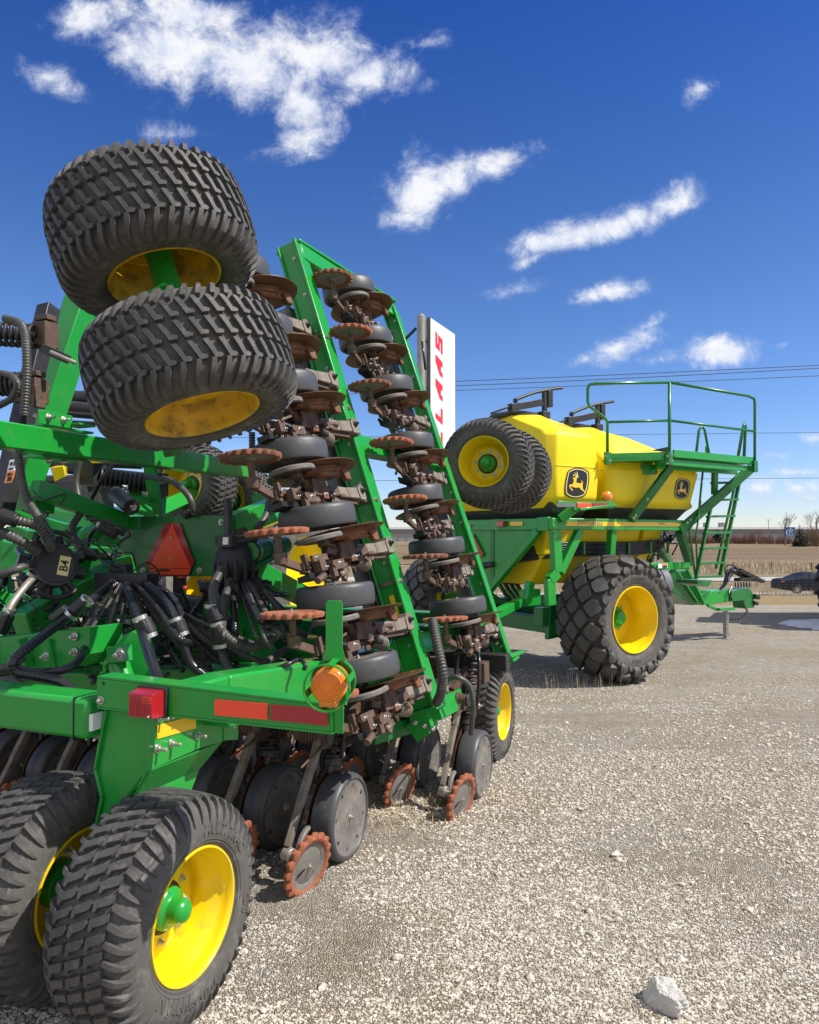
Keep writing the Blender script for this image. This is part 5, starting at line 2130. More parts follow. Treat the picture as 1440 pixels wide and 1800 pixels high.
# stack of folded left-wing openers, mostly hidden
for i in range(6):
    c = P(138 + 4 * i, 712 - 3 * i, 5.4 + .05 * i)
for (x0, y0, x1, y1, Y, r) in ((118, 716, 175, 722, 5.2, .05), (116, 728, 190, 734, 5.0, .02), (112, 700, 160, 702, 5.3, .06), (120, 742, 180, 745, 4.9, .014), (90, 812, 250, 818, 5.6, .03), (120, 825, 290, 842, 5.4, .035), (100, 800, 160, 806, 5.5, .04)):
    mb.cyl(P(x0, y0, Y), P(x1, y1, Y), r, 12)
mb.coil(P(176, 838, 5.0), P(258, 852, 5.1), .058, .012, 10)
mb.cyl(P(168, 837, 5.0), P(268, 853, 5.1), .03, 12)
mb.box((0, 0, 0), (.16, .12, .14), frame(P(160, 835, 5.0), RT, z=UP))
mb.box((0, 0, 0), (.10, .14, .16), frame(P(275, 852, 5.2), RT, z=UP))
mb.bar(P(60, 812, 5.2), P(300, 845, 5.3), .05, .05)
mb.build_each('left_wing_linkage', BLACKST, drill, bev=.004)
mb = MB()
mb.hexa([P(88, 822, 4.9), P(112, 818, 4.9), P(116, 838, 4.9), P(96, 848, 4.9)], [P(100, 818, 5.1), P(118, 820, 5.1), P(118, 834, 5.1), P(108, 842, 5.1)])
mb.hexa([P(155, 808, 4.9), P(190, 806, 4.9), P(182, 814, 4.9), P(162, 815, 4.9)], [P(160, 806, 5.05), P(192, 804, 5.05), P(186, 812, 5.05), P(166, 813, 5.05)])
mb.build_each('yellow_chute', POLY, drill, bev=.006)

# ---- inner frame: tubes, braces, cylinders
mb = MB()
mb.bar(P(60, 858, 4.2), P(218, 917, 4.75), .085, .10)
mb.bar(P(404, 918, 4.75), P(520, 872, 5.6), .09, .10)
mb.bar(P(212, 920, 4.85), P(400, 920, 4.8), .08, .08)
mb.build_each('sign_strut', GREEN, drill, bev=.005)
mb = MB()
mb.bar(P(36, 1098, 3.9), P(224, 992, 4.6), .12, .13)
mb.bar(P(440, 1000, 4.3), P(560, 1062, 5.2), .10, .12)
mb.bar(P(388, 1026, 4.2), P(478, 1165, 4.0), .12, .025, up=az(-60))
mb.bar(P(-40, 1210, 4.2), P(520, 1190, 4.3), .16, .16)
mb.bar(P(250, 1158, 5.2), P(480, 1160, 5.2), .14, .14)
mb.bar(P(-60, 1060, 5.4), P(420, 1075, 5.6), .15, .15)
mb.bar(P(-60, 975, 5.9), P(230, 980, 5.9), .12, .16)
mb.bar(P(-60, 1030, 4.6), P(70, 1110, 4.9), .06, .20)
mb.bar(P(175, 1000, 4.9), P(172, 1160, 4.9), .09, .09, up=FW)
mb.bar(P(425, 1090, 4.6), P(455, 1195, 4.5), .10, .12, up=FW)
mb.bar(P(-20, 905, 5.2), P(30, 1130, 5.0), .11, .06, up=FW)
mb.build_each('inner_frame', GREEN, drill, bev=.008)
mb = MB()
a = [P(0, 1121, 3.45), P(157, 1103, 3.3), P(158, 1150, 3.3), P(140, 1172, 3.3), P(0, 1178, 3.45)]
mb.hexa(a, [p + FW * .2 for p in a])
a = [P(-60, 1126, 3.52), P(-1, 1121, 3.452), P(-1, 1178, 3.452), P(-60, 1180, 3.52)]
mb.hexa(a, [p + FW * .2 for p in a])
for x in (38, 90):
    mb.bar(P(x, 1122, 3.36), P(x + 14, 1172, 3.36), .012, .05, up=FW)
mb.mat(GREEN)
mb.mat(ZINC)
for x, y in ((131, 1119), (131, 1146), (80, 1154)):
    mb.bolt(P(x, y, 3.31), -FW, .013, .015)
mb.mats = [GREEN, ZINC]
mb.build('frame_box', None, drill, bev=.004)
mb = MB()
# lift arm with its clevis and cylinder
arm = [(199, 1146), (202, 1136), (218, 1116), (232, 1110), (248, 1116), (258, 1135), (268, 1175), (278, 1215), (236, 1215), (230, 1180), (222, 1158), (212, 1150)]
a = [PL(x, y, P(235, 1150, 3.35), (FW * .9 - RT * .45).normalized()) for x, y in arm]
nn = (FW * .9 - RT * .45).normalized()
mb.hexa(a, [p + nn * .11 for p in a])
mb.mat(GREEN)
mb.cyl(P(207, 1160, 3.28), P(226, 1222, 3.2), .046, 20)
mb.lathe([(-.012, .055), (.012, .055), (.012, .02)], frame(P(206, 1162, 3.28), P(226, 1222, 3.2) - P(206, 1162, 3.28), z=RT), 20)
mb.bar(P(198, 1150, 3.26), P(222, 1148, 3.2), .06, .07)
mb.mat(ZINC).bolt(P(212, 1150, 3.16), -FW, .018, .02)
mb.tube([P(206, 1150, 3.13), P(212, 1144, 3.11), P(217, 1150, 3.11), P(211, 1158, 3.12)], .004, 6)
mb.mats = [GREEN, ZINC]
mb.build('lift_arm', None, drill, bev=.008)
mb = MB()
mb.bar(P(162, 1174, 3.5), P(200, 1166, 3.9), .065, .06)
mb.hexa([P(162, 1168, 3.49), P(180, 1168, 3.49), P(180, 1181, 3.49), P(162, 1181, 3.49)], [P(164, 1170, 3.48), P(178, 1170, 3.48), P(178, 1179, 3.48), P(164, 1179, 3.48)])
mb.build('square_tube', GREEN2, drill)
mb = MB()
for (q, Y) in (([(118, 968), (146, 972), (118, 1060), (92, 1058)], 4.3), ([(272, 1088), (292, 1083), (293, 1108), (270, 1113)], 4.4), ([(78, 1000), (130, 990), (128, 1012), (80, 1030)], 4.5), ([(0, 950), (40, 960), (36, 1010), (0, 1000)], 4.8),
               ([(60, 905), (130, 925), (110, 950), (50, 930)], 5.6), ([(10, 925), (60, 935), (56, 950), (8, 944)], 4.5), ([(150, 925), (215, 948), (215, 966), (150, 955)], 5.2), ([(440, 870), (470, 862), (480, 900), (450, 905)], 5.6), ([(430, 925), (480, 900), (490, 915), (440, 935)], 6.2)):
    a = [P(x, y, Y) for x, y in q]
    mb.hexa(a, [p + FW * .09 for p in a])
mb.bar(P(132, 972, 4.25), P(104, 1066, 4.25), .03, .10, up=FW)
mb.mat(GREEN)
mb.build_each('frame_gusset', GREEN, drill, bev=.004)
# hydraulic swivel near the top
mb = MB()
mb.mat(BLACKST).cyl(P(203, 868, 4.8), P(232, 892, 4.6), .052, 18)
mb.mat(GREEN).hexa([P(205, 862, 5.0), P(262, 876, 5.0), P(270, 903, 4.7), P(226, 893, 4.6)], [P(205, 868, 5.0), P(262, 882, 5.0), P(270, 910, 4.7), P(226, 901, 4.6)])
mb.bar(P(262, 810, 5.0), P(276, 905, 5.0), .09, .03, up=FW)
mb.bar(P(285, 850, 5.3), P(282, 905, 5.2), .05, .05, up=FW)
mb.bar(P(225, 860, 5.1), P(270, 868, 5.2), .07, .08)
mb.cyl(P(185, 925, 5.0), P(143, 950, 5.0), .055, 16)
mb.mat(ZINC)
for x, y, Y in ((236, 893, 4.55), (221, 857, 4.85), (256, 869, 4.85), (282, 860, 5.2)):
    mb.bolt(P(x, y, Y), -FW + UP * .4, .013, .018)
mb.mat(BLACKST).bar(P(155, 860, 5.4), P(192, 842, 5.6), .02, .05)
mb.mats = [BLACKST, GREEN, ZINC]
mb.build_each('hydraulic_swivel', None, drill, bev=.004)

# ---- distribution tower heads
tw = empty('seed_tower', parent=drill)
c = P(97, 993, 3.9)
n = (V(0, 0, CAMZ) - c).normalized() * .8 + V(.35, -.1, .25)
n.normalize()
m = frame(c, n, z=UP)
mb = MB()
mb.lathe([(-.12, .10), (-.03, .115), (.0, .118), (.008, .112), (.010, .098), (.013, .095), (.014, .0001)], m, 40)
for sg in (-1, 1):
    mb.tube([m @ V(.0, -.06, sg * .10), m @ V(.01, -.085, sg * .145), m @ V(.01, 0, sg * .178), m @ V(.01, .085, sg * .145), m @ V(.0, .06, sg * .10)], .013, 8)
mb.build('tower_cap', BLACKST, tw, bev=.001)
mb = MB()
mb.mat(CREAM).box((.0155, .04, .0), (.002, .055, .105), m @ Matrix.Rotation(R(-14), 4, 'X'))
vs, fs = text_mesh('B4', .058, bold=.001, ext=.0008)
rot = m @ Matrix.Rotation(R(-14), 4, 'X') @ Matrix(((0, 0, 1, .0176), (0, -1, 0, .058), (1, 0, 0, -.0), (0, 0, 0, 1)))
mb.mat(BLACK).add(vs, fs, m @ Matrix.Rotation(R(-14), 4, 'X') @ Matrix(((0, 0, 1, .0178), (0, -1, 0, .060), (1, 0, 0, 0), (0, 0, 0, 1))))
mb.build('tower_sticker', None, tw)
mb = MB()
for an in (20, 75, 120, 165, 210, 255, 300, 345):
    d = m.to_3x3() @ V(0, math.cos(R(an)), math.sin(R(an)))
    p = m @ V(-.06, 0, 0)
    mb.cyl(p + d * .09, p + d * .17, .030, 14)
    mb.lathe([(-.008, .033), (.008, .033)], frame(p + d * .15, d, z=n), 14)
mb.build('tower_outlet', BLACKST, tw)
tw2 = empty('seed_tower', parent=drill)
c3 = P(415, 985, 4.0)
mb = MB()
mb.lathe([(-.16, .09), (-.05, .115), (.03, .11), (.09, .085), (.11, .05), (.112, .0001)], frame(c3, V(.1, -.3, .9), z=RT), 28)
for k in range(14):
    an = 2 * math.pi * k / 14
    r = .112
    p = c3 + V(math.cos(an) * r, math.sin(an) * r, -.02)
    mb.tube([p + V(0, 0, .08) * .9 - V(math.cos(an), math.sin(an), 0) * .03, p, p - V(0, 0, .1)], .012, 6)
mb.build('tower_boot', RUBCLEAN, tw2)
mb = MB()
mb.lathe([(-.02, .135), (.02, .135)], frame(c3 - V(0, 0, .13), V(.1, -.3, .9), z=RT), 32)
for an in range(0, 360, 40):
    d = V(math.cos(R(an)), math.sin(R(an)), -.1)
    mb.cyl(c3 - V(0, 0, .12) + d * .1, c3 - V(0, 0, .12) + d * .19, .028, 12)
mb.build('tower_outlet', BLACKST, tw2)
mb = MB()
mb.mat(GREEN2).cyl(P(440, 970, 3.95), P(500, 958, 4.3), .05, 18)
mb.cyl(P(440, 1002, 3.95), P(500, 968, 4.2), .018, 10)
mb.mat(ZINC).lathe([(-.008, .054), (.008, .054)], frame(P(446, 969, 3.98), P(500, 958, 4.3) - P(440, 970, 3.95), z=UP), 18)
mb.lathe([(-.008, .054), (.008, .054)], frame(P(468, 965, 4.1), P(500, 958, 4.3) - P(440, 970, 3.95), z=UP), 18)
mb.mat(BLACKST).bar(P(380, 950, 4.0), P(415, 948, 4.0), .05, .05)
mb.box((0, 0, 0), (.09, .05, .06), frame(P(400, 952, 3.9), RT, z=UP))
mb.cyl(P(415, 952, 3.95), P(450, 945, 4.0), .03, 12)
mb.mat(ZINC).box((0, 0, 0), (.035, .02, .04), frame(P(398, 951, 3.86), RT, z=UP))
mb.build('tower_inlet', None, tw2, bev=.002)

# ---- hoses: photographed runs, then a tangle of thinner ones
def hose(pts, r, m=HOSE, rib=.09, name='air_hose'):
    mb = MB()
    r = r * .60 if r > .02 else r
    mb.tube([P(*q) for q in pts], r, 12, rib=rib)
    return mb.build(name, m, drill, ang=180)


hose([(10, 560, 4.1), (40, 575, 4.0), (47, 640, 3.95), (42, 730, 3.95)], .036)
hose([(30, 790, 3.95), (45, 870, 3.9), (85, 935, 3.85), (88, 958, 3.85)], .036)
hose([(-5, 715, 4.0), (20, 700, 4.0), (30, 675, 4.0), (18, 660, 4.1), (-10, 655, 4.2)], .030)
hose([(-10, 905, 3.75), (30, 915, 3.7), (70, 928, 3.75), (92, 965, 3.85)], .040)
hose([(-10, 930, 3.7), (30, 948, 3.7), (68, 972, 3.8)], .042)
hose([(-10, 1015, 3.7), (30, 1000, 3.7), (62, 988, 3.85)], .034, rib=0)
hose([(5, 1095, 3.6), (22, 1060, 3.65), (45, 1030, 3.75), (62, 1012, 3.85)], .030, SILVER, 0)
hose([(140, 805, 4.6), (134, 850, 4.6), (146, 895, 4.55), (170, 918, 4.5), (218, 938, 4.6)], .030, HOSE, 0)
hose([(205, 808, 4.8), (175, 850, 4.8), (150, 900, 4.9)], .026, HOSE2, 0)
hose([(145, 898, 4.5), (128, 925, 4.45), (132, 952, 4.4), (150, 970, 4.4), (180, 978, 4.45), (214, 976, 4.6)], .036, HOSE, .03)
hose([(258, 838, 4.9), (300, 845, 4.7), (330, 870, 4.6), (338, 895, 4.6), (325, 908, 4.65)], .034, HOSE, 0)
hose([(205, 1018, 4.0), (165, 1050, 3.7), (120, 1085, 3.4), (60, 1130, 3.1), (25, 1160, 3.0), (28, 1180, 3.0), (60, 1188, 3.0), (110, 1200, 3.0), (135, 1226, 2.95)], .033, HOSE2, .05)
hose([(30, 1176, 3.1), (60, 1182, 3.1), (110, 1178, 3.1), (140, 1158, 3.2), (160, 1110, 3.5), (172, 1070, 3.7)], .030, HOSE2, 0)
hose([(-10, 1180, 3.1), (15, 1172, 3.1), (40, 1155, 3.15)], .034, HOSE, 0)
hose([(-10, 1200, 3.0), (20, 1196, 3.0), (45, 1215, 2.95), (60, 1235, 2.95)], .026, HOSE, .06)
hose([(221, 1028, 3.9), (232, 1060, 3.6), (246, 1100, 3.2), (262, 1150, 2.95), (284, 1208, 2.8)], .034, HOSE2, 0)
hose([(255, 1025, 3.9), (280, 1045, 3.7), (305, 1080, 3.5), (318, 1120, 3.4), (335, 1165, 3.4), (372, 1198, 3.4)], .034, HOSE2, 0)
hose([(262, 1022, 4.0), (300, 1048, 3.8), (322, 1090, 3.65), (330, 1140, 3.6), (348, 1180, 3.55), (365, 1205, 3.5)], .030, HOSE2, 0)
hose([(375, 1030, 4.0), (352, 1060, 3.9), (332, 1090, 3.8), (325, 1115, 3.8)], .030, HOSE2, 0)
hose([(390, 1000, 3.8), (376, 1030, 3.6), (375, 1062, 3.5), (382, 1095, 3.45), (405, 1125, 3.4), (440, 1138, 3.5), (475, 1125, 3.6), (500, 1100, 3.8)], .034, HOSE, .11)
hose([(405, 1020, 3.9), (396, 1050, 3.7), (392, 1080, 3.6), (384, 1100, 3.55), (386, 1130, 3.5), (396, 1165, 3.45), (412, 1190, 3.4)], .032, HOSE, .06)
hose([(400, 880, 4.3), (402, 915, 4.2), (400, 945, 4.1)], .036, HOSE, .10)
hose([(474, 880, 4.8), (468, 905, 4.6), (452, 930, 4.4)], .034, HOSE, .10)
hose([(443, 760, 4.8), (443, 790, 4.8), (440, 812, 4.8)], .034, HOSE, .10)
hose([(430, 1018, 4.1), (455, 1050, 3.95), (475, 1085, 3.9), (492, 1110, 3.9)], .028, HOSE2, 0)
hose([(440, 1012, 4.1), (470, 1045, 4.0), (500, 1075, 4.0), (530, 1095, 4.0)], .028, HOSE2, 0)
hose([(450, 1180, 3.5), (480, 1155, 3.7), (505, 1140, 3.9)], .028, HOSE, .10)
hose([(535, 1178, 3.2), (536, 1168, 3.2), (525, 1160, 3.25), (505, 1168, 3.2), (480, 1178, 3.2)], .010, HOSE2, 0)
hose([(760, 1090, 4.2), (768, 1130, 4.1), (778, 1180, 4.05), (776, 1215, 4.1), (768, 1235, 4.2)], .044, HOSE, .10)
hose([(780, 1200, 4.5), (800, 1190, 4.4), (825, 1205, 4.4), (832, 1240, 4.4), (828, 1290, 4.5)], .026, HOSE, 0)
hose([(742, 600, 6.2), (748, 650, 6.2)], .01, HOSE2, 0)
hose([(590, 870, 4.6), (612, 900, 4.5), (630, 950, 4.6)], .03, HOSE, .10)
# connectors on the hoses
mb = MB()
for (x0, y0, x1, y1, Y, r) in ((128, 1076, 150, 1058, 3.42, .05), (92, 1090, 118, 1070, 3.6, .04), (176, 925, 205, 940, 4.5, .05), (0, 905, 30, 915, 3.7, .055), (145, 972, 170, 976, 4.35, .055),
                               (0, 1112, 14, 1080, 3.55, .05), (250, 1090, 262, 1115, 3.15, .055), (310, 1092, 318, 1112, 3.42, .055), (372, 1068, 380, 1092, 3.45, .055), (385, 1112, 388, 1130, 3.45, .05), (165, 1085, 172, 1060, 3.7, .05), (326, 905, 336, 898, 4.6, .045)):
    r *= .68
    mb.cyl(P(x0, y0, Y), P(x1, y1, Y), r, 16)
    mb.bar(P(x0, y0, Y - r * .9), P(x1, y1, Y - r * .9), r * .7, r * .5)
mb.build_each('hose_connector', BLACKST, drill, bev=.004)
mb = MB()
for (x, y, Y, r, dx, dy) in ((152, 1056, 3.43, .042, 1, -1), (126, 1080, 3.4, .040, 1, -1), (246, 1087, 3.2, .042, .4, 1), (263, 1118, 3.1, .042, .4, 1), (308, 1090, 3.45, .042, .4, 1), (320, 1115, 3.4, .042, .4, 1), (371, 1065, 3.5, .042, 0, 1),
                             (382, 1097, 3.45, .042, .2, 1), (386, 1136, 3.45, .040, .1, 1), (58, 1010, 3.83, .038, 1, -1.4), (18, 1072, 3.64, .038, 1, -2), (175, 922, 4.5, .038, 1, .5), (208, 938, 4.6, .038, 1, .5)):
    r *= .70
    d = P(x + dx, y + dy, Y) - P(x, y, Y)
    mb.lathe([(-.009, r), (-.009, r + .004), (.009, r + .004), (.009, r)], frame(P(x, y, Y), d, z=RT), 18, closed=True)
mb.mat(ZINC)
mb.build_each('hose_clamp', ZINC, drill)
# manifold under the plate
mb = MB()
mb.box((0, 0, 0), (.36, .10, .09), frame(P(222, 1022, 4.0), RT, z=UP))
mb.box((0, 0, 0), (.12, .06, .12), frame(P(212, 1010, 4.1), RT, z=UP))
mb.box((0, 0, 0), (.10, .02, .16), frame(P(316, 1028, 4.8), RT, z=UP))
mb.cyl(P(300, 1062, 5.4), P(350, 1070, 5.4), .09, 16)
mb.build_each('manifold', BLACKST, drill, bev=.006)
mb = MB()
mb.ball(P(326, 1034, 4.72), .018, 14)
mb.bar(P(312, 1014, 4.72), P(328, 1014, 4.72), .014, .014)
mb.build_each('red_knob', RED, drill)
rnd = random.Random(11)
for k in range(110):
    x = rnd.uniform(-20, 500)
    y = rnd.uniform(1020, 1180)
    Y = rnd.uniform(4.2, 5.6)
    if k % 4 == 0:
        x, y, Y = rnd.uniform(-20, 190), rnd.uniform(900, 1050), rnd.uniform(4.3, 5.4)
    pts = [(x, y, Y)]
    for j in range(3):
        x += rnd.uniform(-60, 60)
        y += rnd.uniform(-8, 55)
        Y += rnd.uniform(-.35, .35)
        pts.append((min(max(x, -40), 520), min(y, 1225), max(4.0, Y)))
    hose(pts, rnd.choice((.008, .011, .014, .019)), HOSE2 if rnd.random() < .65 else HOSE, .08 if rnd.random() < .3 else 0)
# runs fanning out from the manifold and from the second tower
for k in range(26):
    if k < 15:
        x0, y0, Y0 = 205 + 3.4 * k, 1026, 3.95
        x1, y1 = 60 + 30 * k + rnd.uniform(-20, 20), rnd.uniform(1120, 1195)
    else:
        x0, y0, Y0 = 392 + 5 * (k - 15), 1014, 4.0
        x1, y1 = 360 + 18 * (k - 15) + rnd.uniform(-15, 15), rnd.uniform(1090, 1180)
    Y1 = rnd.uniform(3.3, 3.9)
    xm, ym = x0 + (x1 - x0) * .35, y0 + (y1 - y0) * .4 + rnd.uniform(-10, 14)
    hose([(x0, y0, Y0), (xm, ym, (Y0 + Y1) / 2), (x0 + (x1 - x0) * .75, y0 + (y1 - y0) * .8 + rnd.uniform(0, 16), Y1), (x1, y1, Y1 + .1)], rnd.choice((.008, .010, .013, .016)), HOSE if k % 3 else HOSE2)
# thin hydraulic and electric lines
for k in range(70):
    x = rnd.uniform(0, 480)
    y = rnd.uniform(1030, 1130)
    if k % 5 == 0:
        x, y = rnd.uniform(0, 180), rnd.uniform(880, 1050)
    Y = rnd.uniform(3.9, 4.9)
    pts = [(x, y, Y)]
    for j in range(3):
        x += rnd.uniform(-45, 45)
        y += rnd.uniform(-25, 40)
        pts.append((x, min(y, 1220), Y + rnd.uniform(-.2, .2)))
    hose(pts, rnd.choice((.004, .005, .007)), HOSE2, 0, 'cable')
# lower dark row of tanks, shafts and braces between the ranks
mb = MB()
for k, (dx, z) in enumerate(((.55, .72), (.9, .62))):
    o = V(-.384, 3.84, z) + FW * dx
    mb.bar(o + RT * .2, o - RT * 2.6, .10, .10)
o = V(.2, 5.2, .74)
mb.bar(o + RT * .4 + FW * .4, o - RT * 2.6 + FW * .4, .12, .12)
mb.build_each('lower_rock_shaft', BLACKST, drill, bev=.006)
mb = MB()
for dx, z in ((.75, .95), (1.6, .95), (2.2, .98)):
    o = V(-.384, 3.84, z) + FW * dx
    mb.bar(o + RT * .1, o - RT * 2.8, .14, .14)
mb.bar(P(640, 1290, 4.3), P(740, 1262, 4.7), .18, .10)
mb.build_each('lower_frame', GREEN2, drill, bev=.008)

# ================================================================== the yellow and green air cart behind
FC, LC = az(33), az(123)
WO = P(1120, 1090, 9.9)
CO = V(WO.x, WO.y, gz(WO.x, WO.y) + .03)
CM = Matrix((FC, LC, UP)).transposed().to_4x4()
CM.translation = CO
CI = CM.inverted()
cart = empty('air_cart', mtx=CM)
tag(cart, 'yellow two tank seed cart on a huge tyre with green platform, railing and ladder', 'air cart')


def C(px, py, l):
    return CI @ PL(px, py, WO + LC * l, LC)


def CR(px, py, f):
    return CI @ PL(px, py, WO + FC * f, FC)


def CY(px, py, Y):
    return CI @ P(px, py, Y)


X, Yv = V(1, 0, 0), V(0, 1, 0)
wz = WO.z - CO.z
BIG = big_tyre().build('tyre', ang=50)
BIGRIM = chevron_rim().build('rim', ang=50)
LIB += [BIG, BIGRIM]
for l, sg in ((.36, 1), (4.35, -1)):
    e = empty('wheel', parent=cart, mtx=frame((0, l, wz), (0, -sg, 0), z=UP) @ Matrix.Rotation(R(8), 4, 'X'))
    use(BIG, 'tyre', e)
    use(BIGRIM, 'rim', e)

# ---- tanks
def tank(f0, f1, top_f0, top_f1, zt, name, slope=False):
    zb, zc = C(975, 880, .4).z, C(972, 817, .4).z
    l0, l1 = .42, 2.95
    lc = (l0 + l1) / 2
    zs = C(972, 757, .42).z
    c = .10
    mb = MB()

    def ring(z, a, b, p, q, ch):
        return [V(a + ch, p, z), V(b - ch, p, z), V(b, p + ch, z), V(b, q - ch, z), V(b - ch, q, z), V(a + ch, q, z), V(a, q - ch, z), V(a, p + ch, z)]
    rings = [ring(zb - .62, f0 + .52, f1 - .52, lc - .35, lc + .35, .05),
             ring(zb - .02, f0 + .06, f1 - .05, l0 + .05, l1 - .05, c),
             ring(zb + .05, f0 + .01, f1 - .04 - (.14 if slope else 0), l0, l1, c),
             ring(zc, f0, f1, l0 - .005, l1 + .005, c)]
    if slope:
        rings += [ring(zc + .16, f0 + .02, f1 - .03, l0 + .03, l1 - .03, c + .03), ring(zc + .52, f0 + .08, f0 + 1.1, l0 + .34, l1 - .34, .3)]
    else:
        rings += [ring(zs - .03, f0 + .02, f1 - .05, l0 + .015, l1 - .015, c + .02), ring(zs + .05, f0 + .06, f1 - .11, l0 + .08, l1 - .08, c + .05)]
    rings += [ring(zt - .05, top_f0 - .02, top_f1 + .02, lc - .58, lc + .58, .24), ring(zt, top_f0 + .03, top_f1 - .03, lc - .50, lc + .50, .24)]
    vs = [p for r in rings for p in r]
    fs = []
    for k in range(len(rings) - 1):
        for i in range(8):
            j = (i + 1) % 8
            fs.append((k * 8 + i, k * 8 + j, k * 8 + 8 + j, k * 8 + 8 + i))
    fs += [tuple(range(7, -1, -1)), tuple((len(rings) - 1) * 8 + i for i in range(8))]
    mb.add(vs, fs)
    o = mb.build(name, POLY, cart, bev=.045, ang=60)
    o.modifiers['bevel'].segments = 4
    o.modifiers['bevel'].angle_limit = R(9)
    return lc, zt


lcx, ztop = C(905, 733, 1.68).y, C(940, 731, 1.4).z
zt = C(960, 731, 1.2).z
tank(-1.15, -.16, -.98, -.34, zt, 'tank')
zt2 = C(1090, 757, 1.2).z
tank(-.02, 2.02, .12, .75, zt2, 'tank', True)
zb = C(975, 880, .4).z

# moulded seams and hold-down straps
mb = MB()
zc_ = C(972, 817, .4).z
for f0, f1 in ((-1.15, -.16), (-.02, 2.02)):
    mb.bar(V(f0 + .1, .413, zc_), V(f1 - .1, .413, zc_), .012, .010)
    mb.bar(V(f0 - .003, .55, zc_), V(f0 - .003, 2.8, zc_), .012, .010)
for o in mb.build_each('tank_seam', POLY, cart, bev=.003):
    pass
# lids with their latch bars
for (x0, x1, y0, Yl, zl, fc) in ((905, 993, 727, 11.0, zt, -.66), (1040, 1112, 757, 11.3, zt2, .45)):
    lid = empty('tank_lid', parent=cart, mtx=Matrix.Translation((fc, 1.68, zl)))
    mb = MB()
    mb.lathe([(-.02, .36), (.0, .385), (.035, .385), (.06, .36), (.09, .24), (.10, .0001)], Matrix.Rotation(R(-90), 4, 'Y'), 40)
    mb.build('cover', BLACKST, lid)
    mb = MB()
    mb.bar(V(-.30, -.36, .10), V(.22, -.36, .22), .05, .10)
    mb.bar(V(-.30, -.36, .16), V(-.30, -.36, .22), .05, .05, up=X)
    mb.tube([V(-.32, -.38, .20), V(.02, -.38, .33), V(.36, -.38, .42), V(.60, -.38, .47)], .024, 8)
    mb.bar(V(.26, -.36, .02), V(.26, -.36, .40), .06, .06, up=X)
    mb.box((.34, -.36, .28), (.09, .10, .24))
    mb.box((.24, -.36, .03), (.14, .14, .10))
    mb.box((-.36, -.36, .08), (.10, .10, .12))
    mb.bar(V(-.4, -.36, .10), V(-.7, -.30, -.02), .04, .03)
    mb.build('latch', BLACKST, lid, bev=.006)

# emblem: rounded shield with a leaping deer, drawn in the side face
def emblem(px0, py0, px1, py1, l):
    e = empty('emblem', parent=cart)

    def T(x, y):
        return (px0 + (x - 195) / (1215 - 195) * (px1 - px0), py0 + (y - 170) / (1450 - 170) * (py1 - py0))

    def flat(pts, lift, m, name):
        mb = MB()
        a = [C(*T(x, y), l - lift) for x, y in pts]
        mb.hexa(a, [p - V(0, .0015, 0) for p in a])
        mb.build(name, m, e)

    def shield(k):
        base = [(345, 290), (450, 230), (580, 185), (740, 170), (900, 185), (1040, 235), (1165, 310), (1200, 370), (1215, 480), (1218, 600), (1200, 830), (1160, 1040), (1100, 1240), (1050, 1325), (940, 1385), (780, 1435), (620, 1450), (470, 1430), (330, 1370), (225, 1295), (200, 1210), (192, 1060), (205, 880), (235, 680), (280, 470), (315, 340)]
        cx, cy = 705, 810
        return [(cx + (x - cx) * k, cy + (y - cy) * (1 - (1 - k) * .78)) for x, y in base]
    flat(shield(1.0), .002, BLACK, 'shield')
    flat(shield(.905), .0035, CREAM, 'border')
    flat(shield(.835), .005, BLACK, 'field')
    deer = [(505, 525), (560, 500), (660, 505), (672, 545), (690, 590), (680, 690), (672, 800), (790, 815), (905, 825), (888, 700), (912, 708), (955, 815), (938, 870), (945, 1050), (1000, 1110), (1050, 1235), (1015, 1245), (985, 1160), (900, 1110), (830, 1040), (785, 985), (700, 1000), (600, 1000), (500, 955), (425, 925), (470, 1020), (540, 1120), (515, 1140), (430, 1050), (372, 920), (385, 890), (450, 870), (525, 855), (560, 760), (585, 660), (530, 640), (535, 600), (600, 590), (655, 560), (640, 525), (560, 525)]
    flat(deer, .0065, YTAPE, 'deer')
    for k, an in enumerate(([(690, 590), (680, 500), (705, 430), (685, 330), (712, 350), (742, 440), (725, 520), (710, 560), (785, 535), (770, 570), (715, 600)], [(660, 505), (620, 420), (602, 365), (625, 385), (672, 455), (690, 500)], [(560, 505), (545, 440), (535, 425), (560, 440), (600, 490)])):
        flat(an, .0065, CREAM, 'antler')


emblem(993, 822, 1036, 876, .412)
emblem(1186.5, 841, 1213, 878, .412)

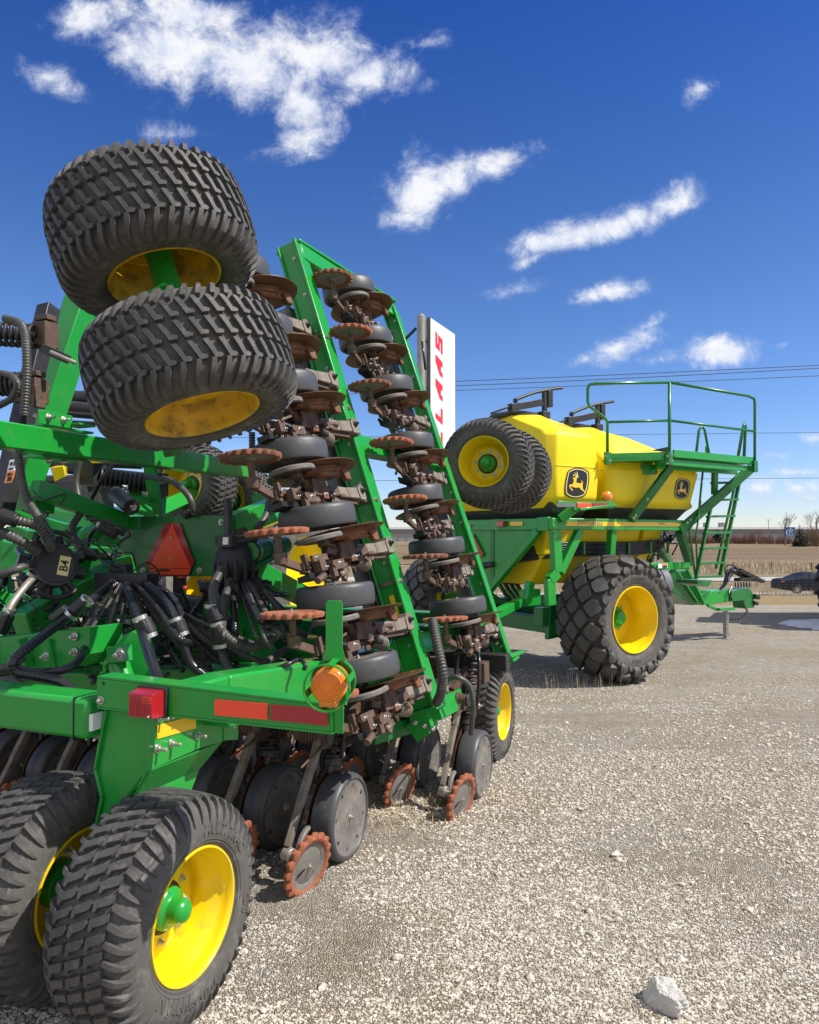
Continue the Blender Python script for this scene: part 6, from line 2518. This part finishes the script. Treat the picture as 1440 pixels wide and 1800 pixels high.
# ---- belts under the tanks, hoppers below the frame
mb = MB()
z1, z2 = C(975, 890, .5).z, C(980, 912, .5).z
for f0, f1 in ((-1.08, -.25), (.0, 1.86)):
    mb.hexa([V(f0, .50, zb - .01), V(f1, .50, zb - .01), V(f1, 2.87, zb - .01), V(f0, 2.87, zb - .01)], [V(f0 + .12, .62, z2), V(f1 - .2, .62, z2), V(f1 - .2, 2.75, z2), V(f0 + .12, 2.75, z2)])
mb.build_each('tank_cradle', BLACKST, cart, bev=.02)
mb = MB()
zf = C(985, 921, .45).z
for f0, f1 in ((-.92, -.34), (-.30, .34), (.40, 1.02), (1.08, 1.5)):
    mb.hexa([V(f0, .75, zf - .04), V(f1, .75, zf - .04), V(f1, 2.6, zf - .04), V(f0, 2.6, zf - .04)], [V(f0 + .04, .85, zf - .42), V(f1 - .04, .85, zf - .42), V(f1 - .04, 2.5, zf - .42), V(f0 + .04, 2.5, zf - .42)])
    mb.hexa([V(f0 + .05, .88, zf - .42), V(f1 - .05, .88, zf - .42), V(f1 - .05, 2.5, zf - .42), V(f0 + .05, 2.5, zf - .42)], [V(f0 + .12, 1.2, zf - .85), V(f1 - .12, 1.2, zf - .85), V(f1 - .12, 2.2, zf - .85), V(f0 + .12, 2.2, zf - .85)])
mb.build_each('hopper', POLY, cart, bev=.02)
mb = MB()
for i in range(6):
    z = C(1000, 955 + i * 4.2, .7).z
    mb.tube([V(-1.0, 1.3, z - .10), V(-.80, .9, z - .03), V(-.5, .76, z), V(.0, .70 + .03 * (i % 2), z), V(.8, .70, z), V(1.5, .74 + .02 * i, z + .02), V(1.7, 1.0, z - .1)], .022, 8)
mb.build_each('seed_pipe', BLACKST, cart, ang=180)
mb = MB()
for f in (-.3, .25, .62, 1.1, 1.5):
    z = C(1000, 965, .66).z
    mb.box((f, .66, z), (.03, .03, .17))
mb.build_each('pipe_strap', GREEN2, cart)
mb = MB()
rr = random.Random(3)
for k in range(14):
    p = V(1.55 + rr.uniform(-.15, .15), .7 + rr.uniform(-.1, .3), zf - .15 + rr.uniform(-.2, .1))
    mb.tube([p, p + V(rr.uniform(-.2, .2), .05, rr.uniform(-.15, .15)), p + V(rr.uniform(-.2, .2), .1, rr.uniform(-.35, .0))], .013, 6)
mb.build('pipe_bundle', HOSE2, cart, ang=180)

# ---- frame
hb = .155
fr0, fr1 = C(985, 921, .45).x - .12, C(1200, 921, .45).x
mb = MB()
mb.bar(V(fr0, .47, zf), V(fr1, .47, zf), .09, hb)
mb.bar(V(fr0, 2.9, zf), V(fr1, 2.9, zf), .09, hb)
mb.bar(V(fr0, .42, zf), V(fr0, 3.3, zf), .10, hb)
mb.bar(V(fr1 - .1, .5, zf), V(fr1 - .1, 2.9, zf), .10, hb)
mb.bar(V(.1, .5, zf), V(.1, 2.9, zf), .09, .12)
mb.box((fr0 - .03, .60, zf), (.06, .22, hb + .03))
mb.box((fr0 - .03, 1.55, zf), (.05, .16, hb + .01))
mb.build('frame_rail', GREEN, cart, bev=.008)


def quad(name, pts, th, m, bev=.004, d=None):
    mb = MB()
    d = d or V(0, 1, 0)
    mb.hexa(pts, [p + d * th for p in pts])
    return mb.build(name, m, cart, bev=bev)


rf = lambda px, py, o=0: CR(px, py, -1.08 + o)
quad('rear_panel', [rf(806, 932), rf(950, 932), rf(884, 1006), rf(866, 1020), rf(845, 1045), rf(806, 1045)], .03, GREEN, d=X)
quad('rear_panel_edge', [rf(862, 932, -.012), rf(868, 932, -.012), rf(868, 1022, -.012), rf(862, 1026, -.012)], .01, GREEN2, d=X)
mb = MB()
mb.bar(rf(947, 933, -.02), rf(853, 1046, -.02), .10, .09, up=X)
mb.build('rear_brace', GREEN, cart, bev=.006)
mb = MB()
for p0, p1, w_ in ((C(976, 932, .44), C(979, 1006, .44), .14), (C(1019, 932, .46), C(984, 1006, .46), .11)):
    mb.bar(p0, p1, w_, .09, up=Yv)
mb.bar(C(979, 1006, .44), C(966, 1020, .44), .14, .09, up=Yv)
mb.bar(C(966, 1018, .44), C(968, 1064, .44), .14, .08, up=Yv)
mb.bar(V(.1, .5, zf), V(.1, .62, .95), .1, .1, up=X)
mb.build_each('frame_leg', GREEN, cart, bev=.006)
mb = MB()
mb.cyl(V(0, .3, wz), V(0, 4.3, wz), .11, 20)
mb.bar(V(-.85, 1.0, .86), V(1.2, 1.0, .86), .18, .26)
mb.bar(V(-.85, 2.6, .86), V(1.2, 2.6, .86), .18, .26)
mb.bar(V(-.55, .55, .72), V(-.55, 3.0, .72), .16, .22)
mb.bar(V(-.0, .55, .80), V(-.0, 4.0, .70), .20, .30)
mb.hexa([V(-.7, .98, 1.2), V(-.3, .98, 1.1), V(-.2, .98, .6), V(-.75, .98, .55)], [V(-.7, .90, 1.2), V(-.3, .90, 1.1), V(-.2, .90, .6), V(-.75, .90, .55)])
mb.build_each('axle_frame', GREEN2, cart, bev=.01)
mb = MB()
mb.bar(CY(926, 1053, 10.2), CY(858, 1086, 9.2), .11, .11)
mb.bar(CY(932, 1022, 10.0), CY(926, 1060, 10.0), .10, .10, up=X)
mb.box((0, 0, 0), (.3, .1, .22), Matrix.Translation(CY(932, 1050, 10.1)))
mb.build('rear_drawbar', GREEN, cart, bev=.006)
mb = MB()
for i in range(4):
    a0, a1 = CR(872 + 9 * i, 1018 - i * 3, -.6), CR(898 + 9 * i, 1058, -.6)
    mb.bar(a0, a1, .05, .05, up=X)
for i in range(4):
    mb.tube([CR(846 + 5 * i, 1040, -.8), CR(862 + 6 * i, 1054, -.7), CR(890 + 6 * i, 1061, -.6), CR(925, 1062, -.5)], .025, 6)
mb.cyl(CR(905, 1062, -.5), CR(965, 1064, -.5), .04, 10)
mb.build_each('step_bars', GREEN2, cart, bev=.003)
mb = MB()
mb.cyl(CR(922, 1000, -.75), CR(960, 972, -.6), .035, 10)
mb.box((0, 0, 0), (.3, .3, .28), Matrix.Translation(CR(906, 1010, -.55)))
mb.tube([CR(836, 998, -1.1), CR(850, 994, -1.1), CR(868, 992, -1.1)], .045, 8)
mb.build_each('rear_gearbox', BLACKST, cart, bev=.01)

# ---- writing and stripes on the side rail
sl = .423
quad('side_stripe', [C(994, 924.5, sl), C(1205, 925.5, sl), C(1206, 923, sl), C(1198, 920.5, sl), C(1184, 918.5, sl), C(998, 916.5, sl)], -.0015, YTAPE, 0)


def words(s, px0, px1, py, l, hpx, m, lift, bold=.0, name='lettering'):
    p0, p1 = C(px0, py, l), C(px1, py, l)
    vs, fs = text_mesh(s, 1.0, bold=bold, ext=.0)
    xmin, xmax = min(v.x for v in vs), max(v.x for v in vs)
    ymin, ymax = min(v.y for v in vs), max(v.y for v in vs)
    h = C(px0, py - hpx, l).z - p0.z
    mb = MB()
    mb.add([V(p0.x + (v.x - xmin) / (xmax - xmin) * (p1.x - p0.x), l - lift, p0.z + (v.y - ymin) / (ymax - ymin) * h) for v in vs], fs)
    return mb.build(name, m, cart)


words('JOHN', 1015, 1034.5, 923.6, sl, 8.6, BLACK, .003, bold=.05)
words('DEERE', 1037, 1059, 923.6, sl, 8.6, BLACK, .003, bold=.05)
words('JOHN', 1015.8, 1033.8, 922.8, sl, 7.0, CREAM, .0045)
words('DEERE', 1037.8, 1058.2, 922.8, sl, 7.0, CREAM, .0045)
words('1910', 1158, 1168, 923.2, sl, 5.4, BLACK, .003, bold=.06)
words('1910', 1158.4, 1167.6, 922.8, sl, 4.6, CREAM, .0045)
# maker's badge, reflectors, lamps and warning triangle on the rear
bd = empty('rear_badge', parent=cart)
for k, (pts, m) in enumerate((([(821, 922), (826, 921), (828, 930), (824, 931), (824, 927)], CREAM), ([(820, 922), (824, 923), (824, 926)], BLACK), ([(832, 922), (828, 923), (828, 926)], BLACK))):
    mb = MB()
    a = [rf(x, y, -.055 - .002 * k) for x, y in pts]
    mb.hexa(a, [p - V(.002, 0, 0) for p in a])
    mb.build('badge_print', m, bd)
quad('yellow_reflector', [rf(896.5, 917, -.054), rf(919, 917, -.054), rf(919, 924, -.054), rf(896.5, 924, -.054)], -.003, YTAPE, 0, X)
mb = MB()
a = [rf(877, 916, -.055), rf(890, 915.5, -.055), rf(890, 926, -.055), rf(877, 926, -.055)]
mb.hexa(a, [p - V(.06, 0, 0) for p in a])
mb.build('tail_lamp', REDLENS, cart, bev=.008)
t3 = empty('warning_triangle', parent=cart)
tp = [(829, 940), (848, 977), (812, 977)]
mb = MB()
a = [rf(x, y, -.03) for x, y in ((826, 939), (832, 939), (850, 974), (847, 979), (811, 979), (808, 974))]
mb.hexa(a, [p - V(.004, 0, 0) for p in a])
mb.build('border', RED2, t3)
mb = MB()
a = [rf(x, y, -.036) for x, y in ((829, 941), (845, 976), (811, 976))]
mb.hexa(a, [p - V(.003, 0, 0) for p in a])
mb.build('triangle', RED, t3)
# light bracket at the right rear corner
mb = MB()
mb.bar(C(985, 913, .40), C(1012, 892, .30), .12, .06, up=Yv)
mb.bar(C(1008, 890, .22), C(1078, 887, .22), .03, .10, up=UP)
mb.bar(C(980, 886, .22), C(1013, 887, .22), .03, .08, up=UP)
mb.bar(C(1013, 896, .24), C(1076, 888, .24), .16, .03, up=UP)
mb.build_each('light_bracket', GREEN, cart, bev=.004)
quad('red_reflector', [C(1015, 884.5, .2), C(1040, 884.5, .2), C(1040, 892, .2), C(1015, 892, .2)], -.003, RED, 0)
quad('red_reflector', [C(1042, 884.5, .2), C(1070, 884, .2), C(1070, 891, .2), C(1042, 892, .2)], -.003, RED2, 0)
quad('grey_reflector', [C(979, 884, .2), C(1012, 884.5, .2), C(1012, 891, .2), C(979, 891, .2)], -.003, GREYSTEEL, 0)
mb = MB()
cl = C(1068, 873, .25)
mb.lathe([(-.03, .05), (-.03, .072), (.02, .072), (.045, .05), (.055, .0001)], frame(cl, V(-.2, -1, 0), z=UP), 24)
mb.cyl(cl - V(0, 0, .06), cl - V(0, 0, .10), .03, 10)
mb.build('amber_lamp', AMBER, cart)

# ---- platform and railing
PLl = -.10
zp = C(1068, 799, PLl).z
zp2 = C(1325, 807, PLl).z
yM = P(1178, 800, 10.12)
mid = CI @ yM
def CP2(px, py, back=0):
    return CY(px, py, 10.12 + back)
mb = MB()
a0, a1 = CP2(1068, 797), CP2(1176, 794)
b0, b1 = CP2(1068, 812), CP2(1176, 808)
inner = CI.to_3x3() @ V(0, 1, 0)
mb.hexa([a0, a1, b1, b0], [p + inner * .03 for p in (a0, a1, b1, b0)])
c0, c1 = CP2(1068, 808), CP2(1176, 804)
mb.hexa([c0, c1, c1 + inner * .75, c0 + inner * .75], [p + V(0, 0, .02) for p in (c0, c1, c1 + inner * .75, c0 + inner * .75)])
for k in range(14):
    q = c0.lerp(c1, (k + .5) / 14) - V(0, 0, .012)
    mb.bar(q, q + inner * .7, .03, .02)
mb.bar(b0 + inner * .5 - V(0, 0, .09), b1 + inner * .5 - V(0, 0, .09), .05, .14)
mb.build('rear_platform', GREEN, cart, bev=.003)
mb = MB()
p0, p1 = C(1184, 798, PLl), C(1324, 809, PLl)
p0.z = p1.z = (p0.z + p1.z) / 2
mb.bar(p0, p1, .03, .105)
for k in range(26):
    q = p0.lerp(p1, (k + .5) / 26) - V(0, 0, .04)
    mb.bar(q + Yv * .0, q + Yv * .62, .056, .02)
mb.bar(p0 + V(.02, .30, -.12), p1 + V(.02, .30, -.12), .05, .14)
mb.bar(p0 + V(.02, .05, -.12), p1 + V(.02, .05, -.12), .05, .08)
mb.build('front_platform', GREEN, cart, bev=.003)
mb = MB()
mb.hexa([CP2(1144, 792, .2), CP2(1176, 785, .2), CP2(1178, 795, .2)], [CP2(1144, 792, .3), CP2(1176, 785, .3), CP2(1178, 795, .3)])
mb.build('rubber_flap', BLACKST, cart)
mb = MB()
rp = .021
m0 = CP2(1177, 672)
dz = V(0, 0, -1)
mb.tube([m0, CP2(1046, 674), CP2(1037, 676), CP2(1033.5, 682), CP2(1033.5, 706), CP2(1036, 714), CP2(1064, 735), CP2(1068, 742), CP2(1068, 816)], rp, 10, smooth=False)
mb.tube([CP2(1068, 742), CP2(1177, 739)], rp * .9, 10, smooth=False)
t1, t2 = C(1316, 696, PLl - .02), C(1326, 701, PLl - .02)
mb.tube([m0, t1, t2, C(1327, 708, PLl - .02), C(1327, 828, PLl - .02)], rp, 10, smooth=False)
mb.tube([CP2(1177, 739), C(1327, 758, PLl - .02)], rp * .9, 10, smooth=False)
mb.tube([m0, CP2(1177, 818)], rp * 1.05, 10, smooth=False)
mb.build('railing', GREEN2, cart, ang=180)
mb = MB()
for p in (CP2(1068, 806, -.03), CP2(1177, 806, -.03), C(1327, 820, PLl - .03)):
    mb.box((0, 0, 0), (.09, .05, .17), Matrix.Translation(p))
mb.mat(GREEN2)
mb.mat(ZINC)
for p in (CP2(1064, 802, -.08), CP2(1072, 810, -.08), CP2(1173, 802, -.08), CP2(1181, 810, -.08), CP2(1173, 815, -.08), CP2(1181, 799, -.08)):
    mb.bolt(p, V(.3, -1, 0), .012, .012)
mb.mats = [GREEN2, ZINC]
mb.build_each('railing_foot', None, cart)
mb = MB()
mb.bar(C(1181, 818, .16), C(1110, 914, .40), .12, .06, up=Yv)
mb.bar(C(1322, 822, .06), C(1196, 932, .44), .14, .06, up=Yv)
mb.bar(C(1257, 824, .2), C(1256, 868, .3), .10, .06, up=Yv)
mb.build_each('platform_strut', GREEN2, cart, bev=.004)
mb = MB()
for p in (C(1117, 906, .34), C(1114, 911, .34), C(1138, 878, .26), C(1208, 919, .37), C(1214, 914, .36)):
    mb.bolt(p, -Yv, .012, .012)
mb.build_each('strut_bolt', ZINC, cart)

# ---- ladder and its hand rails
lad = empty('ladder', parent=cart)
LL = .30
mb = MB()
mb.bar(C(1254, 872, LL), C(1223, 1018, LL), .05, .03, up=X)
mb.build('side_rail', GREEN2, lad, bev=.003)
mb = MB()
mb.bar(C(1303, 832, LL), C(1266, 1012, LL), .055, .03, up=X)
mb.bar(C(1297, 832, LL + .12), C(1259, 1000, LL + .12), .035, .03, up=X)
mb.build('side_rail', GREEN2, lad, bev=.003)
for (x0, x1, y) in ((1252, 1301, 849), (1249, 1296, 879), (1244, 1290, 908), (1238, 1284, 937), (1233, 1278, 964), (1228, 1272, 990), (1224, 1268, 1014)):
    mb = MB()
    mb.bar(C(x0, y, LL), C(x1, y - 1, LL), .07, .035)
    mb.build('rung', GREEN2, lad, bev=.003)
mb = MB()
mb.tube([C(1222, 812, .25), C(1229, 756, .25), C(1234, 749, .25), C(1239, 756, .25), C(1247, 800, .25)], .02, 8, smooth=False)
mb.tube([C(1242, 798, .45), C(1242, 785, .45)], .02, 8, smooth=False)
mb.tube([C(1297, 806, .25), C(1307, 750, .25), C(1309.5, 745, .25), C(1311, 750, .25), C(1308, 806, .2)], .024, 8, smooth=False)
mb.tube([C(1236, 826, .25), C(1228, 905, .3), C(1212, 932, .35), C(1222, 1010, .35)], .016, 8, smooth=False)
mb.tube([C(1232, 880, .3), C(1224, 940, .33), C(1226, 1010, .33)], .014, 8, smooth=False)
mb.build_each('hand_rail', GREEN2, lad, ang=180)

# ---- tongue and hitch
HL = 1.25


def HC(px, py, l):
    return C(px, py, l + (.85 if l > .8 else 0))


mb = MB()
mb.bar(HC(1195, 934, .55), HC(1213, 990, .75), .10, .12, up=Yv)
mb.bar(HC(1150, 955, .8), HC(1140, 1000, .9), .10, .10, up=Yv)
mb.bar(HC(1158, 960, .8), HC(1185, 1000, .9), .10, .10, up=Yv)
mb.build_each('tongue_brace', GREEN2, cart, bev=.006)
mb = MB()
mb.bar(HC(1142, 996, .55), HC(1211, 994, .55), .06, .11)
mb.build('tongue_cross_rail', GREEN, cart, bev=.006)
quad('tongue_plate', [HC(1172, 1004, .9), HC(1212, 1003, .9), HC(1240, 1062, 1.1), HC(1216, 1064, 1.1), HC(1172, 1032, .9)], .5, GREEN2, .01)
mb = MB()
mb.bar(HC(1208, 1000, .84), HC(1238, 1060, 1.05), .05, .05, up=Yv)
mb.bar(HC(1192, 1006, .86), HC(1228, 1060, 1.05), .03, .03, up=Yv)
mb.build_each('tongue_rib', GREEN, cart, bev=.005)
quad('tongue_beam', [HC(1236, 1064, 1.1), HC(1246, 1047, 1.1), HC(1251, 1039, 1.1), HC(1281, 1037, 1.1), HC(1281, 1058, 1.1), HC(1252, 1062, 1.1)], .32, GREEN, .012)
quad('hitch_head', [HC(1286, 1038, 1.12), HC(1318, 1034, 1.12), HC(1326, 1045, 1.12), HC(1327, 1068, 1.12), HC(1310, 1070, 1.12), HC(1308, 1056, 1.12), HC(1286, 1058, 1.12)], .26, GREEN2, .012)
quad('tool_box', [HC(1232, 1047, 1.2), HC(1242, 1040, 1.2), HC(1245, 1056, 1.2), HC(1235, 1056, 1.2)], .2, GREEN2)
quad('step_plate', [HC(1225, 1020, .6), HC(1253, 1020, .6), HC(1246, 1032, .6), HC(1228, 1027, .6)], .4, GREEN2)
mb = MB()
mb.bar(HC(1244, 1064, 1.1), HC(1262, 1072, 1.1), .06, .05)
mb.bar(HC(1262, 1071, 1.05), HC(1289, 1070, 1.05), .10, .05)
mb.build('jack_bracket', GREEN, cart, bev=.006)
mb = MB()
js = HC(1276, 1074, 1.15)
gw = gz((CM @ js).x, (CM @ js).y) + .03 - CO.z
mb.mat(SILVER).box((js.x, js.y, (js.z + gw) / 2), (.075, .075, js.z - gw))
mb.box((js.x, js.y, gw + .01), (.2, .2, .02))
mb.mat(BLACK)
for k in range(4):
    z = gw + .12 + k * .085
    mb.cyl(V(js.x, js.y - .039, z), V(js.x, js.y - .0385, z), .014, 10)
mb.build('jack_stand', None, cart)
mb = MB()
for k in range(9):
    o = V(0, .03 * k - .1, rr.uniform(-.012, .012))
    j = lambda q: rr.uniform(-q, q)
    mb.tube([HC(1256 + 2 * k, 1041, 1.2) + o, HC(1266 + 2 * k, 1030 + j(3), 1.2) + o, HC(1277 + 1.2 * k, 1012 + j(4), 1.2) + o, HC(1285 + k, 1001 + j(3), 1.2) + o, HC(1297 + k, 1006 + k * .4, 1.2) + o, HC(1316, 1014 + k * .5, 1.2) + o * .5, HC(1330, 1019 + k * .3, 1.2) + o * .3], .013, 6)
mb.tube([HC(1276, 1012, 1.15), HC(1275, 998, 1.15), HC(1284, 993, 1.15), HC(1294, 998, 1.15), HC(1306, 1010, 1.15)], .014, 6)
for k in range(4):
    mb.tube([HC(1286, 1030 + 2 * k, 1.1), HC(1281, 1045, 1.05), HC(1287, 1055 - k, 1.05)], .012, 6)
mb.tube([HC(1331, 1020, 1.15), HC(1331, 1030, 1.15)], .006, 5)
mb.bar(HC(1300, 1002, 1.2), HC(1340, 1022, 1.2), .07, .07)
mb.cyl(HC(1330, 1018, 1.2), HC(1343, 1022, 1.2), .03, 8)
mb.build('hitch_hoses', HOSE2, cart, ang=60)
mb = MB()
for k in range(6):
    mb.box((0, 0, 0), (.022, .02, .10), Matrix.Translation(HC(1293 + 5 * k, 1028, 1.1)))
mb.box((0, 0, 0), (.45, .14, .06), Matrix.Translation(HC(1308, 1018, 1.15)))
mb.cyl(HC(1326, 1048, 1.1), HC(1333, 1050, 1.1), .05, 10)
mb.cyl(HC(1326, 1060, 1.1), HC(1331, 1061, 1.1), .04, 10)
mb.build_each('hose_holder', BLACKST, cart)
mb = MB()
ch = spline([HC(1304, 1056, 1.1), HC(1310, 1068, 1.1), HC(1314, 1074, 1.1), HC(1308, 1082, 1.1), HC(1299, 1088, 1.1), HC(1286, 1088, 1.1)], 10)
ch = resample(ch, .05)
for i in range(len(ch) - 1):
    d = (ch[i + 1] - ch[i])
    m = frame((ch[i] + ch[i + 1]) / 2, d, z=V(0, 0, 1) if i % 2 else V(.3, 1, 0))
    mb.tube([m @ V(.032 * math.cos(a), .018 * math.sin(a), 0) for a in [2 * math.pi * k / 10 for k in range(11)]], .007, 5, smooth=False, cap=False)
mb.build('safety_chain', BLACKST, cart, ang=180)
mb = MB()
a = [C(1157, 991, .50), C(1174, 990, .50), C(1174, 998, .50), C(1157, 999, .50)]
mb.mat(WHITE).hexa(a, [p - V(0, .002, 0) for p in a])
a = [C(1164, 990.8, .496), C(1174, 990.2, .496), C(1174, 993, .496), C(1164, 993.5, .496)]
mb.mat(AMBER).hexa(a, [p - V(0, .002, 0) for p in a])
a = [C(1165, 994.5, .496), C(1173, 994, .496), C(1173, 997.5, .496), C(1165, 998, .496)]
mb.mat(BLACK).hexa(a, [p - V(0, .002, 0) for p in a])
mb.build('warning_sticker', None, cart)
mb = MB()
mb.lathe([(-.2, .3), (-.2, .34), (.2, .34), (.2, .3)], frame(CY(1140, 1030, 12.2), V(1, 0, 0), z=UP), 30)
mb.build('fan_housing', GREYSTEEL, cart)

# ================================================================== a green tractor in front of the drill, glimpsed through it
tr = empty('farm_tractor', (0, 0, 0))
tag(tr, 'green tractor with yellow wheel hubs glimpsed through the frame of the folded drill', 'tractor')
mb = MB()
a, b = P(60, 905, 9.2), P(250, 905, 9.6)
mb.hexa([P(70, 885, 9), P(240, 905, 9.4), P(250, 1010, 9.4), P(70, 1010, 9)], [P(110, 880, 10.2), P(260, 895, 10.6), P(262, 1000, 10.6), P(110, 1000, 10.2)])
mb.build('body', GREEN2, tr, bev=.08)
mb = MB()
mb.bar(P(150, 905, 9.5), P(185, 835, 9.5), .10, .08, up=FW)
mb.bar(P(62, 905, 9.5), P(70, 840, 9.5), .10, .08, up=FW)
mb.bar(P(60, 845, 9.5), P(260, 842, 9.8), .5, .10)
mb.box((0, 0, 0), (.8, .6, .5), frame(P(130, 880, 9.6), RT, z=UP))
mb.build('cab', BLACKST, tr, bev=.03)
for px, py, Y in ((505, 1012, 8.4), (330, 1065, 8.2)):
    c = P(px, py, Y)
    e = empty('wheel', parent=tr, mtx=frame(c, RT, z=UP))
    mb = MB()
    mb.lathe([(-.26, .45), (-.28, .6), (-.24, .74), (.24, .74), (.28, .6), (.26, .45)], None, 48)
    for k in range(20):
        a = 2 * math.pi * k / 20
        for sg in (-1, 1):
            aa = a + (math.pi / 20 if sg > 0 else 0)
            d0, d1 = V(0, math.cos(aa), math.sin(aa)), V(0, math.cos(aa + .25), math.sin(aa + .25))
            mb.bar(d0 * .76 + V(sg * .01, 0, 0), d1 * .73 + V(sg * .25, 0, 0), .05, .07, up=d0)
    mb.build('tyre', DUSTYHUB if px < 400 else RUBBER, e)
    mb = MB()
    mb.lathe([(.24, .46), (.2, .42), (.05, .38), (.04, .15), (.06, .0001)], None, 40)
    mb.build('rim', POLY if px > 400 else YELLOW, e)

# the library meshes were only patterns for the copies
for o in LIB:
    bpy.data.objects.remove(o)
